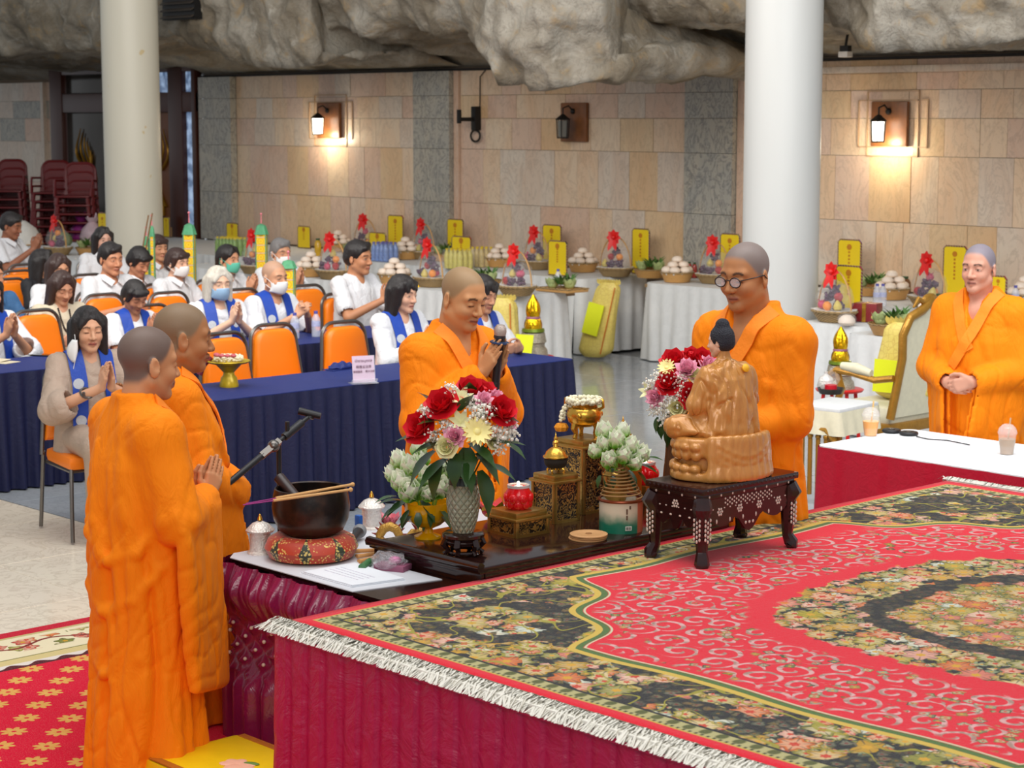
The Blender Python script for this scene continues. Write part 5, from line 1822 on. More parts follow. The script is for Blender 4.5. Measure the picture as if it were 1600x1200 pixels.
# ---- singing bowl on its cushion
p = at(487, 872, TZ)
t = thing('bowl_cushion', 'round red and gold brocade cushion under the dark singing bowl', 'cushion', (p.x, p.y, TZ))
M = Mat('red_gold_brocade')
q = ncoord(); x_, y_, z_ = nxyz(q)
an = vatan2(y_, x_)
dia = ((an * 4.0).sin().abs() + (z_ - 0.045).abs() * 9.0)
sp = nvor(q, 95, 'F1'); spd = N(sp.outputs['Distance']).lt(0.36)
c = nmix(dia.lt(0.55), srgb(176, 52, 22), srgb(36, 44, 24))
c = nmix(spd * nnoise(q, 22, 2).ss(0.42, 0.55), c, srgb(220, 184, 96))
c = nmix(dia.lt(0.55) * N(sp.outputs['Distance']).lt(0.45), c, srgb(196, 170, 90))
M.set(col=c, rough=0.5, sheen=0.2); M.bump(nnoise(q, 60, 2), 0.2, 0.004)
R0 = .172
b = MB(); b.lathe([(0, .004), (R0 * .6, 0), (R0 * .9, .012), (R0, .046), (R0 * .92, .078), (R0 * .72, .096), (R0 * .45, .088), (0, .080)], n=48); b.build('stuffed_pad', M.m, t)
t = thing('singing_bowl', 'large dark bronze singing bowl on the brocade cushion', 'bowl', (p.x, p.y, TZ + .090))
m_bronze = Mat('dark_bronze'); q = ncoord()
m_bronze.set(col=nmix(nnoise(q, 12, 5).ss(0.4, 0.65), srgb(34, 28, 26), srgb(66, 46, 36)), rough=0.33, metal=0.55); m_bronze.bump(nnoise(q, 70, 3), 0.12, 0.004)
b = MB(); b.lathe([(0, 0), (.085, 0), (.118, .020), (.137, .06), (.143, .105), (.137, .150), (.132, .172), (.128, .174), (.124, .170), (.128, .14), (.130, .10), (.115, .04), (0, .02)], n=56); b.build('shell', m_bronze.m, t)
bz = TZ + .264
w1, w2 = at(436, 748, bz + .02), at(470, 775, bz - .02)
b = MB(); b.tube([w1 + Vector((0, 0, .005)), w2 + Vector((.01, .03, -.07))], [.021, .021], 14); o = b.build('striking_mallet', flat('dark_wood_mallet', (42, 26, 24), 0.4)); tag(o, 'short dark mallet standing in the singing bowl', 'mallet')
for (xa, ya, xb, yb, lab, nm) in ((384, 787, 551, 757, 'upper of two incense sticks lying across the singing bowl', 1), (380, 789, 548, 765, 'lower of two incense sticks lying across the singing bowl', 0)):
    a_, b_ = at(xa, ya, bz + .010), at(xb, yb, bz + .010)
    a_.z -= .0; d_ = b_ - a_
    t = thing('incense_stick', lab, 'incense', (a_.x, a_.y, a_.z), 0, None)
    m = MB(); m.tube([(0, 0, 0), tuple(d_ * .30)], .0022, 6); m.build('purple_tail', flat('purple_stick', (150, 40, 120), 0.6), t)
    m = MB(); m.tube([tuple(d_ * .27), tuple(d_)], .0055 if nm else .005, 8); m.ball(tuple(d_), .0085, seg=8, ring=6); m.build('coated_stick', flat('tan_incense', (206, 158, 100), 0.7), t)

# ---- silver jars
m_silverjar = flat('embossed_silver', (226, 220, 212), 0.3, metal=0.35, var=0.25, scale=60, bump=0.5, bscale=140)
def silver_jar(px, py, label):
    p = at(px, py, TZ)
    t = thing('silver_jar', label, 'jar', (p.x, p.y, TZ), 0, 'silver jars')
    b = MB(); b.lathe([(0, 0), (.052, 0), (.050, .008), (.040, .014), (.039, .082), (.042, .086), (0, .086)], n=24); b.build('body', m_silverjar, t)
    b = MB(); b.lathe([(0, .084), (.050, .084), (.053, .090), (.046, .098), (.030, .114), (.012, .122), (0, .124)], n=24, f=lambda a, i: 1 + .03 * math.cos(a * 12)); b.build('lid', m_silverjar, t)
    b = MB(); b.lathe([(.004, .122), (.010, .128), (.008, .136), (.004, .146), (0, .152)], n=10); b.build('finial', m_gold, t)
silver_jar(407, 865, 'silver lidded jar at the left corner of the altar table')
silver_jar(581, 826, 'silver lidded jar behind the singing bowl, beside the lotus buds')

# ---- microphone lying behind the cushion
p = at(562, 836, TZ + .02)
t = thing('microphone', 'microphone with grey ball grille lying beside the brocade cushion', 'microphone', (p.x, p.y, TZ + .036))
b = MB(); b.ball((0, 0, 0), .027, seg=20, ring=14); b.build('grille', flat('mic_mesh_grey', (140, 142, 144), 0.5, metal=0.4, bump=0.5, bscale=300), t)
b = MB(); b.lathe([(0, -.02), (.021, -.015), (.021, -.03), (.017, -.05), (.012, -.19), (0, -.19)], n=16, rot=Matrix.Rotation(1.45, 4, 'Y') @ Matrix.Identity(4)); b.build('handle', flat('black_mic_body', (28, 28, 30), 0.4), t, rot=(0, 0, 2.2))
b = MB(); b.box((-.03, .02, .03), (.03, .02, .05), bev=.006); b.build('blue_tag', flat('blue_plastic', (30, 90, 170), 0.4), t)

# ---- mic boom stand
m_matte = flat('matte_black_metal', (36, 36, 38), 0.45, metal=0.3)
pb = at(430, 760, .72)
base = G(436, 735, 0.95); base.z = 0
hb = PX(430, 698, base.x) if False else None
D0 = depth(base)
jt = Vector((0, 0, CAMH)) + ray(430, 698) * D0
t = thing('microphone_stand', 'black boom microphone stand between the second monk and the navy table', 'stand', (base.x, base.y, 0.01))
o_ = Vector((base.x, base.y, 0.01))
j0 = Vector((0, 0, jt.z - .01))
b = MB(); b.tube([(0, 0, .10), (0, 0, .62)], .014, 10); b.tube([(0, 0, .6), j0], .010, 10); b.lathe([(.018, .58), (.018, .66), (0, .66)]); b.build('pole', m_matte, t)
for k in range(3):
    a_ = 2 * PI * k / 3 + .4
    b = MB(); b.tube([(0, 0, .16), (.30 * math.cos(a_), .30 * math.sin(a_), .012)], .010, 8); b.build('leg', m_matte, t)
def onD(px, py, dd=0): return Vector((0, 0, CAMH)) + ray(px, py) * (D0 + dd) - o_
e1, e2 = onD(356, 756, -.15), onD(484, 650, .12)
b = MB(); b.tube([e1, e1.lerp(e2, .42)], [.0125, .0125], 10); b.tube([e1.lerp(e2, .2), e2], [.009, .009], 10); b.build('boom', m_matte, t)
b = MB(); b.tube([e1.lerp(e2, .40), e1.lerp(e2, .62)], .017, 4); b.ball(tuple(e1.lerp(e2, .55) + Vector((0, 0, .0))), .024, seg=10, ring=8); b.build('boom_clamp', m_chairframe, t)
b = MB(); b.tube([e1.lerp(e2, .68), e1.lerp(e2, .9)], .016, 10); b.tube([e1.lerp(e2, .72), e1.lerp(e2, .72) + Vector((0, 0, .05))], .009, 8); b.build('counterweight_joint', m_matte, t)
b = MB(); b.tube([e2 - Vector((0, 0, .01)), e2 + (e2 - e1).normalized() * .01 + Vector((.0, 0, .005))], .016, 10); b.tube([e2 + Vector((-.03, -.03, .02)), e2 + Vector((.03, .03, -.0))], [.015, .013], 12); b.build('mic_clip', m_matte, t)

# ---- booklet, incense bundle, wrapped parcel, roll
a_ = [at(520, 908, TZ + .004), at(578, 882, TZ + .004), at(636, 897, TZ + .004), at(560, 922, TZ + .004)]
pts = [at(467, 897, TZ), at(548, 920, TZ), at(634, 908, TZ), at(552, 882, TZ)]
cen = sum(pts, Vector()) / 4
t = thing('booklet', 'open white booklet on the front edge of the altar table', 'booklet', (cen.x, cen.y, TZ + .001))
for k, dz in enumerate((0, .004, .008)):
    b = MB(); b.poly([(q - cen) * (1 - .03 * k) + Vector((0.004 * k, 0, dz)) for q in pts], (0, 0, .003)); b.build('sheet', flat('white_paper', (226, 230, 236), 0.7, var=0.03), t)
m_print = flat('faint_print', (196, 190, 206), 0.8)
for k in range(4):
    b = MB()
    q0 = pts[0].lerp(pts[3], .32 + .1 * k) - cen; q1 = pts[1].lerp(pts[2], .32 + .1 * k) - cen
    for i in range(12):
        m = q0.lerp(q1, .18 + .055 * i); b.box((m.x, m.y, .0115), (.012, .004, .0006))
    tag(b.build('text_line', m_print, t), kind='stuff')
p = at(590, 862, TZ)
for k in range(6):
    q1, q2 = at(552 + 2 * k, 861 + 4 * k, TZ + .006), at(612 - 1.5 * k, 859 + 2 * k, TZ + .006)
    q1.z += .008 * (k % 2); q2.z += .008 * (k % 2)
    b = MB(); b.tube([q1 - q1, q2 - q1], .0075, 8)
    o = b.build('incense_stick', flat('incense_tan', (206, 150, 90), 0.7), None, tuple(q1)); tag(o, ['rearmost', 'second rearmost', 'third from the rear', 'third from the front', 'second from the front', 'frontmost'][k] + ' thick tan incense stick of the bundle right of the brocade cushion', 'incense', 'incense bundle on the altar table')
p = at(572, 888, TZ)
t = thing('green_roll', 'small green patterned roll beside the booklet', 'roll', (p.x, p.y, TZ + .014), .6)
b = MB(); b.lathe([(0, -.05), (.014, -.05), (.014, .05), (0, .05)], rot=Matrix.Rotation(PI / 2, 4, 'X'), n=16); b.build('wrapper', flat('green_wrapper', (60, 110, 66), 0.4, var=0.5, scale=60), t)
p = at(606, 890, TZ)
t = thing('wrapped_gift', 'small magenta packet wrapped in clear cellophane behind the booklet', 'packet', (p.x, p.y, TZ + .001), .4)
b = MB(); b.box((.02, .0, .012), (.12, .07, .022), bev=.004); b.build('packet', flat('mauve_box', (140, 78, 104), 0.5), t)
m_cello = Mat('cellophane'); m_cello.set(col=(.95, .92, .98), rough=.08, alpha=.30, spec=0.9, coat=0.5); m_cello.bump(nnoise(ncoord(), 22, 3, .6, 2), 1.0, .05); m_cello = m_cello.m
b = MB(); b.ball((0, 0, .03), (.07, .05, .035), seg=16, ring=10)
for v in b.bm.verts: v.co *= 1 + .14 * math.sin(v.co.x * 140 + v.co.y * 90) * math.cos(v.co.z * 120)
b.build('cellophane_wrap', m_cello, t)
b = MB(); b.ball((.03, 0, .036), (.025, .02, .016)); b.build('magenta_sweet', flat('magenta_foil', (190, 40, 130), 0.25, metal=0.3), t)

# ---- gilded dragon figurine
p = at(612, 848, TZ)
t = thing('dragon_figurine', 'small gilded dragon figurine with red spines behind the incense bundle', 'figurine', (p.x, p.y, TZ), math.radians(47))
m_dr = flat('gilded_scales', (190, 146, 66), 0.35, metal=0.6, var=0.3, scale=90, bump=0.5, bscale=180)
m_rs = flat('red_spine', (132, 44, 40), 0.5, var=.2)
arc = [(-.045, 0, .004), (-.045, 0, .03), (-.030, 0, .055), (-.006, 0, .064), (.018, 0, .052), (.030, 0, .028), (.044, 0, .012), (.066, 0, .022), (.082, 0, .042), (.098, 0, .046)]
b = MB(); b.tube(arc, [.014, .017, .019, .019, .018, .016, .015, .015, .014, .008], 10); b.build('body', m_dr, t)
for k in range(9):
    q = Vector(arc[min(k // 2 + 1, 5)]).lerp(Vector(arc[min(k // 2 + 2, 6)]), (k % 2) * .5)
    d_ = (q - Vector((-.006, 0, .02))).normalized()
    b = MB(); b.tube([q + d_ * .012, q + d_ * .032], [.006, .001], 5); b.build('spine', m_rs, t)
b = MB(); b.ball((.105, 0, .045), (.022, .016, .016)); b.tube([(.115, 0, .046), (.136, 0, .042)], [.012, .008], 8); b.build('head', m_dr, t)
for s in (-1, 1):
    b = MB(); b.tube([(.095, s * .008, .055), (.082, s * .014, .075), (.076, s * .02, .086)], [.005, .004, .001], 5); b.build('horn', m_rs, t)
for k, x in enumerate((-.04, .05)):
    b = MB(); b.tube([(x, .012, .02), (x + .008, .022, .008), (x + .022, .024, .004)], [.008, .007, .004], 6); b.tube([(x, -.012, .02), (x + .008, -.022, .008), (x + .022, -.024, .004)], [.008, .007, .004], 6)
    tag(b.build('claws', m_dr, t), kind='stuff')
p = at(608, 822, TZ)
t = thing('pink_lotus_lamp', 'pink glass lotus dish behind the dragon figurine', 'dish', (p.x, p.y, TZ))
b = MB()
for r in range(2):
    for k in range(8):
        a_ = 2 * PI * (k + .5 * r) / 8; d_ = Vector((math.cos(a_), math.sin(a_), .8))
        b.petal((.012 * math.cos(a_), .012 * math.sin(a_), .006), d_, (0, 0, 1), .06 - .01 * r, .02, .2)
b.build('petals', flat('pink_glass', (206, 96, 110), 0.2, var=.1), t); b = MB(); b.lathe([(0, 0), (.03, 0), (.03, .008), (0, .012)]); b.build('base', m_gold, t)
p = at(648, 842, TZ)
t = thing('brown_cup', 'small brown ribbed cup left of the amber vase', 'cup', (p.x, p.y, SZ))
b = MB(); b.lathe([(0, 0), (.022, 0), (.029, .03), (.030, .034), (.026, .034), (.024, .02), (0, .018)], n=32, f=lambda a, i: 1 + .04 * math.cos(16 * a)); b.build('cup_body', flat('brown_pleated', (74, 40, 34), 0.5), t)
p = at(636, 812, TZ)
t = thing('oil_lamp', 'thin dark pedestal lamp just left of the amber vase', 'lamp', (p.x, p.y, TZ))
b = MB(); b.lathe([(0, 0), (.03, 0), (.028, .008), (.006, .014), (.006, .05), (.014, .056), (0, .06)]); b.build('stem', m_matte, t); b = MB(); b.lathe([(.01, .056), (.03, .066), (.032, .078), (.02, .074), (0, .066)]); b.build('dish', m_matte, t)

# ---- flowers
m_leaf = Mat('glossy_leaf'); q = ncoord()
m_leaf.set(col=nmix(nnoise(nvmath('ADD', q, nvmath('MULTIPLY', nvec(nrand(), nrand(), nrand()), (9, 9, 9))), 14, 3), srgb(20, 48, 22), srgb(62, 98, 44)), rough=0.3)
m_leaf = m_leaf.m
m_rose = flat('red_rose', (214, 8, 30), 0.6, var=.2, scale=30)
m_pinkf = flat('pink_carnation', (255, 178, 200), 0.6, var=.15, scale=40)
m_yelf = flat('pale_yellow_petal', (240, 226, 150), 0.6, var=.1)
m_creamf = flat('cream_petal', (232, 228, 176), 0.6, var=.1)
m_gyp = flat('gypsophila_white', (240, 238, 226), 0.7, var=.05)
m_lotus = Mat('lotus_white_green'); q = ncoord(); _, _, z_ = nxyz(q)
m_lotus.set(col=nmix(z_.ss(.002, .040), srgb(160, 206, 80), srgb(250, 252, 236)), rough=.5); m_lotus = m_lotus.m
m_lotusg = flat('lotus_outer_petal', (158, 204, 78), .5, var=.2)

def rose_mesh(r=.035, n=3):
    b = MB()
    for ring, (cnt, L, W_, el) in enumerate(((3, .75, .5, 1.9), (5, .95, .62, 1.15), (6, 1.12, .72, .6), (6, 1.15, .78, .25))):
        for k in range(cnt):
            a_ = 2 * PI * k / cnt + ring * .7
            d_ = Vector((math.cos(a_), math.sin(a_), el))
            b.petal((.12 * r * math.cos(a_), .12 * r * math.sin(a_), -.25 * r), d_, (0, 0, 1), r * L, r * W_, .45 if ring < 3 else .1, 4, .8)
    return b.mesh('rose')
def carnation_mesh(r=.028):
    b = MB()
    for ring in range(5):
        cnt = 7
        for k in range(cnt):
            a_ = 2 * PI * k / cnt + ring * .45; el = 2.2 - ring * .5
            d_ = Vector((math.cos(a_), math.sin(a_), el))
            b.petal((0, 0, -.4 * r), d_, (0, 0, 1) if k % 2 else (math.cos(a_), math.sin(a_), 0), r * 1.25, r * .42, .3 * (1 if k % 2 else -.6), 3, 1.1)
    return b.mesh('carnation')
def daisy_mesh(r=.034):
    b = MB()
    for ring in range(2):
        for k in range(13):
            a_ = 2 * PI * (k + .5 * ring) / 13; d_ = Vector((math.cos(a_), math.sin(a_), .35 + .3 * ring))
            b.petal((0, 0, 0), d_, (0, 0, 1), r, r * .17, -.15, 3, .6)
    b.ball((0, 0, .004), (.008, .008, .005), seg=8, ring=6)
    return b.mesh('daisy')
def lily_mesh(r=.03):
    b = MB()
    for k in range(6):
        a_ = 2 * PI * k / 6; b.petal((0, 0, -.02), (math.cos(a_) * .6, math.sin(a_) * .6, 1), (math.cos(a_), math.sin(a_), 0), r * 1.5, r * .36, .35, 4, .3)
    return b.mesh('lily')
def gyp_mesh():
    b = MB()
    for k in range(40):
        d_ = Vector(RNG.normal(size=3)); d_.normalize()
        c = d_ * RNG.uniform(.012, .034)
        b.ball(tuple(c), RNG.uniform(.0032, .0052), seg=6, ring=4)
    for k in range(10):
        d_ = Vector(RNG.normal(size=3)).normalized() * .03; b.tube([(0, 0, -.03), tuple(d_)], .0008, 4)
    return b.mesh('babys_breath')
def lotus_mesh(r=.026):
    b = MB()
    for ring, (cnt, L, W_, el) in enumerate(((3, 1.9, .8, 3.2), (4, 1.95, .9, 1.7), (4, 1.8, .95, 1.15))):
        for k in range(cnt):
            a_ = 2 * PI * k / cnt + ring * .6; d_ = Vector((math.cos(a_), math.sin(a_), el))
            b.petal((.16 * r * math.cos(a_), .16 * r * math.sin(a_), -.2 * r), d_, (-math.cos(a_), -math.sin(a_), .1), r * L, r * W_ * .92, .42, 6, .12)
    return b.mesh('lotus_bud')
def lotusouter_mesh(r=.026):
    b = MB()
    for k in range(4):
        a_ = 2 * PI * k / 4 + .3; d_ = Vector((math.cos(a_), math.sin(a_), .55))
        b.petal((0, 0, -.3 * r), d_, (0, 0, 1), r * 1.35, r * .62, .25, 4, .7)
    return b.mesh('outer_petals')
def leaf_mesh(L=.09, W_=.022, cup=-.35):
    b = MB(); b.petal((0, 0, 0), (1, 0, 0), (0, 0, 1), L, W_, cup, 6, .05); return b.mesh('leaf')
FM = {}
for nm, me, m in (('rose', rose_mesh(), m_rose), ('carnation', carnation_mesh(), m_pinkf), ('daisy', daisy_mesh(), m_yelf), ('cream_rose', rose_mesh(.026), m_creamf), ('lily', lily_mesh(), m_creamf),
                  ('babys_breath', gyp_mesh(), m_gyp), ('lotus_bud', lotus_mesh(), m_lotus), ('outer_petals', lotusouter_mesh(), m_lotusg), ('leaf', leaf_mesh(), m_leaf), ('long_leaf', leaf_mesh(.15, .020, -.5), m_leaf)):
    me.materials.append(m); FM[nm] = me
def face(d):
    return Vector(d).normalized().to_track_quat('Z', 'Y').to_euler()
def flower(kind, t, loc, d, s=1.0):
    o = link(kind if kind != 'long_leaf' else 'leaf', FM[kind], None, t, tuple(loc), face(d), (s, s, s))
    if kind == 'babys_breath': o['kind'] = 'stuff'
    return o
def leaf(t, loc, d, s=1.0, kind='leaf'):
    d = Vector(d).normalized(); q = d.to_track_quat('X', 'Z').to_euler()
    return link('leaf', FM[kind], None, t, tuple(loc), q, (s, s, s))
ca = math.radians(47)
RT = Vector((math.cos(ca), math.sin(ca), 0)); FW = Vector((math.sin(ca), -math.cos(ca), 0)); UP = Vector((0, 0, 1))
def view(px, s, cx, base): pass

# tall bouquet in the glass vase
pv_ = at(724, 866, SZ)
t = thing('vase_stand', 'carved round black wooden stand under the glass vase', 'stand', (pv_.x, pv_.y, SZ))
b = MB(); b.lathe([(0, .058), (.066, .058), (.075, .066), (.075, .076), (.066, .082), (0, .080)], n=32); b.lathe([(.060, .038), (.066, .05), (.060, .058), (.05, .05)], n=32); b.build('top', m_lacquer, t)
for k in range(6):
    a_ = 2 * PI * k / 6; c_, s_ = math.cos(a_), math.sin(a_)
    b = MB(); b.tube([(.062 * c_, .062 * s_, .06), (.072 * c_, .072 * s_, .04), (.056 * c_, .056 * s_, .02), (.070 * c_, .070 * s_, .005)], [.012, .013, .009, .010], 7); b.build('foot', m_lacquer, t)
b = MB(); b.tube([(.055 * math.cos(a), .055 * math.sin(a), .012) for a in np.linspace(0, 2 * PI, 24, endpoint=False)], .006, 6, closed=True); b.build('foot_ring', m_lacquer, t)
VZ = SZ + .082
t = thing('glass_vase', 'cut-glass vase with a diamond pattern on the black stand', 'vase', (pv_.x, pv_.y, VZ))
m_cut = Mat('cut_glass'); q = ncoord(); x_, y_, z_ = nxyz(q)
an = vatan2(y_, x_)
g1 = ((an * 7.0 + z_ * 100.0).sin()).abs().min((an * 7.0 - z_ * 100.0).sin().abs())
m_cut.set(col=nmix(g1.ss(.0, .25), srgb(150, 160, 130), srgb(216, 218, 188)), rough=.1, trans=.5, ior=1.3, spec=.7); m_cut.bump(g1, .7, .01)
b = MB(); b.lathe([(0, 0), (.036, 0), (.040, .008), (.052, .05), (.060, .10), (.060, .13), (.052, .165), (.046, .185), (.050, .196), (.047, .196), (.043, .185), (.048, .165), (.054, .12), (.036, .02), (0, .016)], n=40); b.build('cut_glass_body', m_cut.m, t)
b = MB(); b.lathe([(.049, .170), (.053, .172), (.050, .200), (.046, .200)], n=32); b.build('dark_neck_band', flat('dark_green_band', (30, 38, 30), .3), t)
BC = Vector((pv_.x, pv_.y, VZ + .19))
t = thing('flower_bouquet', 'bouquet of red roses, pink carnations and white sprays in the cut-glass vase', 'bouquet', tuple(BC))
sB = FPX / depth(BC)
def off(px, py, fwd=0.0):
    """from the vase mouth: right/up by photo pixels, towards the viewer by fwd"""
    return RT * ((px - 724) / sB) + UP * ((752 - py) / sB) + FW * fwd
for px, py, f_, k, s in ((692, 631, .05, 'rose', 1.12), (658, 667, .05, 'rose', 1.1), (784, 641, .05, 'rose', 1.08), (735, 612, -.02, 'rose', 1.0), (757, 618, -.05, 'rose', .9), (712, 677, .10, 'carnation', 1.0), (757, 622, .05, 'carnation', .8), (776, 622, .0, 'carnation', .8),
                         (798, 662, .0, 'carnation', .7), (747, 670, .10, 'daisy', 1.15), (720, 617, .04, 'lily', .9), (721, 652, .08, 'lily', .8), (700, 693, .11, 'cream_rose', .95), (668, 645, .02, 'cream_rose', .9), (677, 690, .06, 'lily', .6), (772, 690, .06, 'cream_rose', .6)):
    o_ = off(px, py, f_); flower(k, t, o_, (o_ - off(724, 720, -.06)).normalized() + FW * .35, s * 1.5)
for px, py, f_, s in ((704, 606, .03, .8), (667, 641, .06, .8), (678, 676, .09, .8), (696, 660, .08, .8), (707, 665, .09, .7), (741, 625, .05, .9), (746, 640, .08, 1.1), (760, 636, .07, 1.1), (752, 648, .08, 1.0), (777, 672, .08, 1.1), (785, 684, .06, 1.1), (795, 664, .04, 1.0), (800, 680, .03, .9), (780, 700, .06, .8), (640, 668, .02, .5), (790, 650, .03, .8)):
    flower('babys_breath', t, off(px, py, f_), UP + FW * .3, s * 1.15)
rl = random.Random(3)
for px, py, f_, dx, dy, s in ((700, 690, .06, -1, .1, 1.0), (735, 690, .07, .6, -.2, 1.0), (745, 705, .08, .8, -.5, 1.0), (715, 705, .08, -.2, -1, .9), (700, 715, .06, -.8, -.4, 1.1), (690, 720, .06, -.5, -1, 1.0), (760, 725, .04, 1, -.1, .9), (790, 694, .0, 1, -.3, .7), (750, 735, .05, .5, -1, 1.2), (728, 720, .09, .4, -.8, .8), (680, 705, .03, -1, -.7, 1.1), (720, 640, .05, .3, .8, .8), (740, 660, .04, .5, .5, .9), (700, 660, .04, -.6, .3, .9), (765, 650, .02, .8, .2, .9), (670, 685, .0, -1, .3, .9), (735, 640, -.04, 0, 1, 1), (690, 650, -.05, -.5, 1, 1), (770, 700, .0, .7, .4, 1), (730, 700, .03, 0, -.3, 1.1), (712, 690, .0, -.3, .4, 1.1), (752, 690, .0, .5, .2, 1.1)):
    leaf(t, off(px, py, f_), RT * dx + UP * dy + FW * .45, s * 1.5)
for k in range(9):
    a_ = 2 * PI * k / 9
    b = MB(); b.tube([(.02 * math.cos(a_), .02 * math.sin(a_), -.12), (.03 * math.cos(a_), .03 * math.sin(a_), 0), (.09 * math.cos(a_), .09 * math.sin(a_), .12)], .003, 5); b.build('stem', m_leaf, t)

# lotus bouquet in the amber vase
pl = at(668, 848, SZ - .02); pl.z = SZ
t = thing('amber_vase', 'amber glass footed vase holding lotus buds', 'vase', (pl.x, pl.y, SZ), 0, None, 1.35)
m_amber = Mat('amber_glass'); m_amber.set(col=srgb(244, 176, 8), rough=.08, trans=.15, ior=1.35, spec=.7)
b = MB(); b.lathe([(0, 0), (.036, 0), (.036, .006), (.016, .014), (.014, .026), (.036, .036), (.054, .052), (.060, .075), (.060, .10), (.057, .10), (.055, .075), (.04, .05), (0, .04)], n=8 * 4, f=lambda a, i: 1 + .03 * abs(math.cos(4 * a))); b.build('glass_body', m_amber.m, t)
LC = Vector((pl.x, pl.y, SZ + .13))
def lotus_bouquet(label, C, pts, lv, px0, py0):
    t = thing('lotus_bouquet', label, 'bouquet', tuple(C), 0, None)
    sL = FPX / depth(C)
    f = lambda px, py, w_=0: RT * ((px - px0) / sL) + UP * ((py0 - py) / sL) + FW * w_
    for px, py, w_, s in pts:
        o_ = f(px, py, w_); d_ = (o_ - f(px0, py0 + 20, -.05)).normalized() + UP * .5 + FW * .2
        bd = flower('lotus_bud', t, o_, d_, s * 1.65)
        link('outer_petals', FM['outer_petals'], None, bd)
    for px, py, w_, dx, dy, s in lv: leaf(t, f(px, py, w_), RT * dx + UP * dy + FW * .4, s * 1.35)
    b = MB()
    for k in range(8):
        a_ = k * .8; b.tube([(.02 * math.cos(a_), .02 * math.sin(a_), -.05), (.05 * math.cos(a_), .05 * math.sin(a_), .08)], .004, 5)
    tag(b.build('stems', m_lotusg, t), kind='stuff')
    return t
lotus_bouquet('bunch of white lotus buds with green leaves in the amber vase', LC,
    [(646, 742, .04, 1.0), (634, 764, .05, 1.05), (647, 777, .07, 1.15), (628, 735, .0, .9), (670, 758, .05, 1.0), (688, 772, .07, 1.05), (672, 778, .08, .8), (660, 735, -.02, .8), (700, 752, .0, .9), (655, 720, -.04, .8), (618, 755, -.0, .8)],
    [(620, 780, .03, -1, .1, .7), (625, 795, .04, -1, -.3, .7), (640, 800, .06, -.6, -.7, .6), (655, 802, .08, 0, -1, .5), (672, 800, .08, .3, -1, .5), (690, 800, .06, .8, -.6, .6), (660, 785, .05, .5, -.4, .8), (640, 785, .03, -.7, -.2, .9), (680, 745, .0, .6, .6, .8), (630, 790, .0, -1, .3, .8), (700, 780, .0, 1, 0, .7), (668, 800, .02, -.2, -.6, .7), (650, 798, .02, -.5, -.4, .8), (685, 798, .02, .5, -.4, .8)], 668, 793)

# ---- brass pedestals with fretwork
m_fret = Mat('brass_fretwork'); q = ncoord(); x_, y_, z_ = nxyz(q)
n_ = nnoise(q, 30, 2, .5, 3.0)
lines = (nnoise(q, 36, 1, .4, 2.5) - .5).abs()
mk = lines.ss(.075, .045)
m_fret.set(col=nmix(mk, srgb(22, 16, 12), srgb(206, 168, 92)), rough=.28, metal=nmix(mk, (0, 0, 0), (.85, .85, .85))); m_fret.bump(mk, 1.0, .02); m_fret = m_fret.m
def pedestal(px, py, w_, h, label):
    p = at(px, py, SZ)
    t = thing('brass_pedestal', label, 'pedestal', (p.x, p.y, SZ), math.radians(-2), 'brass pedestals')
    g = w_ / 2
    for sx in (-1, 1):
        for sy in (-1, 1):
            b = MB(); b.box((sx * (g - .008), sy * (g - .008), (h - .03) / 2), (.016, .016, h - .03), bev=.002); b.build('corner_post', m_brass, t)
    for k in range(4):
        b = MB(); b.box((0, g - .007, (h - .03) / 2 + .004), (w_ - .03, .006, h - .045)); b.build('fretwork_panel', m_fret, t, rot=(0, 0, k * PI / 2))
    b = MB(); b.box((0, 0, h - .028), (w_ + .012, w_ + .012, .012), bev=.003); b.build('moulding', m_brass, t)
    b = MB(); b.box((0, 0, h - .012), (w_ * .92, w_ * .92, .024), bev=.006); b.build('top_slab', m_brass, t)
    for k in range(4):
        b = MB(); b.box((0, g - .003, .006), (w_ - .03, .006, .012)); b.build('foot_rail', m_brass, t, rot=(0, 0, k * PI / 2))
    return p
p1 = pedestal(810, 832, .165, .092, 'lowest brass fretwork pedestal, under the near red lotus candle')
p2 = pedestal(868, 812, .135, .185, 'middle brass fretwork pedestal, under the small pierced censer')
p3 = pedestal(912, 796, .165, .290, 'tallest brass fretwork pedestal, under the tripod censer')
m_redglass = Mat('red_glass'); m_redglass.set(col=srgb(206, 20, 30), rough=.12, spec=.7, ecol=srgb(220, 20, 20), estr=.12, trans=.25, ior=1.4); m_redglass = m_redglass.m
m_flame = Mat('lit_candle_wax'); m_flame.set(col=(1, .95, .85), ecol=(1, .88, .66), estr=4.0); m_flame = m_flame.m
def lotus_candle(x, y, z, label):
    t = thing('lotus_candle', label, 'candle', (x, y, z), 0, 'red glass lotus candles')
    b = MB(); b.lathe([(0, 0), (.034, 0), (.040, .012), (.052, .035), (.050, .06), (.040, .076), (.038, .082), (.034, .082), (.036, .07), (.040, .05), (0, .02)], n=32); b.build('glass_cup', m_redglass, t)
    for ring, (z_, r_, n_) in enumerate(((.02, .044, 8), (.042, .050, 8))):
        for k in range(n_):
            a_ = 2 * PI * (k + .5 * ring) / n_
            b = MB(); b.ball((r_ * math.cos(a_), r_ * math.sin(a_), z_), (.009, .017, .018), Matrix.Rotation(a_, 4, 'Z'), 8, 6); b.build('glass_petal', m_redglass, t)
    b = MB(); b.lathe([(.034, .078), (.042, .080), (.042, .090), (.034, .090)], n=32); b.build('clear_rim', flat('clear_glass_rim', (200, 190, 186), .1), t)
    b = MB(); b.lathe([(0, .082), (.030, .080), (.030, .074), (0, .072)], n=24); b.ball((0, 0, .092), (.006, .006, .012), seg=8, ring=6); b.build('burning_wax', m_flame, t)
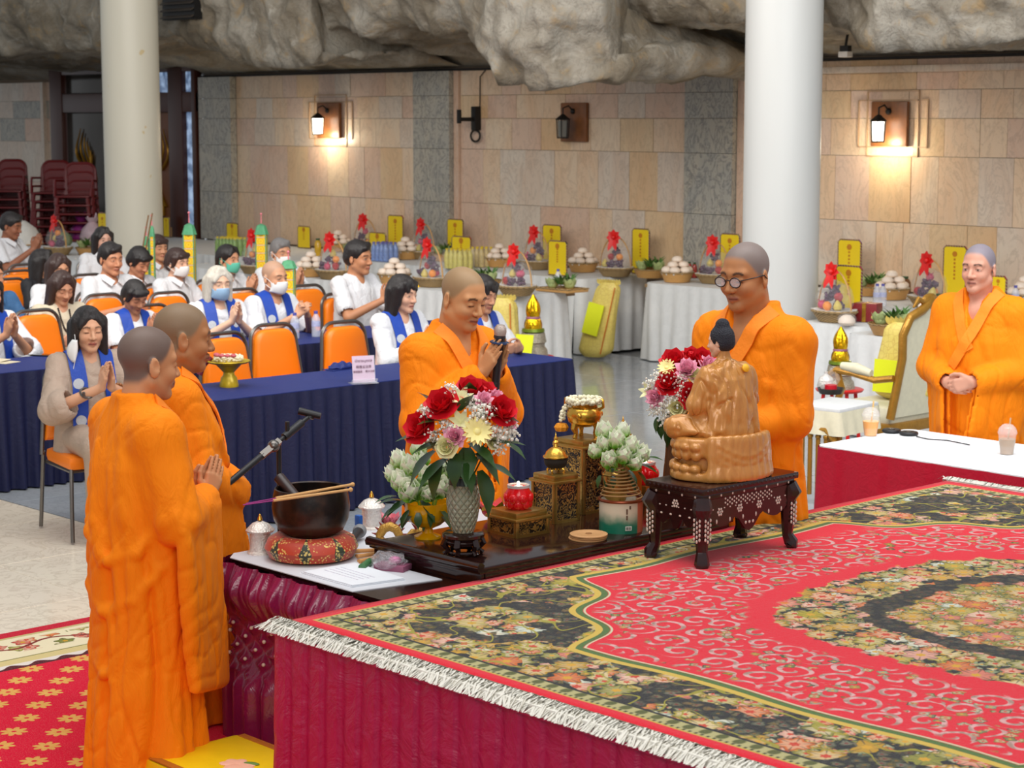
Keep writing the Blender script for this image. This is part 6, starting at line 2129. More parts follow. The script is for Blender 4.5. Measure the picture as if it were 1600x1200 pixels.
lotus_candle(p1.x, p1.y, SZ + .092, 'red glass lotus candle on the lowest brass pedestal')
c2 = at(1008, 778, SZ)
t = thing('candle_block', 'small wooden riser under the far red lotus candle', 'stand', (c2.x, c2.y, SZ))
b = MB(); b.box((0, 0, .03), (.10, .10, .06), bev=.004); b.build('block', m_brass, t); b = MB(); b.box((0, 0, .004), (.12, .12, .008)); b.build('plinth', m_brass, t)
lotus_candle(c2.x, c2.y, SZ + .06, 'red glass lotus candle beside the inlaid table, behind the coil incense')
def censer_small(x, y, z, label, s=1.0):
    t = thing('censer', label, 'censer', (x, y, z), 0, None, s)
    m_dk = m_darkvoid
    b = MB(); b.lathe([(0, .016), (.024, .014), (.042, .03), (.046, .05), (.040, .062), (0, .064)], n=24); b.build('inner_bowl', m_dk, t)
    for k in range(16):
        a_ = 2 * PI * k / 16
        b = MB(); b.petal((.028 * math.cos(a_), .028 * math.sin(a_), .014), (math.cos(a_) * .5, math.sin(a_) * .5, 1), (-math.cos(a_), -math.sin(a_), .3), .052, .0075, .35, 4, .6); b.build('pierced_leaf', m_gold, t)
    b = MB(); b.tube([(.046 * math.cos(a), .046 * math.sin(a), .062) for a in np.linspace(0, 2 * PI, 24, endpoint=False)], .004, 6, closed=True); b.build('rim', m_gold, t)
    b = MB(); b.lathe([(.044, .064), (.036, .082), (.022, .094), (.010, .100), (.007, .112), (.012, .118), (.006, .126), (.008, .132), (.003, .142), (0, .158)], n=20); b.build('lid', m_gold, t)
    for k in range(4):
        a_ = 2 * PI * k / 4 + .4
        b = MB(); b.tube([(.026 * math.cos(a_), .026 * math.sin(a_), .02), (.036 * math.cos(a_), .036 * math.sin(a_), .010), (.032 * math.cos(a_), .032 * math.sin(a_), 0)], .004, 6); b.build('foot', m_gold, t)
censer_small(p2.x, p2.y, SZ + .185, 'small pierced gold censer with pointed finial on the middle brass pedestal')
cb = at(962, 800, SZ)
# second pierced censer stands on the low block behind the coil incense
t2 = thing('censer_block', 'brass block under the pierced censer behind the coil incense', 'stand', (p3.x + .02, p3.y + .20, SZ))
b = MB(); b.box((0, 0, .10), (.11, .11, .20), bev=.004); b.build('block', m_brass, t2); b = MB(); b.box((0, 0, .006), (.12, .12, .012)); b.build('plinth', m_brass, t2)
censer_small(p3.x + .02, p3.y + .20, SZ + .20, 'pierced gold censer behind the coil incense, right of the tallest pedestal')
# big tripod censer with jasmine garland
t = thing('tripod_censer', 'gold three-legged incense burner on the tallest brass pedestal', 'censer', (p3.x, p3.y, SZ + .29), .5)
b = MB(); b.lathe([(0, .042), (.036, .044), (.062, .062), (.070, .090), (.064, .112), (.052, .122), (.056, .132), (.060, .136), (.054, .136), (.046, .124), (0, .11)], n=32); b.build('bowl', m_gold, t)
for k in range(3):
    a_ = 2 * PI * k / 3
    b = MB(); b.tube([(.044 * math.cos(a_), .044 * math.sin(a_), .062), (.054 * math.cos(a_), .054 * math.sin(a_), .038), (.044 * math.cos(a_), .044 * math.sin(a_), .018), (.050 * math.cos(a_), .050 * math.sin(a_), 0)], [.017, .014, .008, .010], 8); b.build('leg', m_gold, t)
    b = MB(); b.ball((.068 * math.cos(a_ + .5), .068 * math.sin(a_ + .5), .092), (.008, .012, .012), Matrix.Rotation(a_ + .5, 4, 'Z'), 8, 6); b.build('boss', m_gold, t)
for s in (-1, 1):
    b = MB(); b.tube([(.058 * s, 0, .11), (.078 * s, 0, .122), (.076 * s, 0, .15), (.058 * s, 0, .156)], .006, 8); b.build('handle', m_gold, t)
def garland(name, label, path, z0, loc, n=90, r=.0085, sp=.012):
    b = MB()
    P_ = [Vector(q) for q in path]
    for k in range(n):
        u_ = k / n * (len(P_) - 1); i = int(u_); q = P_[i].lerp(P_[min(i + 1, len(P_) - 1)], u_ - i)
        for j in range(3):
            d_ = Vector(RNG.normal(size=3)).normalized() * sp * .7
            b.ball(tuple(q + d_), r * RNG.uniform(.7, 1.05), seg=6, ring=5)
    t = thing(name, label, 'garland', loc, 0)
    tag(b.build('jasmine_buds', flat('jasmine_bud', (236, 228, 196), .6, var=.08), t), kind='stuff')
    return t
gl = garland('flower_garland', 'white jasmine bud garland draped over the tripod incense burner', [(.062 * math.cos(a), .062 * math.sin(a), .146) for a in np.linspace(0, 2 * PI, 22)] + [(-.05, -.05, .12), (-.058, -.062, .09), (-.056, -.066, .06)], 0, (p3.x, p3.y, SZ + .29))
b = MB(); b.lathe([(0, 0), (.02, -.004), (.026, .012), (.018, .026), (0, .030)], n=24, f=lambda a, i: 1 + .12 * math.cos(8 * a)); b.build('marigold', flat('orange_marigold', (236, 150, 20), .7, var=.2, bump=.6, bscale=150), gl, (-.060, -.066, .028))

# coil incense on its can, lids
pcn = at(970, 828, SZ)
t = thing('incense_can', 'round can with green and cream printed sides, under the coil incense', 'can', (pcn.x, pcn.y, SZ), math.radians(47))
M = Mat('can_print'); q = ncoord(); x_, y_, z_ = nxyz(q); nn_ = nnoise(q, 18, 3)
c = nmix((z_ + (nn_ - .5) * .05).ss(.085, .030), srgb(214, 200, 176), srgb(24, 110, 84)); c = nmix((x_ * 1.0).ss(.055, .062), c, srgb(186, 90, 58)); M.set(col=c, rough=.35)
rc = .082
b = MB(); b.lathe([(0, 0), (rc, 0), (rc, .118), (rc - .003, .120), (0, .100)], n=40); b.build('printed_wall', M.m, t)
b = MB(); b.tube([(rc * math.cos(a), rc * math.sin(a), .120) for a in np.linspace(0, 2 * PI, 40, endpoint=False)], .006, 8, closed=True); b.build('copper_rim', flat('copper_rim', (134, 62, 34), .3, metal=.6), t)
b = MB(); b.poly([(.012, -rc - .0012, .014), (.036, -rc + .006, .014), (.036, -rc + .006, .030), (.012, -rc - .0012, .030)], (.0, -.002, 0)); b.build('barcode_sticker', flat('white_sticker', (220, 216, 204), .6), t)
for k in range(7):
    b = MB(); b.box((.0145 + .003 * k, -rc - .0025 + .00095 * k, .022), (.0012 + .0006 * (k % 3), .001, .011)); b.build('barcode_bar', flat('barcode_black', (30, 30, 30), .6), t)
for k, (ax, az, hh) in enumerate(((.018, .085, .02), (.018, .062, .016), (.03, .1, .012))):
    b = MB(); b.box((ax, -math.sqrt(max(rc ** 2 - ax ** 2, 0)) - .001, az), (.006, .002, hh)); b.build('printed_mark', flat('dark_print', (96, 66, 48), .6), t)
co_ = []
for k in range(260):
    a_ = k * .23; f_ = k / 259
    co_.append(((.074 * (1 - f_) ** .8 + .006) * math.cos(a_), (.074 * (1 - f_) ** .8 + .006) * math.sin(a_), .0 + .115 * f_ ** .9))
t = thing('incense_coil', 'hanging spiral of coil incense above the printed can', 'incense', (pcn.x, pcn.y, SZ + .128))
b = MB(); b.tube(co_, .0032, 6); b.build('coil', flat('coil_incense', (158, 118, 70), .8), t)
b = MB(); b.tube([(0, 0, -.115), (0, 0, .15)], .0022, 5); b.tube([(.03 * math.cos(a), .03 * math.sin(a), .02) for a in np.linspace(0, 2 * PI, 12)], .0016, 4); b.build('wire_holder', m_brass, t)
pld = at(918, 842, SZ)
for k in range(3):
    t = thing('wooden_lid', ['bottom one of three stacked wooden lids in front of the can', 'middle one of three stacked wooden lids in front of the can', 'topmost of three stacked wooden lids in front of the can'][k], 'lid', (pld.x + .003 * k, pld.y + .002 * (k % 2), SZ + .0075 * k), 0, 'stacked wooden lids')
    b = MB(); b.lathe([(0, 0), (.068, 0), (.070, .002), (.070, .006), (.067, .0075), (.050, .0075), (.047, .006), (0, .006)], n=36); b.build('disc', flat('pale_wood', (190, 142, 92), .5, var=.15, scale=8, stretch=(4, 1, 1)), t)
    if k == 2:
        b = MB(); b.lathe([(0, .0062), (.012, .0062), (.012, .008), (0, .008)], n=16); b.build('centre_plug', flat('brown_plug', (150, 104, 62), .5), t)
lp_ = at(962, 735, SZ + .22)
lotus_bouquet('bunch of white lotus buds behind the tripod incense burner', Vector((lp_.x, lp_.y, lp_.z)),
    [(948, 672, .0, .85), (965, 684, .03, .9), (985, 692, .03, .85), (1000, 704, .03, .85), (948, 690, .02, .8), (975, 705, .05, .85), (955, 712, .05, .85), (990, 715, .05, .8), (935, 700, .02, .7), (975, 675, -.04, .8)],
    [(1005, 715, .02, 1, -.1, .6), (1000, 725, .04, .7, -.6, .5), (1010, 705, 0, 1, .3, .6), (960, 730, .05, 0, -1, .4), (940, 730, .04, -.4, -.8, .4), (985, 725, .0, .4, -.6, .7), (960, 720, 0, -.3, -.4, .7)], 965, 725)
# its vase
t = thing('lotus_vase', 'small brass vase holding the rear lotus buds', 'vase', (lp_.x, lp_.y, SZ))
hv_ = lp_.z - SZ
b = MB(); b.lathe([(0, 0), (.05, 0), (.045, .01), (.02, .04), (.045, hv_ * .6), (.05, hv_ * .9), (.042, hv_), (.036, hv_), (0, hv_ * .8)], n=28); b.build('brass_body', m_brass, t)
b = MB(); b.tube([(.047 * math.cos(a), .047 * math.sin(a), hv_ * .94) for a in np.linspace(0, 2 * PI, 20, endpoint=False)], .005, 6, closed=True); b.build('rim', m_brass, t)
# folded red and yellow cloth and pink card between vase and pedestals
pr_ = at(768, 812, TZ + .06)
t = thing('cloth_flower', 'red and yellow folded cloth lotus behind the cut-glass vase', 'decoration', (pr_.x, pr_.y, SZ))
for k in range(7):
    a_ = 2 * PI * k / 7
    b = MB(); b.petal((0, 0, .004), (math.cos(a_), math.sin(a_), .5), (0, 0, 1), .085, .034, .4, 5, .5); b.build('cloth_petal', flat('coral_cloth', (216, 70, 66), .6) if k % 3 else flat('yellow_cloth', (240, 190, 30), .6), t)
b = MB(); b.ball((0, 0, .03), (.04, .04, .03)); b.build('cloth_heart', flat('red_cloth', (200, 30, 50), .6), t)

# ---- statue on the inlaid table
zt = .724
c4 = [(-4.80, 5.19), (-4.575, 5.175), (-4.575, 5.66), (-4.80, 5.66)]
tx, ty = -4.69, 5.425
TW, TL, TH = .25, .50, .285
m_rosew = Mat('dark_rosewood'); q = ncoord(); m_rosew.set(col=nmix(nnoise(nvmath('MULTIPLY', q, (2, 2, 8)), 12, 4), srgb(26, 10, 10), srgb(52, 20, 18)), rough=.2, spec=.6); m_rosew = m_rosew.m
m_mop = flat('mother_of_pearl', (206, 190, 176), .2, var=.25, scale=60)
t = thing('inlaid_table', 'small dark rosewood table inlaid with mother-of-pearl, under the seated statue', 'table', (tx, ty, zt))
b = MB(); b.box((0, 0, TH - .012), (TW + .03, TL + .03, .024), bev=.005); b.build('tabletop', m_rosew, t)
b = MB(); b.box((0, 0, TH - .034), (TW + .008, TL + .008, .022), bev=.003); b.build('frieze', m_rosew, t)
for sx in (-1, 1):
    for sy in (-1, 1):
        cx_, cy_ = sx * (TW / 2 - .012), sy * (TL / 2 - .012)
        b = MB()
        prof = [(.030, TH - .045), (.036, TH - .075), (.030, TH - .10), (.026, TH - .16), (.022, .075), (.020, .05), (.026, .022), (.028, .010), (.020, 0)]
        b.tube([(cx_ + sx * (.010 if i in (1, 6, 7) else 0), cy_ + sy * (.010 if i in (1, 6, 7) else 0), z) for i, (r, z) in enumerate(prof)], [r for r, z in prof], 8)
        lg = b.build('leg', m_rosew, t)
        for f_, ax in ((0, 0), (1, 1)):
            for col_ in range(3):
                for row in range(5):
                    o_ = (col_ - 1) * .013
                    z = TH - .115 - row * .017 - .008 * (col_ % 2)
                    if ax == 0: c_ = (cx_ + sx * .0275, cy_ + o_, z); sz_ = (.004, .0042, .0072)
                    else: c_ = (cx_ + o_, cy_ + sy * .0275, z); sz_ = (.0042, .004, .0072)
                    b = MB(); b.ball(c_, sz_, seg=6, ring=4); b.build('pearl_inlay', m_mop, lg)
def apron(along, fixed, half, axis):
    b = MB()
    n = 22
    top = [(-half + 2 * half * i / n, TH - .045) for i in range(n + 1)]
    bot = [(-half + 2 * half * i / n, TH - .115 - .034 * abs(math.sin(PI * i / n * 3)) - .035 * math.exp(-((i - n / 2) / 2.5) ** 2) * (1 if axis else .5)) for i in range(n + 1)]
    pts = top + bot[::-1]
    if axis: b.poly([(fixed, y, z) for y, z in pts], (.010 * (-1 if fixed > 0 else 1), 0, 0))
    else: b.poly([(y, fixed, z) for y, z in pts], (0, .010 * (-1 if fixed > 0 else 1), 0))
    ap = b.build('apron', m_rosew, t, smooth=False)
    rr = random.Random(5)
    def spot(y, z, r, r2=None):
        s_ = 1 if fixed > 0 else -1
        c_ = (fixed + s_ * .0005, y, z) if axis else (y, fixed + s_ * .0005, z)
        sz_ = (.0022, r, r2 or r) if axis else (r, .0022, r2 or r)
        b = MB(); b.ball(c_, sz_, seg=7, ring=4); b.build('pearl_inlay', m_mop, ap)
    if not (fixed > 0) and axis: return
    if (not axis) and fixed > 0: return
    nfl = 4 if axis else 1
    for k in range(nfl):
        y0 = -half + 2 * half * (k + .5) / nfl; z0 = TH - .095 if axis else TH - .07
        for j in range(6):
            a_ = 2 * PI * j / 6; spot(y0 + .011 * math.cos(a_), z0 + .011 * math.sin(a_), .0052)
        spot(y0, z0, .004)
    for k in range(14 if axis else 6):
        spot(-half + 2 * half * (k + .5) / (14 if axis else 6), TH - .082, .004, .0028)
    if axis:
        for r in range(4):
            for k in range(11): spot(-half * .62 + half * 1.24 * (k + .5 * (r % 2)) / 11, TH - .050 - .0075 * r, .0042)
        for k in range(6): spot(-half + 2 * half * (k + .5) / 6, TH - .128, .004, .009)
        for k in range(3): spot(-.02 + .02 * k, TH - .152, .006)
    else:
        for k in range(4): spot(-half + 2 * half * (k + .5) / 4, TH - .112, .006, .004)
for s in (-1, 1):
    apron(1, s * (TW / 2 + .004), TL / 2 - .035, True)
    apron(1, s * (TL / 2 + .004), TW / 2 - .035, False)
for k in range(22):
    for s in (1,):
        b = MB(); b.ball((TW / 2 + .0145, -TL / 2 + TL * (k + .5) / 22, TH - .012), (.003, .006, .006), seg=6, ring=4); b.build('edge_bead', m_rosew, t)
for k in range(8):
    b = MB(); b.ball((TW / 2 + .0045, -TL / 2 + TL * (k + .5) / 8, TH - .035), (.002, .0045, .005), seg=6, ring=4); b.build('pearl_inlay', m_mop, t)
for k in range(12):
    b = MB(); b.ball((-TW / 2 + TW * (k + .5) / 12, -TL / 2 - .0145, TH - .012), (.006, .003, .006), seg=6, ring=4); b.build('edge_bead', m_rosew, t)
for k in range(4):
    b = MB(); b.ball((-TW / 2 + TW * (k + .5) / 4, -TL / 2 - .0045, TH - .035), (.0045, .002, .005), seg=6, ring=4); b.build('pearl_inlay', m_mop, t)

# the statue faces the altar (-X)
m_wood = Mat('gilded_carved_wood'); q = ncoord()
wv = nnoise(nvmath('MULTIPLY', q, (1, 1, .3)), 26, 4, .6, 1.5)
m_wood.set(col=nmix(wv, srgb(170, 104, 36), srgb(222, 160, 84)), rough=.32, metal=.12, coat=.35); m_wood.bump(wv, .25, .01); m_wood = m_wood.m
zs_ = zt + TH
# measured: base ring 1050-1215 px wide, head top 492 px
t = thing('seated_statue', 'carved golden wood statue of a seated holy figure with black hair, seen from behind', 'statue', (-4.705, 5.425, zs_ + .001), math.radians(172))
v = .0046
F = Field((-.22, -.24, 0), (.24, .24, .28), v)
def ring_sdf(F, z0, z1, rx, ry, rnd, k=.006):
    def fn(X, Y, Z):
        d = (np.sqrt((X / rx) ** 2 + (Y / ry) ** 2) - 1) * min(rx, ry) + rnd
        h = np.abs(Z - (z0 + z1) / 2) - (z1 - z0) / 2 + rnd
        return np.minimum(np.maximum(d, h), 0) + np.sqrt(np.maximum(d, 0) ** 2 + np.maximum(h, 0) ** 2) - rnd
    F.put(fn, (-rx, -ry, z0), (rx, ry, z1), k)
ring_sdf(F, .0, .030, .150, .200, .008)
ring_sdf(F, .028, .10, .118, .160, .02)
ring_sdf(F, .085, .155, .142, .188, .016)
for k in range(22):
    a_ = 2 * PI * k / 22; c_, s_ = math.cos(a_), math.sin(a_)
    if c_ < -.62: continue
    F.ell((.138 * c_, .184 * s_, .044), (.020, .022, .018), .006, rot3(a_))
    F.ell((.132 * c_, .176 * s_, .092), (.018, .021, .020), .004, rot3(a_))
    F.ell((.139 * c_, .184 * s_, .122), (.016, .020, .016), .004, rot3(a_))
# cloth hanging over the back of the throne
for k in range(9):
    a_ = PI - .75 + 1.5 * k / 8
    F.cap((.143 * math.cos(a_), .19 * math.sin(a_), .155), (.153 * math.cos(a_), .204 * math.sin(a_), .016), .010, .014, .03)
for k in range(3):
    pts_ = [(.150 * math.cos(PI - .6 + 1.2 * i / 8), .198 * math.sin(PI - .6 + 1.2 * i / 8), .135 - .028 * k - .045 * math.sin(PI * i / 8)) for i in range(9)]
    for a_, b_ in zip(pts_, pts_[1:]): F.cap(a_, b_, .008, .008, .008)
finish('lotus_throne', F, m_wood, t)
F = Field((-.18, -.24, .12), (.24, .24, .52), v)
# crossed legs
for sy in (-1, 1):
    F.cap((-.02, sy * .07, .19), (.06, sy * .160, .185), .045, .036, .03)
    F.cap((.06, sy * .160, .185), (.115, sy * .03, .180), .036, .028, .03)
F.ell((.02, 0, .175), (.13, .17, .028), .03)
# torso, cloaked back
F.loft([(.15, -.045, 0, .075, .120), (.22, -.045, 0, .072, .112), (.30, -.040, 0, .066, .110), (.36, -.036, 0, .056, .108), (.40, -.030, 0, .040, .070), (.425, -.024, 0, .026, .030)], .02,
       lambda th, Z, X, Y: .0035 * np.sin(th * 9 + 14 * Z) + .002 * np.sin(th * 17 - 20 * Z))
for sy in (-1, 1):
    F.cap((-.03, sy * .085, .375), (-.01, sy * .120, .27), .038, .036, .03)
    F.cap((-.01, sy * .120, .27), (.085, sy * .04, .225), .034, .022, .02)
F.cap((-.022, 0, .40), (-.012, 0, .455), .025, .024, .015)
def d_st(V):
    n1 = vnoise(V * np.array([26, 26, 12]) + .6 * vnoise(V * 12, 2)[:, None], 4)
    return -.007 * np.exp(-(n1 / .16) ** 2) + .002
finish('robed_body', F, m_wood, t, None, d_st)
R0_ = rot3(.45, .12)
hcs = np.array([.004, 0, .490])
F = Field(hcs - .07, hcs + .08, .0026)
head_field(F, hcs, R0_, .46, 1.08)
m_face = flat('painted_face', (226, 176, 146), .4, var=.05)
finish('face', F, m_face, t)
F = Field(hcs - .075, hcs + np.array([.075, .075, .095]), .0028)
F.ell(hcs + np.array([-.008, 0, .018]), (.049, .041, .044), .008)
F.ell(hcs + np.array([-.022, 0, -.004]), (.036, .039, .032), .01)
F.ell(hcs + np.array([-.008, 0, .060]), (.026, .025, .024), .010)
F.ell(hcs + R0_ @ np.array([.040, 0, -.022]), (.034, .036, .046), .006, R0_, 'sub')
for s in (-1, 1): F.ell(hcs + R0_ @ np.array([.006, s * .043, -.018]), (.018, .013, .024), .005, R0_, 'sub')
finish('hair', F, flat('blue_black_hair', (30, 30, 42), .5, var=.2, bump=.8, bscale=260), t, None, lambda V: .0012 * np.sin(V[:, 0] * 800) * np.sin(V[:, 1] * 800) * np.sin(V[:, 2] * 800))
b = MB(); b.lathe([(0, 0), (.014, .002), (.016, .010), (.010, .016), (0, .018)], (-.075, -.045, .395), 12, Matrix.Rotation(-1.2, 4, 'Y')); b.build('yellow_rosette', flat('yellow_rosette', (244, 180, 20), .5), t)

# bouquet behind the statue, in its own vase
pb2 = Vector((-5.30, 6.02, 0)); 
q0 = Vector((-5.10, 5.62, 0))
t = thing('second_vase', 'brown vase on the altar stand behind the inlaid table, holding the rear bouquet', 'vase', (q0.x, q0.y, SZ))
b = MB(); b.lathe([(0, 0), (.040, 0), (.044, .02), (.052, .12), (.040, .25), (.036, .34), (.042, .35), (.034, .35), (0, .25)], n=28); b.build('vase_body', flat('brown_glaze', (96, 60, 40), .25), t)
b = MB(); b.tube([(.039 * math.cos(a), .039 * math.sin(a), .345) for a in np.linspace(0, 2 * PI, 20, endpoint=False)], .005, 6, closed=True); b.build('rim', flat('brown_glaze', (96, 60, 40)), t)
B2 = Vector((q0.x, q0.y, SZ + .35))
t = thing('flower_bouquet', 'bouquet of red roses, pink carnations and white sprays behind the seated statue', 'bouquet', tuple(B2))
s2 = FPX / depth(B2); x2, y2, _ = None, None, None
# photo position of the vase mouth
mv = B2 - Vector((0, 0, CAMH)); 
xc_ = mv.x * math.cos(-YAW) - mv.y * math.sin(-YAW); dpt = depth(B2)
pxm = 800 + FPX * xc_ / dpt * 1.0
cpt = math.cos(PITCH); spt = math.sin(PITCH)
zc_ = mv.z
pym = 600 - FPX * (zc_ * cpt + dpt * spt) / (dpt * cpt - zc_ * spt)
off2 = lambda px, py, f_=0.0: RT * ((px - pxm) / s2) + UP * ((pym - py) / s2) + FW * f_
for px, py, f_, k, s in ((1046, 594, .05, 'rose', 1.0), (1080, 613, .08, 'rose', 1.0), (1100, 565, -.02, 'rose', 1.1), (1055, 564, -.02, 'rose', 1.0), (1120, 590, .0, 'rose', 1.1), (1085, 560, -.05, 'rose', .9), (1074, 573, .05, 'carnation', 1.15), (1108, 567, .03, 'carnation', 1.0), (1025, 617, .05, 'carnation', 1.0),
                         (1043, 572, .03, 'daisy', .8), (1105, 582, .05, 'daisy', .8), (1107, 600, .09, 'lily', 1.1), (1088, 583, .06, 'cream_rose', .8), (1058, 632, .08, 'cream_rose', .9), (1012, 608, .02, 'lily', .7), (1112, 615, .08, 'cream_rose', .8), (1115, 575, .04, 'cream_rose', .7)):
    o_ = off2(px, py, f_); flower(k, t, o_, (o_ - off2(1075, 640, -.06)).normalized() + FW * .4, s * 1.45)
for px, py, f_, s in ((1030, 585, .04, .9), (1018, 598, .03, .9), (1060, 588, .06, .8), (1065, 602, .07, .8), (1068, 585, .06, .7), (1035, 632, .06, 1.1), (1045, 642, .06, 1.0), (1050, 622, .07, .9), (1100, 620, .09, .9), (1040, 655, .05, .8), (1092, 592, .07, .7), (1022, 640, .03, .7), (1125, 575, .0, .7), (1060, 615, .08, .7)):
    flower('babys_breath', t, off2(px, py, f_), UP + FW * .3, s * 1.15)
for px, py, f_, dx, dy, s in ((1035, 655, .03, -.15, -1, .8), (1045, 660, .04, .1, -1, 1.0), (1052, 662, .04, .25, -1, .8), (1030, 650, .02, -.4, -1, .7), (1060, 655, .05, .5, -.6, .8), (1070, 645, .04, .3, -.4, .9), (1050, 640, .02, -.3, -.5, .9), (1080, 625, .02, .4, .2, .9), (1040, 610, .0, -.6, .3, .9), (1095, 605, .0, .6, .5, .9)):
    leaf(t, off2(px, py, f_), RT * dx + UP * dy + FW * .25, s)
for k in range(6):
    a_ = 2 * PI * k / 6
    b = MB(); b.tube([(.02 * math.cos(a_), .02 * math.sin(a_), -.12), (.02 * math.cos(a_), .02 * math.sin(a_), 0), (.08 * math.cos(a_), .08 * math.sin(a_), .14)], .003, 5); b.build('stem', m_leaf, t)

# ---- microphone in the chanting monk's hands
wc = Vector(pc) if False else None
e_ = tc.matrix_basis
base_l = Vector((.23 + .052, 0, 1.27 + .04)) * k_c
ax_ = Vector((.12, 0, 1)).normalized()
t = thing('microphone', 'handheld microphone between the palms of the chanting monk', 'microphone', tuple(Vector((tc.location.x, tc.location.y, .01)) + Vector((base_l.x * math.cos(tc.rotation_euler.z), base_l.x * math.sin(tc.rotation_euler.z), base_l.z))), tc.rotation_euler.z)
rq = ax_.to_track_quat('Z', 'Y').to_matrix().to_4x4()
b = MB(); b.lathe([(0, .165), (.016, .163), (.025, .150), (.027, .135), (.024, .118), (0, .115)], n=20, rot=rq); b.build('grille', flat('silver_grille', (186, 170, 160), .35, metal=.6, bump=.5, bscale=300), t)
b = MB(); b.lathe([(.026, .108), (.0245, .120), (.021, .108), (.024, .094), (.019, .086), (.0165, .0), (.0165, -.08), (0, -.08)], n=20, rot=rq); b.build('handle', flat('black_mic_handle', (30, 30, 36), .35), t)
b = MB(); b.lathe([(.017, .094), (.040, .092), (.040, .086), (.017, .084)], n=8, rot=rq); b.build('blue_anti_roll_ring', flat('dark_blue_rubber', (36, 60, 96), .5), t)
b = MB(); b.lathe([(.0165, -.08), (.0175, -.085), (.0165, -.12), (0, -.122)], n=20, rot=rq); b.build('end_cap', m_matte, t)

# ---- kneeling cushion on the floor
p = at(352, 1178, .10)
t = thing('kneeling_cushion', 'yellow kneeling cushion with an embroidered lotus on the floor by the dais', 'cushion', (-5.40, 3.78, .025), 0)
b = MB(); b.box((0, 0, .05), (.62, .42, .09), bev=.035)
b.build('stuffed_cover', flat('yellow_satin', (238, 196, 6), .45, var=.12, scale=8, bump=.5, bscale=9), t)
m_tr = flat('gold_brown_trim', (176, 100, 20), .5, var=.3, scale=60)
for s in (-1, 1):
    b = MB(); b.box((0, s * .185, .0945), (.54, .03, .004)); b.build('trim_band', m_tr, t)
m_pk = flat('pink_embroidery', (238, 178, 150), .6, var=.1); m_gr = flat('green_embroidery', (96, 130, 50), .6)
for k, (a_, L_) in enumerate(((0.2, .07), (1.0, .055), (2.1, .055), (2.9, .07), (-.5, .06), (-2.6, .06), (-1.5, .05))):
    b = MB(); b.ball((.04 * math.cos(a_), .026 * math.sin(a_) - .02, .096), (.034, .024, .004), Matrix.Rotation(a_, 4, 'Z')); b.build('embroidered_petal', m_pk, t)
b = MB(); b.ball((.025, .02, .098), (.03, .012, .005), Matrix.Rotation(.5, 4, 'Z')); b.build('embroidered_leaf', m_gr, t)

# ---- things on the navy tables
p = at(568, 599, .75)
t = thing('table_sign', 'pink printed card in a clear acrylic holder on the front navy table', 'sign', (p.x, p.y, .75), math.radians(-20))
m_acr = Mat('clear_acrylic'); m_acr.set(col=(.95, .96, 1), rough=.04, alpha=.25, spec=.8); m_acr = m_acr.m
b = MB(); b.box((0, 0, .085), (.006, .135, .155), Matrix.Rotation(-.12, 4, 'Y'), bev=.001); b.build('pink_card', flat('pink_card', (222, 176, 206), .6, var=.03), t)
b = MB(); b.box((.006, 0, .085), (.003, .14, .16), Matrix.Rotation(-.12, 4, 'Y')); b.box((.0, 0, .003), (.07, .165, .006)); b.box((.02, 0, .016), (.003, .16, .03), Matrix.Rotation(.7, 4, 'Y')); b.build('acrylic_holder', m_acr, t)
def text(body, size, loc, rot, mat, parent, name='lettering', align='CENTER'):
    cu = bpy.data.curves.new(name, 'FONT'); cu.body = body; cu.size = size; cu.align_x = align; cu.extrude = .0004
    o = bpy.data.objects.new(name, cu); COL.objects.link(o); dg = bpy.context.evaluated_depsgraph_get()
    me = bpy.data.meshes.new_from_object(o.evaluated_get(dg)); bpy.data.objects.remove(o)
    me.materials.clear(); me.materials.append(mat)
    return link(name, me, None, parent, loc, rot)
m_ink = flat('dark_red_ink', (84, 36, 60), .6)
def glyph_text(body, size, loc, parent, tilt=-.12):
    o = text(body, size, loc, (PI / 2 , 0, PI / 2), m_ink, parent)
    o.rotation_euler = (PI / 2 + tilt, 0, PI / 2)
    return o
for s_, z_, sz in (('นำรายบุคคล', .128, .022), ('释普证法师', .093, .019), ('常慈嘉宾 、释大法师', .067, .0145)):
    xo = .006 - .12 * (z_ - .085)
    glyph_text(s_, sz, (.0095 - .12 * (z_ - .085), 0, z_), t)
p = at(358, 604, .75)
t = thing('pedestal_tray', 'gold footed offering tray on the front navy table', 'tray', (p.x, p.y, .75))
m_tray = flat('gold_lacquer_tray', (206, 172, 20), .3, metal=.35, var=.2, scale=30)
b = MB(); b.lathe([(0, 0), (.055, 0), (.056, .012), (.046, .055), (.034, .068), (.032, .085), (.046, .10), (.07, .125), (.08, .135), (0, .132)], n=32); b.build('foot', flat('dull_gold_foot', (200, 166, 24), .3, metal=.25, var=.3, scale=30), t)
b = MB(); b.lathe([(.06, .128), (.112, .140), (.125, .150), (.122, .154), (.10, .148), (0, .142)], n=48, f=lambda a, i: 1 + .025 * math.cos(24 * a)); b.build('scalloped_plate', m_tray, t)
gt = garland('flower_garland', 'white flower garland ring with pink ribbon on the gold footed tray', [(.072 * math.cos(a), .072 * math.sin(a), .018) for a in np.linspace(0, 2 * PI, 26)], 0, (p.x, p.y, .75 + .15), 110, .009, .016)
b = MB()
for k in range(5):
    a_ = -2.2 + k * .5; b.ball((.07 * math.cos(a_), .07 * math.sin(a_), .038), (.018, .018, .012), seg=8, ring=6)
b.build('rosebuds', flat('pink_rosebud', (196, 90, 100), .6), gt)
b = MB(); b.tube([(-.07, -.07, .02), (-.10, -.11, -.03), (-.11, -.13, -.08)], [.012, .014, .018], 8); b.build('tassel', flat('dark_red_tassel', (120, 30, 44), .7), gt)
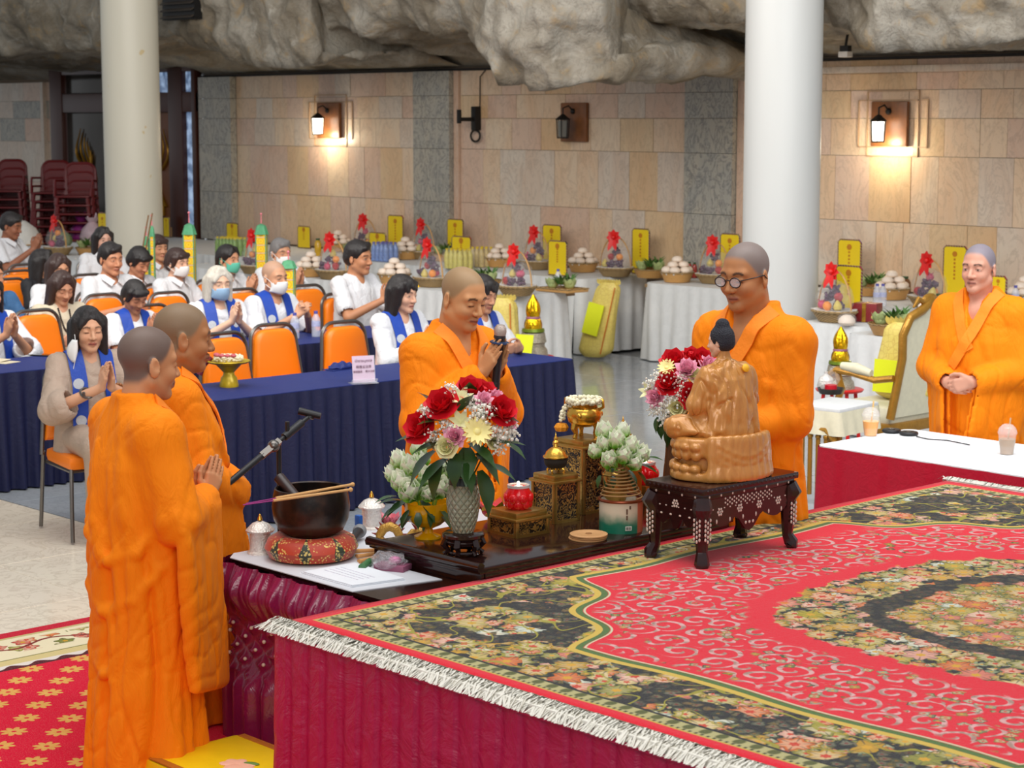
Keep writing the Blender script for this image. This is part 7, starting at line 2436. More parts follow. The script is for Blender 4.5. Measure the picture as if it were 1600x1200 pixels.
m_bottle = Mat('clear_bottle'); m_bottle.set(col=(.86, .9, 1), rough=.05, alpha=.38, spec=.8); m_bottle = m_bottle.m
m_cap = flat('blue_cap', (90, 90, 170), .4); m_lab = flat('bottle_label', (180, 184, 214), .5, var=.4, scale=60)
def bottle(x, y, z, label, group, s=1.0):
    t = thing('water_bottle', label, 'bottle', (x, y, z), 0, group, s)
    b = MB(); b.lathe([(0, 0), (.030, 0), (.032, .01), (.032, .07), (.030, .085), (.032, .10), (.031, .13), (.018, .155), (.012, .165), (.012, .172), (0, .172)], n=20); b.build('shell', m_bottle, t)
    b = MB(); b.lathe([(.0325, .075), (.0327, .11), (.0325, .112)], n=20); b.build('label_band', m_lab, t)
    b = MB(); b.lathe([(.014, .165), (.014, .185), (0, .186)], n=14); b.build('cap', m_cap, t)
    return t
for px, py, lab in ((461, 529, 'clear water bottle in front of the elder with the white mask'), (494, 526, 'clear water bottle in front of the empty space right of the masked elder')):
    p = at(px, py, .75); bottle(p.x, p.y, .75, lab, 'water bottles on the second navy table')
p = at(68, 556, .75)
t = thing('phone', 'black phone lying on the navy table at the left', 'phone', (p.x, p.y, .751), .5)
b = MB(); b.box((0, 0, .004), (.16, .08, .008), bev=.003); b.build('phone_case', m_matte, t); b = MB(); b.box((0, 0, .0085), (.145, .07, .001)); b.build('screen', flat('phone_screen', (18, 18, 22), .1), t)
p = at(2, 566, .75)
t = thing('paper_sheet', 'cream folded paper at the left end of the navy table', 'paper', (p.x, p.y, .751), .3)
b = MB(); b.poly([(-.1, -.07, 0), (.1, -.07, 0), (.1, .07, 0), (-.1, .07, 0)], (0, 0, .002)); b.build('sheet', flat('cream_paper', (214, 200, 170), .7), t)
b = MB(); b.poly([(-.1, -.07, .002), (.02, -.07, .002), (.02, .07, .012), (-.1, .07, .012)], (0, 0, .001)); b.build('folded_flap', flat('cream_paper', (214, 200, 170)), t)
# crumpled navy cloth
p = at(545, 578, .75)
t = thing('folded_cloth', 'crumpled navy napkin behind the pink sign', 'cloth', (p.x - .08, p.y, .751), .2)
b = MB(); b.ball((0, 0, .012), (.06, .10, .022), seg=20, ring=12)
for v_ in b.bm.verts: v_.co.z = max(0, v_.co.z) * (1 + .5 * math.sin(v_.co.y * 90) * math.cos(v_.co.x * 70))
b.build('crumpled_fold', m_navytop, t)
b = MB(); b.poly([(-.05, -.12, 0), (.05, -.13, 0), (.07, .1, 0), (-.04, .12, 0)], (0, 0, .004)); b.build('flat_fold', m_navytop, t)

# ---- drinks, coasters, cable on the white table
m_thin = Mat('thin_clear_plastic'); m_thin.set(col=(.95, .96, 1), rough=.04, alpha=.10, spec=.8); m_thin = m_thin.m
def drink(px, py, rgb, label, straw):
    p = at(px, py, .72)
    t = thing('iced_drink', label, 'drink', (p.x, p.y, .721), 0, 'iced drinks on the white table')
    b = MB(); b.lathe([(0, .002), (.030, .002), (.040, .074), (0, .074)], n=28); b.build('liquid', flat('drink_' + straw, rgb, .3, var=.15), t)
    b = MB(); b.lathe([(0, 0), (.032, 0), (.043, .098), (.046, .100), (.042, .100), (.031, .002)], n=28); b.build('cup', m_thin, t)
    b = MB(); b.lathe([(.046, .100), (.046, .106), (.040, .125), (.024, .142), (.012, .146)], n=28); b.build('dome_lid', m_acr, t)
    b = MB(); b.tube([(0, 0, .03), (.012, .004, .175)], .0042, 8); b.build('straw', flat('straw_' + straw, (206, 160, 120) if straw == 'tan' else (232, 190, 120), .5), t)
drink(1360, 681, (240, 160, 40), 'plastic cup of orange iced drink on the white table', 'amber')
drink(1573, 710, (172, 142, 112), 'plastic cup of milky brown iced drink at the right end of the white table', 'tan')
for px, py, dz, lab in ((1393, 676, 0, 'black round puck on the white table, nearer the orange drink'), (1420, 680, 0, 'black round puck on the white table, farther from the orange drink')):
    p = at(px, py, .72)
    t = thing('black_puck', lab, 'puck', (p.x, p.y, .721), 0, 'black round pucks')
    b = MB(); b.lathe([(0, 0), (.042, 0), (.048, .006), (.048, .012), (.042, .018), (0, .019)], n=28); b.build('disc', m_matte, t); b = MB(); b.lathe([(0, .019), (.02, .019), (.018, .021), (0, .021)], n=20); b.build('centre_cap', m_darkmetal, t)
cp_ = [at(x, y, .72) + Vector((0, 0, .006)) for x, y in ((1432, 684), (1450, 688), (1480, 690), (1515, 697))]
b = MB(); b.tube(cp_, .003, 6); o = b.build('cable', m_matte); tag(o, 'thin black cable trailing from the pucks across the white table', 'cable')

# ================================================================== OFFERING TABLES ALONG THE WALL
def wtable(label, x0, x1, y0, y1, r, seed):
    return draped('offering_table', label, 'table', x0, x1, y0, y1, 0.75, m_whitecloth, m_whitecloth, 0.16, 0.035, r, 'white draped offering tables', 'soft', nz=8, flare=0.03, seed=seed, res=6)
wtable('white draped offering table in the front row, ending beside the gold paper tower', -17.9, -12.72, 11.75, 12.70, 0.28, 2)
wtable('white draped offering table far left, in front of the red chair stacks', -22.6, -18.75, 11.35, 12.45, 0.1, 3)
wtable('long white draped offering table against the wall, left of the leaning yellow sack', -17.32, -13.60, 13.62, 14.58, 0.1, 4)
wtable('white draped offering table against the wall under the left lit lantern', -22.5, -17.42, 12.95, 14.58, 0.08, 9)
wtable('white draped offering table against the wall, just right of the leaning yellow sack', -12.98, -11.25, 13.78, 14.58, 0.16, 5)
wtable('white draped offering table against the wall behind the young monk', -11.05, -8.2, 13.2, 14.58, 0.08, 6)
wtable('white draped offering table right of the white column, behind the gold tower', -9.62, -9.0, 12.0, 12.95, 0.1, 7)
wtable('white draped offering table between the gilded armchair and the wall', -8.85, -7.0, 11.58, 12.4, 0.08, 8)
TOP = 0.755

# ---- yellow prayer cards
m_card = flat('yellow_card', (232, 200, 8), 0.55, var=.04)
m_rope = Mat('twisted_rope'); q = ncoord(); x_, y_, z_ = nxyz(q)
m_rope.set(col=nramp(((x_ + z_) * 38.0).frac(), [(0, srgb(60, 40, 50)), (.35, srgb(150, 40, 40)), (.6, srgb(70, 90, 130)), (.8, srgb(190, 170, 60))], 'CONSTANT'), rough=.7); m_rope = m_rope.m
m_cardink = flat('red_card_print', (190, 120, 10), .6)
def prayer_card(x0, x1, ytop, Y, label, zb=TOP, taper=False):
    a_, b_ = PY(x0, ytop, Y), PY(x1, ytop, Y)
    w_ = min(.34, (b_ - a_).length); cx = (a_.x + b_.x) / 2; h = max(.2, (a_.z + b_.z) / 2 - zb)
    t = thing('prayer_card', label, 'card', (cx, Y, zb), 0, 'yellow prayer cards')
    hw = w_ / 2; c_ = .02
    out = [(-hw * (.62 if taper else 1), 0), (hw * (.62 if taper else 1), 0), (hw, h * (.25 if taper else .01)), (hw, h - c_), (hw - c_, h), (-hw + c_, h), (-hw, h - c_), (-hw, h * (.25 if taper else .01))]
    b = MB(); b.poly([(x, 0, z) for x, z in out], (0, .012, 0)); b.build('card', m_card, t, smooth=False)
    b = MB(); b.tube([(x, .006, max(z, .006)) for x, z in out], .009, 6, closed=True); b.build('rope_border', m_rope, t)
    b = MB(); b.lathe([(0, 0), (hw * .22, 0), (hw * .22, .003), (0, .003)], (0, -.001, h * .86), 8, Matrix.Rotation(PI / 2, 4, 'X')); b.build('red_seal', m_cardink, t)
    for k in range(6):
        b = MB(); b.box((0, -.0015, h * (.76 - .07 * k)), (hw * .16, .002, h * .04)); b.build('printed_character', m_cardink, t)
    b = MB(); b.box((0, .045, h * .25), (.03, .07, h * .5)); b.build('prop', m_lightwood, t)
    return t
for x0, x1, yt, Y, lab in (
    (465, 484, 354, 14.42, 'yellow prayer card behind the bun basket left of the t-shirt man, against the wall'), (354, 371, 349, 14.42, 'yellow prayer card above the green-labelled bottles'), (606, 629, 337, 14.45, 'tall yellow prayer card against the wall above the bun basket right of the t-shirt man'),
    (577, 602, 364, 14.2, 'yellow prayer card above the blue bottle pack'), (699, 723, 343, 14.45, 'yellow prayer card on the grey pilaster edge, rear of two'), (706, 735, 370, 14.0, 'yellow prayer card right behind the yellow snack packs, front of two'),
    (848, 876, 352, 14.45, 'yellow prayer card against the wall, rear of the two at the middle of the wall'), (857, 885, 377, 13.72, 'yellow prayer card, front of the two at the middle of the wall'), (988, 1014, 358, 14.45, 'yellow prayer card above the tray of corn, right of centre'),
    (1126, 1155, 366, 14.45, 'yellow prayer card just left of the white column'), (1310, 1345, 375, 14.45, 'yellow prayer card by the wall, right of column, rear of two'),
    (1475, 1510, 385, 14.3, 'yellow prayer card behind the basket at the young monk\'s shoulder'), (1548, 1572, 432, 13.9, 'yellow prayer card half hidden behind the young monk\'s ear'), (255, 264, 340, 14.45, 'yellow prayer card just right of the cream column')):
    prayer_card(x0, x1, yt, Y, lab)
prayer_card(1307, 1346, 416, 12.75, 'yellow tapering prayer card right of the column, front of two', TOP, True)
p_ = PY(159, 333, 12.3)
prayer_card(153, 166, 333, 12.3, 'yellow prayer card at the left edge of the cream column')

# ---- baskets
m_wicker = Mat('woven_wicker'); q = ncoord(); x_, y_, z_ = nxyz(q)
an = vatan2(y_, x_)
wv = ((an * 22.0).sin() * (z_ * 420.0).sin()) * 0.5 + 0.5
m_wicker.set(col=nmix(wv, srgb(110, 84, 50), srgb(196, 164, 112)), rough=.7); m_wicker.bump(wv, .8, .01); m_wicker = m_wicker.m
m_bamboo = flat('tan_bamboo', (196, 148, 86), .55, var=.2, scale=20, stretch=(1, 1, 6))
m_ribbon = flat('red_ribbon', (216, 26, 22), .4, var=.2, scale=30)
m_wrap = Mat('clear_wrap'); m_wrap.set(col=(.95, .95, .97), rough=.1, alpha=.14, spec=.9); m_wrap.bump(nnoise(ncoord(), 20, 3, .6, 2), 1.0, .05); m_wrap = m_wrap.m
m_paperw = flat('white_tissue', (224, 220, 212), .8, var=.1)
def make_fruit_basket():
    t = thing('fruit_basket', 'x', 'basket')
    el = lambda a, i: 1 - .22 * abs(math.sin(a)) ** 2
    b = MB(); b.lathe([(0, .0), (.13, 0), (.19, .075), (.195, .08), (.185, .08), (.12, .015), (0, .012)], n=32, f=el); b.build('woven_bowl', m_wicker, t)
    b = MB(); b.tube([(.19 * math.cos(a), .15 * math.sin(a), .08) for a in np.linspace(0, 2 * PI, 32, endpoint=False)], .010, 6, closed=True); b.build('rim', m_wicker, t)
    b = MB(); b.tube([(.175 * math.cos(a), 0, .06 + .33 * math.sin(a)) for a in np.linspace(0, PI, 18)], .009, 6, flat=.6); b.build('handle', m_bamboo, t)
    b = MB(); b.lathe([(0, .06), (.17, .06), (.19, .095), (.15, .09), (0, .08)], n=24, f=lambda a, i: (1 - .22 * abs(math.sin(a)) ** 2) * (1 + .05 * math.sin(9 * a))); b.build('tissue_paper', m_paperw, t)
    b = MB()
    for k in range(8):
        a_ = 2 * PI * k / 8
        b.petal((.05 * 0, -.03, .385), (math.cos(a_), -.55, math.sin(a_)), (0, -1, .2), .078, .032, -.35, 5, .8)
    b.ball((0, -.05, .385), .022, seg=8, ring=6)
    bo = b.build('bow', m_ribbon, t)
    for s in (-1, 1):
        b = MB(); b.petal((0, -.04, .38), (s * .35, -.45, -1), (0, -1, 0), .14, .026, -.12, 6, .9); b.build('ribbon_tail', m_ribbon, bo)
    b = MB(); b.ball((0, 0, .17), (.165, .125, .14), seg=18, ring=12)
    for v_ in b.bm.verts: v_.co *= 1 + .05 * math.sin(v_.co.x * 60 + v_.co.z * 50)
    b.build('clear_wrap', m_wrap, t)
    return t
FB0 = make_fruit_basket(); fb_used = [False]
FRM = {}
def fruit_mesh(kind):
    if kind in FRM: return FRM[kind]
    b = MB()
    if kind == 'grapes':
        rr = random.Random(2)
        for k in range(26):
            b.ball((rr.uniform(-.035, .035), rr.uniform(-.03, .03), rr.uniform(-.03, .03)), .014, seg=7, ring=5)
    elif kind == 'orange': b.lathe([(0, -.034), (.02, -.031), (.035, -.008), (.034, .012), (.02, .031), (.004, .033), (0, .030)], n=16)
    elif kind == 'apple': b.lathe([(0, -.028), (.014, -.033), (.033, -.01), (.036, .012), (.022, .032), (.006, .028), (0, .022)], n=16); b.tube([(0, 0, .022), (.004, 0, .045)], .002, 4)
    elif kind == 'dragonfruit':
        b.ball((0, 0, 0), (.045, .034, .034), seg=12, ring=8)
        for k in range(7): b.petal((.03 * math.cos(k), .02 * math.sin(k), .02), (math.cos(k), math.sin(k), .6), (0, 0, 1), .03, .008, .2, 3, .2)
    elif kind == 'bun': b.lathe([(0, 0), (.040, 0), (.052, .014), (.050, .034), (.034, .050), (.010, .056), (0, .053)], n=16)
    elif kind == 'pear': b.lathe([(0, -.035), (.026, -.03), (.036, -.008), (.026, .018), (.014, .036), (.006, .045), (0, .044)], n=14)
    elif kind == 'melon': b.ball((0, 0, 0), (.13, .10, .10), seg=20, ring=14); b.tube([(.125, 0, 0), (.15, 0, .01)], .006, 5)
    elif kind == 'cabbage':
        b.ball((0, 0, 0), (.055, .05, .045), seg=12, ring=8)
        for k in range(8): b.petal((.03 * math.cos(k * .8), .03 * math.sin(k * .8), -.03), (math.cos(k * .8), math.sin(k * .8), 1), (-math.cos(k * .8), -math.sin(k * .8), .2), .09, .035, .35, 4, .7)
    elif kind == 'greens':
        rr = random.Random(4)
        for k in range(16):
            a_ = rr.uniform(0, 6.28); b.petal((rr.uniform(-.03, .03), rr.uniform(-.03, .03), 0), (math.cos(a_) * .6, math.sin(a_) * .6, 1), (0, 0, 1), rr.uniform(.08, .15), .014, -.3, 4, .2)
    elif kind == 'aubergine': b.tube([(-.07, 0, 0), (-.03, 0, .01), (.03, 0, .01), (.07, 0, 0)], [.016, .026, .030, .012], 10)
    elif kind == 'corn':
        b.tube([(-.08, 0, 0), (-.04, 0, .005), (.04, 0, .006), (.09, 0, 0)], [.014, .024, .022, .006], 10)
        for s in (-1, 1): b.petal((-.08, 0, 0), (1, s * .25, .15), (0, s, .3), .15, .022, .1, 4, .2)
    me = b.mesh(kind)
    m = {'grapes': flat('purple_grape', (74, 30, 66), .25, var=.3), 'orange': flat('orange_peel', (244, 144, 20), .45, bump=.3, bscale=250), 'apple': flat('red_apple', (170, 26, 30), .25, var=.3, scale=12),
         'dragonfruit': flat('pink_dragonfruit', (196, 56, 96), .45, var=.3), 'bun': flat('steamed_dough', (236, 218, 200), .6, var=.05), 'pear': flat('yellow_pear', (212, 190, 90), .4, var=.15), 'melon': flat('green_melon', (96, 116, 52), .4, var=.4, scale=30),
         'cabbage': flat('pale_cabbage', (166, 180, 120), .5, var=.3), 'greens': flat('leafy_greens', (76, 116, 50), .5, var=.4), 'aubergine': flat('dark_aubergine', (50, 34, 50), .25), 'corn': flat('yellow_corn', (206, 184, 96), .5, var=.35, scale=60)}[kind]
    me.materials.append(m); FRM[kind] = me
    return me
def lone(kind, loc, rot, label, group, s=1.0):
    o = link(kind, fruit_mesh(kind), None, None, loc, rot, (s, s, s))
    return tag(o, label, {'grapes': 'fruit', 'orange': 'fruit', 'apple': 'fruit', 'dragonfruit': 'fruit', 'bun': 'bun', 'pear': 'fruit', 'melon': 'fruit', 'greens': 'vegetable', 'cabbage': 'vegetable', 'aubergine': 'vegetable', 'corn': 'vegetable'}[kind], group)
ro_ = random.Random(11)
def fruit_basket(px, py, where, s=1.0, rz=None):
    p = G(px, py, TOP)
    rz = ro_.uniform(-.15, .35) if rz is None else rz
    lab = 'wicker fruit basket with a red bow, ' + where
    if not fb_used[0]:
        fb_used[0] = True; FB0.location = (p.x, p.y + .06, TOP); FB0.rotation_euler = (0, 0, rz); FB0.scale = (s,) * 3; FB0['label'] = lab; FB0['group'] = 'wicker fruit baskets with red bows'
    else: copy_tree(FB0, (p.x, p.y + .06, TOP), rz, lab, 'wicker fruit baskets with red bows', s)
    kinds = ['grapes', 'orange', 'apple', 'dragonfruit', 'grapes', 'pear', 'grapes']
    ro_.shuffle(kinds)
    slots = [(-.10, -.03, .125), (-.02, -.06, .12), (.07, -.04, .125), (.02, .03, .125), (-.05, .0, .19), (.05, -.01, .19), (0, .0, .245)]
    cnt = {}
    for kd, (x, y, z) in zip(kinds, slots):
        c_, s_ = math.cos(rz), math.sin(rz)
        spot = 'on top of' if z > .2 else 'piled in'
        nm = {'grapes': 'dark purple grapes', 'orange': 'bright orange', 'apple': 'dark red apple', 'dragonfruit': 'pink dragon fruit', 'pear': 'yellow pear'}[kd]
        pos = {0: 'left in', 1: 'front in', 2: 'right in', 3: 'rear in', 4: 'upper left in', 5: 'upper right in', 6: 'top in'}[slots.index((x, y, z))]
        lone(kd, (p.x + (x * c_ - y * s_) * s, p.y + .06 + (x * s_ + y * c_) * s, TOP + z * s), (ro_.uniform(-.3, .3), ro_.uniform(-.3, .3), ro_.uniform(0, 6)), f'{nm}, {pos} the basket {where}', None, s)
for px, py, wh in ((800, 462, 'at the front table corner'), (955, 432, 'left of the leaning sack'), (832, 421, 'at mid wall, rear'), (1110, 443, 'beside the column on its left'),
                   (513, 436, 'just left of the t-shirt man'), (666, 448, 'behind the black-bob woman'), (656, 405, 'by the grey pilaster'), (565, 395, 'over the t-shirt man'), (392, 428, 'between the paper towers'),
                   (1296, 503, 'right of the column, front'), (1283, 455, 'peeping out right of the column, rear'), (1445, 480, 'at the shoulder of the young monk'), (84, 398, 'near the red chairs')):
    if px == 1283:
        continue
    fruit_basket(px, py, wh, 1.0)
p = PY(1288, 440, 14.1)
def make_bun_basket():
    t = thing('bun_basket', 'x', 'basket')
    b = MB(); b.lathe([(0, 0), (.12, 0), (.155, .085), (.165, .09), (.160, .098), (.150, .09), (.115, .012), (0, .010)], n=32); b.build('bamboo_bowl', m_bamboo, t)
    b = MB(); b.tube([(.160 * math.cos(a), .160 * math.sin(a), .092) for a in np.linspace(0, 2 * PI, 32, endpoint=False)], .007, 6, closed=True); b.build('rim', m_wicker, t)
    b = MB(); b.lathe([(0, .07), (.145, .07), (.16, .098), (.10, .088), (0, .085)], n=24, f=lambda a, i: 1 + .04 * math.sin(11 * a)); b.build('cloth_liner', m_paperw, t)
    return t
BPOS = ['right', 'rear right', 'rear left', 'left', 'front left', 'front right', 'upper right', 'upper left', 'upper front', 'topmost']
BB0 = make_bun_basket(); bb_used = [False]
def bun_basket(px, py, where, s=1.0):
    p = G(px, py, TOP)
    lab = 'bamboo basket heaped with white buns, ' + where
    if not bb_used[0]:
        bb_used[0] = True; BB0.location = (p.x, p.y + .08, TOP); BB0.scale = (s,) * 3; BB0['label'] = lab; BB0['group'] = 'bamboo baskets of buns'
    else: copy_tree(BB0, (p.x, p.y + .08, TOP), 0, lab, 'bamboo baskets of buns', s)
    pos = [(.104 * math.cos(a), .104 * math.sin(a), .094) for a in np.linspace(0, 2 * PI, 6, endpoint=False)] + [(.061 * math.cos(a + .52), .061 * math.sin(a + .52), .142) for a in np.linspace(0, 2 * PI, 3, endpoint=False)] + [(0, 0, .190)]
    for i, (x, y, z) in enumerate(pos):
        lone('bun', (p.x + x * s, p.y + .08 + y * s, TOP + z * s), (0, 0, i), BPOS[i] + ' white bun in the basket ' + where, 'buns in the basket ' + where, s)
for px, py, wh in ((476, 432, 'left of the t-shirt man'), (606, 444, 'right of the t-shirt man'), (625, 405, 'left of the grey pilaster'), (520, 393, 'under the left lantern'), (772, 417, 'right of the yellow snack packs'),
                   (902, 425, 'right of the middle cards'), (1049, 441, 'right of the leaning sack'), (1384, 468, 'by the wall, right of column'), (1434, 527, 'behind the gilded armchair'), (1592, 478, 'at the right edge by the wall')):
    bun_basket(px, py, wh)

# ---- trays of vegetables
def veg_tray(px, py, where, round_=True):
    p = G(px, py, TOP)
    t = thing('vegetable_tray', 'shallow bamboo tray of vegetables, ' + where, 'tray', (p.x, p.y + .08, TOP), 0, 'bamboo trays of vegetables')
    b = MB()
    if round_: b.lathe([(0, 0), (.13, 0), (.17, .075), (.175, .082), (.165, .08), (.12, .012), (0, .01)], n=28)
    else: b.box((0, 0, .015), (.42, .26, .03), bev=.006)
    b.build('tray_body', m_bamboo, t)
    b = MB()
    if round_: b.tube([(.17 * math.cos(a), .17 * math.sin(a), .08) for a in np.linspace(0, 2 * PI, 28, endpoint=False)], .006, 6, closed=True)
    else: b.tube([(-.21, -.13, .03), (.21, -.13, .03), (.21, .13, .03), (-.21, .13, .03)], .008, 6, closed=True)
    b.build('rim', m_wicker, t)
    zb = .09 if round_ else .05
    ks = ['cabbage', 'greens', 'aubergine', 'corn', 'cabbage', 'greens']
    for i, kd in enumerate(ks):
        a_ = 2 * PI * i / 6; r_ = .08
        nm = {'cabbage': 'pale green cabbage', 'greens': 'leafy greens', 'aubergine': 'dark purple aubergine', 'corn': 'ear of corn'}[kd]
        pos = ['right', 'rear right', 'rear left', 'left', 'front left', 'front right'][i]
        lone(kd, (p.x + r_ * 1.2 * math.cos(a_), p.y + .08 + r_ * math.sin(a_), TOP + zb + .02), (0, 0, a_ * 2), f'{nm} at the {pos} of the vegetable tray {where}', None)
veg_tray(868, 456, 'at the front table end', False)
veg_tray(1008, 434, 'left of the leaning sack')
veg_tray(1383, 524, 'behind the right gold tower')
veg_tray(548, 404, 'beside the t-shirt man')
veg_tray(132, 398, 'by the cream column')
veg_tray(690, 408, 'by the grey pilaster')
veg_tray(1352, 462, 'beside the rear yellow card')
veg_tray(745, 452, 'behind the chanting monk')
q1 = G(98, 388, TOP)
lone('melon', (q1.x, q1.y, TOP + .10), (0, 0, .3), 'green melon on the far left table beside the fruit basket', None)

# ---- bottle packs
def bottle_pack(px, py, where, capm, labm, n=(4, 3)):
    p = G(px, py, TOP)
    t = thing('bottle_pack', 'shrink-wrapped pack of bottles, ' + where, 'pack', (p.x, p.y + .1, TOP), 0, 'packs of bottles')
    b = MB(); b.lathe([(0, 0), (.031, 0), (.032, .09), (.030, .10), (.032, .14), (.014, .185), (0, .186)], n=10); me1 = b.mesh('bottle'); me1.materials.append(labm)
    b = MB(); b.lathe([(.014, .185), (.016, .205), (0, .206)], n=8); me2 = b.mesh('cap'); me2.materials.append(capm)
    for i in range(n[0]):
        for j in range(n[1]):
            o = link('bottle', me1, None, t, ((i - (n[0] - 1) / 2) * .068, (j - (n[1] - 1) / 2) * .068, 0))
            link('cap', me2, None, o)
    b = MB(); b.box((0, 0, .10), (n[0] * .068 + .01, n[1] * .068 + .01, .20), bev=.02); b.build('shrink_wrap', m_wrap, t)
bottle_pack(350, 399, 'green-labelled, near the cream column', m_card, flat('green_bottle_label', (120, 160, 50), .3, var=.5, scale=40), (6, 3))
bottle_pack(590, 408, 'blue-labelled, right behind the t-shirt man', flat('blue_cap'  , (90, 90, 170)), flat('blue_bottle_label', (110, 140, 200), .2, var=.6, scale=40), (4, 3))
bottle_pack(705, 420, 'yellow-capped, above the head of the chanting monk', m_card, flat('yellow_snack_label', (222, 206, 96), .4, var=.4, scale=40), (4, 3))
bottle_pack(742, 417, 'tan-wrapped, right of the yellow-capped pack', m_card, flat('tan_snack_label', (206, 180, 110), .4, var=.4, scale=40), (3, 3))
for px, py, lab in ((1370, 478, 'clear blue-capped water bottle, left of two before the bun basket by the wall'), (1379, 478, 'clear blue-capped water bottle, right of two before the bun basket by the wall'), (1586, 481, 'clear water bottle with blue cap at the right edge'), (872, 452, 'clear water bottle in the middle of the front table end')):
    p = G(px, py, TOP); bottle(p.x, p.y, TOP, lab, 'single water bottles on the offering tables')
m_amberj = flat('amber_juice', (176, 110, 40), .2, var=.3); 
def jar(px, py, label, rgb, h=.16, r=.035, z=TOP, name='jar'):
    p = G(px, py, z)
    t = thing(name, label, name, (p.x, p.y, z), 0)
    b = MB(); b.lathe([(0, 0), (r * .9, 0), (r, .01), (r, h * .7), (r * .7, h * .85), (r * .5, h * .9), (0, h * .9)], n=16); b.build('glass', flat(f'jar_{rgb[0]}_{rgb[1]}', rgb, .2, var=.3), t)
    b = MB(); b.lathe([(r * .55, h * .88), (r * .6, h), (0, h)], n=14); b.build('lid', flat('dark_green_lid', (50, 80, 50), .4), t)
jar(1413, 462, 'dark jar of preserves standing by the wall, right of the bun basket', (110, 70, 40), .17, .055)
jar(1454, 490, 'orange juice bottle with green cap, left of two before the young monk', (190, 110, 50))
jar(1466, 490, 'orange juice bottle with green cap, right of two before the young monk', (186, 106, 48))
jar(1077, 433, 'small red bottle, left of two beside the column', (150, 40, 30), .15, .025)
jar(1085, 434, 'small red bottle, right of two beside the column', (146, 44, 34), .15, .025)
jar(497, 400, 'amber oil bottle by the wall under the lit lantern', (206, 160, 40), .2, .04)
jar(886, 453, 'dark sauce bottle behind the vegetable tray on the front table', (60, 40, 30), .14, .03)
p = G(1342, 503, TOP)
t = thing('gift_box', 'dark red gift box with a ribbon beside the tapering yellow card', 'box', (p.x, p.y + .1, TOP), .3)
b = MB(); b.box((0, 0, .07), (.20, .14, .14), bev=.006); b.build('carton', flat('dark_red_carton', (126, 30, 34), .4), t); b = MB(); b.box((0, 0, .07), (.03, .145, .145)); b.build('gold_band', m_gold, t)
p = G(1323, 508, TOP)
t = thing('wrapped_bun', 'single white bun wrapped in clear plastic in front of the gift box', 'bun', (p.x, p.y, TOP))
b = MB(); b.lathe([(0, 0), (.05, 0), (.066, .02), (.06, .05), (.03, .075), (0, .08)], n=18); b.build('bun_body', fruit_mesh('bun').materials[0], t); b = MB(); b.ball((0, 0, .045), (.074, .074, .05), seg=14, ring=8); b.build('plastic_wrap', m_wrap, t)

# ---- yellow brocade sacks
m_broc = Mat('yellow_brocade'); q = ncoord()
vo = nvor(q, 26, 'DISTANCE_TO_EDGE', .6); ln = N(vo.outputs['Distance']).ss(.07, .03)
m_broc.set(col=nmix(ln * .28, nmix(nnoise(q, 5, 2), srgb(214, 190, 84), srgb(232, 212, 120)), srgb(180, 130, 60)), rough=.5); m_broc.bump(nnoise(q, 8, 4), .5, .03); m_broc = m_broc.m
m_lime = flat('fluorescent_label', (226, 232, 20), .6, var=.02)
def sack(loc, h, w_, label, tilt=0, rz=0.0, lab_=True, lz=.52):
    t = thing('offering_sack', label, 'sack', loc, rz, 'yellow brocade sacks')
    nz, na = 20, 36
    P = np.zeros((na, nz, 3))
    for j in range(nz):
        u_ = j / (nz - 1)
        rx = w_ / 2 * (1 - .34 * u_) * (min(1, .55 + 6 * u_)) * (1 if u_ < .93 else 1 - (u_ - .93) * 6)
        ry = rx * (.62 - .2 * u_)
        for i in range(na):
            a_ = 2 * PI * i / na
            w2_ = 1 + .03 * math.sin(a_ * 3 + u_ * 7) + .05 * u_ * math.sin(a_ * 9)
            se = lambda c: math.copysign(abs(c) ** .75, c)
            P[i, j] = (rx * se(math.cos(a_)) * w2_ + tilt * u_ * h, ry * se(math.sin(a_)) * w2_, u_ * h)
    me = grid_mesh('sack_body', P, closed_u=True); me.materials.append(m_broc); link('sack_body', me, None, t)
    b = MB(); b.tube([(tilt * u_ * h + w_ * .32 * (1 - .18 * u_), -w_ * .26 * (1 - .3 * u_), .04 + u_ * (h - .08)) for u_ in np.linspace(0, 1, 8)], .006, 5); b.build('orange_seam', flat('orange_seam', (206, 110, 30), .6), t)
    if lab_:
        b = MB(); b.box((tilt * lz * h - w_ * .10, -w_ * .325, h * lz), (w_ * .46, .012, h * .42), Matrix.Rotation(math.atan(tilt), 4, 'Y') @ Matrix.Rotation(-.10, 4, 'X')); b.build('paper_label', m_lime, t)
    b = MB()
    for k in range(9): b.petal((tilt * h + (k - 4) * w_ * .07, 0, h - .02), ((k - 4) * .08, -.2, 1), (0, -1, 0), .06, .02, .1, 3, .6)
    b.build('gathered_top', m_broc, t)
    return t
sack((-13.32, 13.50, .03), .72, .36, 'yellow brocade sack with a bright label leaning between the white tables', .22, .3)
g_ = G(783, 550, .30); sack((g_.x, g_.y, .03), .74, .40, 'yellow brocade sack standing behind the chanting monk\'s shoulder', 0, .5, False)
g_ = G(492, 486, .2); sack((g_.x, g_.y, .03), .62, .40, 'yellow brocade sack behind the masked elder, left of the t-shirt man', 0, .5, False)

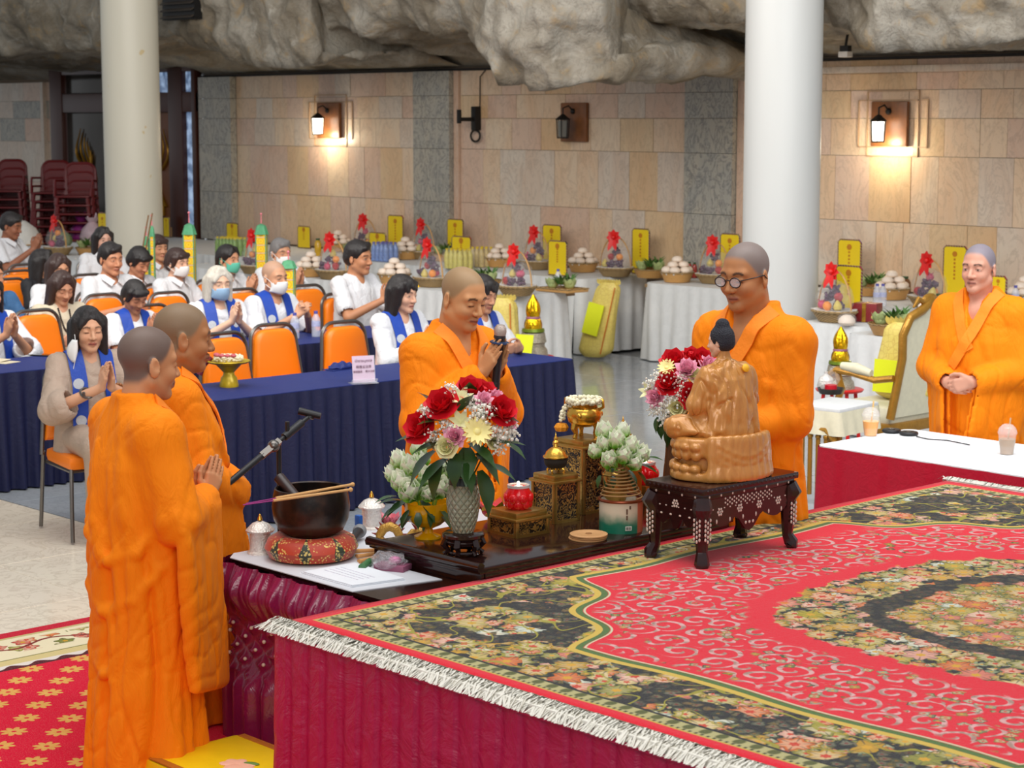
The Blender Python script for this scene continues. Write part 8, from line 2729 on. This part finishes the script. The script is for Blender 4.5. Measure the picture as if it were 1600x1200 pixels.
# ---- gold paper towers
m_foil = flat('gold_foil', (230, 180, 20), .18, metal=.85, var=.3, scale=30, bump=.5, bscale=40)
m_pinkband = flat('mauve_band', (150, 90, 110), .5, var=.2); m_greenf = flat('green_foil', (110, 130, 30), .3, metal=.4)
m_tinsel = flat('silver_tinsel', (170, 160, 140), .3, metal=.6, var=.6, scale=90, bump=.8, bscale=120)
def gold_tower(x, y, z0, z1, label, foot=True):
    H_ = z1 - z0; k = H_ / .52
    t = thing('paper_tower', label, 'offering', (x, y, z0), .3, 'gold foil lotus towers')
    b = MB(); b.lathe([(0, 0), (.13 * k, 0), (.12 * k, .06 * k), (.10 * k, .08 * k), (.10 * k, .11 * k), (.115 * k, .12 * k), (.10 * k, .20 * k), (0, .20 * k)], n=24, f=lambda a, i: 1 + .04 * math.sin(12 * a)); b.build('tinsel_base', m_tinsel, t)
    b = MB(); b.lathe([(.102 * k, .13 * k), (.108 * k, .15 * k), (.102 * k, .17 * k)], n=24); b.build('red_band', m_ribbon, t)
    b = MB(); b.lathe([(.07 * k, .20 * k), (.10 * k, .21 * k), (.095 * k, .235 * k), (.06 * k, .24 * k)], n=24); b.build('green_collar', m_greenf, t)
    for ring, (z_, r_, L_, n_) in enumerate(((.22, .075, .13, 8), (.33, .058, .19, 8))):
        for i in range(n_):
            a_ = 2 * PI * (i + .5 * ring) / n_
            b = MB(); b.petal((r_ * k * math.cos(a_), r_ * k * math.sin(a_), z_ * k), (math.cos(a_) * .15, math.sin(a_) * .15, 1), (-math.cos(a_), -math.sin(a_), .3), L_ * k, .040 * k, .42, 6, .05); b.build('foil_petal', m_foil, t)
    b = MB(); b.lathe([(.055 * k, .31 * k), (.064 * k, .325 * k), (.056 * k, .345 * k)], n=20); b.build('mauve_ring', m_pinkband, t)
    b = MB(); b.lathe([(0, .22 * k), (.06 * k, .22 * k), (.07 * k, .28 * k), (.052 * k, .32 * k), (.05 * k, .36 * k), (.056 * k, .41 * k), (.02 * k, .50 * k), (0, .53 * k)], n=16); b.build('foil_core', m_foil, t)
    return t
def stool(x, y, h, label):
    t = thing('stool', label, 'stool', (x, y, .01), .3, 'low stools under the gold towers')
    b = MB(); b.lathe([(0, h - .03), (.16, h - .03), (.17, h - .015), (.16, h - .01), (0, h - .01)], n=24); b.build('seat', m_ribbon, t)
    for k in range(4):
        a_ = PI / 4 + PI / 2 * k; b = MB(); b.tube([(.12 * math.cos(a_), .12 * math.sin(a_), h - .03), (.16 * math.cos(a_), .16 * math.sin(a_), .005)], .014, 8); b.build('leg', m_ribbon, t)
g1_ = G(833, 552, .42); stool(g1_.x, g1_.y, .40, 'low stool hidden behind the navy table, under the left gold tower'); gold_tower(g1_.x, g1_.y, .40, .89, 'gold foil lotus tower behind the right end of the navy table')
g2_ = G(1312, 600, .45); stool(g2_.x, g2_.y, .42, 'low stool under the right gold tower'); gold_tower(g2_.x, g2_.y, .42, .85, 'gold foil lotus tower right of the white column')
g3_ = G(655, 490, .5); stool(g3_.x, g3_.y, .38, 'low stool behind the black-bob woman'); gold_tower(g3_.x, g3_.y, .38, .80, 'gold foil lotus tower mostly hidden behind the black-bob woman')
p = g1_ + Vector((.25, -.18, 0))
t = thing('paper_note', 'fluorescent yellow note propped in front of the left gold tower', 'note', (g1_.x + .10, g1_.y - .20, .40), .3)
b = MB(); b.box((0, 0, .10), (.16, .006, .19), Matrix.Rotation(-.25, 4, 'X')); b.build('note_sheet', m_lime, t); b = MB(); b.box((0, .05, .06), (.02, .08, .12)); b.build('prop', m_lightwood, t)

# ---- printed yellow paper pillars with green roofs
m_pil = Mat('printed_yellow_paper'); q = ncoord(); x_, y_, z_ = nxyz(q)
cz = ((z_ / .072).frac() - .5).abs(); cx = (x_.abs().max(y_.abs()))
rr_ = ((x_.abs().min(y_.abs()) / .03).pow(2.0) + (cz * 2.6).pow(2.0)).sqrt()
fl = ((rr_ * 9.0).sin()).ss(.2, .6)
c = nmix(fl * .55, srgb(244, 208, 30), srgb(226, 130, 20)); c = nmix(cz.ss(.40, .43), c, srgb(196, 110, 70)); c = nmix(cz.ss(.46, .47), c, srgb(236, 226, 180))
m_pil.set(col=c, rough=.6); m_pil = m_pil.m
m_groof = flat('green_paper_roof', (84, 158, 112), .6, var=.25, scale=40); m_pinkp = flat('pink_paper', (230, 130, 140), .6)
def paper_pillar(px, ytop, ybase, label, zb=.70, w_=.088, rz=.78, d_shift=0):
    p = G(px, ybase, zb); s_ = FPX / depth(p); h = (ybase - ytop) / s_
    t = thing('paper_pillar', label, 'offering', (p.x, p.y, .01), rz, 'printed yellow paper pillars')
    zb_ = zb - .01
    b = MB(); b.lathe([(0, 0), (.11, 0), (.11, .02), (.02, .03), (.016, zb_ - .03), (.0, zb_)], n=16); b.build('stand_pole', m_darkmetal, t)
    b = MB(); b.box((0, 0, zb_ + h * .46), (w_, w_, h * .80)); b.build('printed_body', m_pil, t, smooth=False)
    b = MB()
    for sx in (-1, 1):
        for sy in (-1, 1): b.box((sx * w_ / 2, sy * w_ / 2, zb_ + h * .46), (.008, .008, h * .80))
    tag(b.build('green_edge', m_groof, t), kind='stuff')
    b = MB(); b.lathe([(w_ * .6, zb_ - .01), (w_ * .85, zb_ + .0), (w_ * .85, zb_ + h * .05), (w_ * .6, zb_ + h * .06), (0, zb_ + h * .06)], n=8); b.build('pink_base', m_pinkp, t)
    b = MB(); b.lathe([(w_ * .74, zb_ + h * .85), (w_ * .70, zb_ + h * .86), (w_ * .45, zb_ + h * .97), (0, zb_ + h)], n=16, f=lambda a, i: 1 + .06 * math.cos(8 * a)); b.build('pleated_roof', m_groof, t)
    b = MB(); b.tube([(0, 0, zb_ + h), (0, 0, zb_ + h * 1.12)], [.006, .003], 6); b.ball((0, 0, zb_ + h * 1.13), .011, seg=8, ring=6); b.build('finial', m_pinkp, t)
paper_pillar(298, 348, 470, 'tallest printed yellow paper pillar with a green roof and pink base, left of the silver-haired woman')
paper_pillar(410, 349, 462, 'printed yellow paper pillar with green roof standing behind the shaven elder')
paper_pillar(240, 352, 468, 'right one of the twin slim yellow paper pillars at the left', w_=.035)
paper_pillar(231, 368, 466, 'left one of the twin slim yellow paper pillars at the left', w_=.035)
paper_pillar(452, 405, 496, 'short printed yellow paper pillar right of the shaven elder\'s head', .80)
for k, (x0_, y0_, x1_, y1_) in enumerate(((216, 428, 232, 336), (222, 424, 238, 333))):
    a_ = G(x0_, y0_, 1.0); dd = depth(a_)
    e1_ = a_; e2_ = Vector((0, 0, CAMH)) + ray(x1_, y1_) * dd
    t = thing('incense_pole', ['left', 'right'][k] + ' of two thin brown incense poles rising beside the twin paper pillars', 'incense', (a_.x, a_.y, .01), 0, 'thin brown incense poles')
    b = MB(); b.tube([(0, 0, .0), (0, 0, a_.z), tuple(e2_ - Vector((a_.x, a_.y, .01)))], .007, 6); b.build('rod', flat('brown_incense', (120, 88, 56), .7), t); b = MB(); b.lathe([(0, 0), (.08, 0), (.07, .02), (.012, .03), (0, .03)]); b.build('base', m_darkmetal, t)

# ---- red plastic chair stacks
m_redpl = flat('dark_red_plastic', (100, 8, 10), .35, var=.1)
def make_plastic_chair():
    t = thing('plastic_chair', 'x', 'chair')
    b = MB(); b.box((0, 0, .43), (.42, .44, .025), bev=.012); b.build('seat', m_redpl, t)
    o_ = rounded_back(.20, .19, .44, .84, .11)
    b = MB(); b.tube([Vector((-.20 - .12 * (z - .44), y, z)) for y, z in (o_[1:] + o_[:1])], .020, 8); b.build('back_frame', m_redpl, t)
    b = MB(); b.poly([(-.232 - .0, -.17, .66), (-.232, .17, .66), (-.247, .165, .80), (-.25, .10, .83), (-.25, -.10, .83), (-.247, -.165, .80)], (.012, 0, 0)); b.build('back_panel', m_redpl, t)
    for k in range(3):
        b = MB(); b.box((-.208 - .012 * k, 0, .50 + .055 * k), (.012, .36, .026)); b.build('back_slat', m_redpl, t)
    for sx in (-1, 1):
        for sy in (-1, 1):
            b = MB(); b.tube([(sx * .18, sy * .19, .43), (sx * .22, sy * .23, .0)], [.026, .020], 6); b.build('leg', m_redpl, t)
    for sy in (-1, 1):
        b = MB(); b.tube([(-.20, sy * .21, .62), (.10, sy * .24, .63), (.17, sy * .23, .43)], .017, 6); b.build('armrest', m_redpl, t)
    return t
ORD = ['lowest', 'second lowest', 'third lowest', 'fourth lowest', 'middle', 'fourth highest', 'third highest', 'second highest', 'topmost']
PC0 = make_plastic_chair(); pcu = [False]
for si, (px, Y, nst, rz) in enumerate(((18, 13.5, 9, -.75), (86, 13.6, 9, -.8), (124, 13.2, 9, -.8))):
    p = PY(px, 300, Y)
    for k in range(nst):
        lab = ORD[k] + ' red plastic armchair of the ' + ['leftmost', 'middle', 'rightmost'][si] + ' stack by the carved door'
        lc = (p.x - .01 * k, p.y, .01 + .11 * k)
        if not pcu[0]:
            pcu[0] = True; PC0.location = lc; PC0.rotation_euler = (0, 0, rz); PC0['label'] = lab; PC0['group'] = 'stacked red plastic chairs'
        else: copy_tree(PC0, lc, rz, lab, 'stacked red plastic chairs')

# ---- far left table: bags and white shades
p = G(132, 372, TOP)
for px, py, rgb, lab in ((128, 376, (150, 50, 130), 'purple plastic bag on the far left table'), (145, 378, (196, 170, 176), 'pale pink plastic bag on the far left table, beside the purple one')):
    p = G(px, py, TOP)
    t = thing('plastic_bag', lab, 'bag', (p.x, p.y, TOP), .4)
    b = MB(); b.lathe([(0, 0), (.12, 0), (.15, .06), (.13, .16), (.05, .25), (.09, .31), (0, .28)], n=20, f=lambda a, i: 1 + .08 * math.sin(5 * a + i)); b.build('bag_body', flat('bag_%d' % rgb[0], rgb, .4, var=.15, bump=.5, bscale=20), t)
    for s in (-1, 1):
        b = MB(); b.tube([(s * .05, -.03, .27), (s * .06, 0, .36), (s * .05, .03, .27)], .010, 6); b.build('handle', flat('bag_%d' % rgb[0], rgb), t)
for px, py, lab in ((10, 348, 'white cloth dome cover at the far left edge, left one'), (34, 352, 'white cloth dome cover at the far left, right one')):
    p = G(px, py + 30, TOP)
    t = thing('food_cover', lab, 'cover', (p.x, p.y, TOP), 0)
    b = MB(); b.lathe([(.26, 0), (.25, .06), (.18, .20), (.06, .29), (0, .30)], n=28, f=lambda a, i: 1 + .02 * math.cos(8 * a)); b.build('cloth_dome', m_paperw, t); b = MB(); b.lathe([(.265, 0), (.27, .01), (.25, .015)], n=28); b.build('hem', m_bamboo, t)

# ---- gilded armchair, side table and sack on the right
m_goldw = flat('gilded_wood', (176, 126, 44), .3, metal=.5, var=.25, bump=.2)
m_damask = flat('cream_damask', (222, 214, 184), .6, var=.12, scale=30)
ac = Vector((-7.60, 10.42, .01))
t = thing('gilded_armchair', 'gilded baroque armchair with cream damask behind the white table, left of the young monk', 'chair', tuple(ac), PI); t.scale = (.8, 1, 1)
b = MB(); b.box((.02, 0, .43), (.56, .58, .12), bev=.045); b.build('seat_cushion', m_damask, t)
b = MB(); b.box((.02, 0, .35), (.60, .62, .07), bev=.02); b.build('seat_rail', m_goldw, t)
bo_ = [(-.30, .42), (-.27, .60), (-.24, .80), (-.26, .95), (-.20, 1.06), (-.08, 1.10), (0, 1.15), (.08, 1.10), (.20, 1.06), (.26, .95), (.24, .80), (.27, .60), (.30, .42)]
b = MB(); b.tube([(-.28 - .12 * (z - .42), y, z) for y, z in bo_], .032, 10); b.build('back_frame', m_goldw, t)
b = MB(); b.ball((-.355, 0, 1.15), (.03, .09, .05), seg=12, ring=8)
for s in (-1, 1): b.tube([(-.355, s * .05, 1.14), (-.355, s * .12, 1.17), (-.355, s * .17, 1.12)], [.02, .018, .008], 8)
b.build('carved_crest', m_goldw, t)
b = MB(); b.poly([(-.28 - .12 * (z - .42), y * .9, z * .985 + .01) for y, z in bo_], (.04, 0, 0)); b.build('back_panel', m_damask, t)
for s in (-1, 1):
    b = MB(); b.tube([(-.30, s * .30, .68), (-.15, s * .33, .66), (.05, s * .34, .69), (.22, s * .33, .70), (.28, s * .33, .67), (.25, s * .33, .63)], [.022, .022, .022, .026, .028, .018], 8); b.tube([(.22, s * .33, .69), (.17, s * .33, .58), (.24, s * .31, .48), (.25, s * .30, .38)], [.024, .026, .028, .03], 8); b.build('armrest', m_goldw, t)
    b = MB(); b.tube([(-.12, s * .335, .70), (.02, s * .345, .725), (.16, s * .34, .73)], [.024, .036, .026], 10); b.build('arm_pad', m_damask, t)
    for x in (.27, -.27):
        b = MB(); b.tube([(x, s * .28, .36), (x * 1.12, s * .30, .22), (x * 1.0, s * .28, .08), (x * 1.12, s * .30, .0)], [.034, .028, .018, .024], 8); b.build('leg', m_goldw, t)
sack((-7.56, 10.52, .50), .50, .44, 'yellow brocade sack with a bright label sitting in the gilded armchair', 0, .1, True, .32)
st = Vector((-7.33, 9.50, .01))
t = thing('side_table', 'small cloth-covered side table with gilded gallery between the two monks on the right', 'table', tuple(st), .1)
b = MB(); b.box((0, 0, .575), (.34, .44, .03), bev=.008); b.build('white_top', m_whitecloth, t)
P = skirt_points([(-.17, .22), (-.17, -.22), (.17, -.22), (.17, .22), (-.17, .22)], .43, .57, .12, .012, 'soft', 5, .02, 5)
link('lace_cloth', grid_mesh('lace_cloth', P), m_damask, t)
for k in range(6):
    x = -.1375 + .055 * k
    b = MB(); b.tube([(x, -.225, .06), (x, -.225, .40)], .014, 6); b.ball((x, -.225, .415), .019, seg=8, ring=6); b.build('gilded_baluster', m_goldw, t)
b = MB(); b.tube([(-.16, -.225, .38), (-.08, -.225, .46), (.08, -.225, .46), (.16, -.225, .38)], .018, 8); b.build('arched_rail', m_goldw, t)
for sx in (-1, 1):
    for sy in (-1, 1): b = MB(); b.tube([(sx * .15, sy * .19, .56), (sx * .15, sy * .19, 0)], .02, 8); b.build('leg', m_goldw, t)
q1 = G(1298, 616, .60)
t = thing('candle_tray', 'clear glass tray with a red candle on the cloth-covered side table', 'tray', (q1.x, q1.y, .605))
b = MB(); b.lathe([(0, 0), (.07, 0), (.085, .035), (.08, .035), (.066, .006), (0, .006)], n=24); b.build('glass_dish', m_darkmetal, t); b = MB(); b.lathe([(0, .008), (.038, .008), (.038, .055), (0, .055)], n=20); b.build('red_candle', flat('red_wax', (206, 20, 40), .4), t)
b = MB(); b.lathe([(.04, .055), (.06, .09), (.05, .12), (.01, .14), (0, .14)], n=20); b.ball((0, 0, .15), .012, seg=8, ring=6); b.build('glass_cover', m_thin, t)
q1 = G(1290, 613, .60)
t = thing('silver_pot', 'small silver lidded pot on the side table behind the tall monk', 'pot', (q1.x, q1.y, .605))
b = MB(); b.lathe([(0, 0), (.04, 0), (.055, .04), (.045, .07), (0, .07)], n=20); b.build('pot_body', m_silverjar, t); b = MB(); b.lathe([(.048, .07), (.04, .09), (.01, .11), (.012, .125), (0, .13)], n=20); b.build('lid', m_silverjar, t)
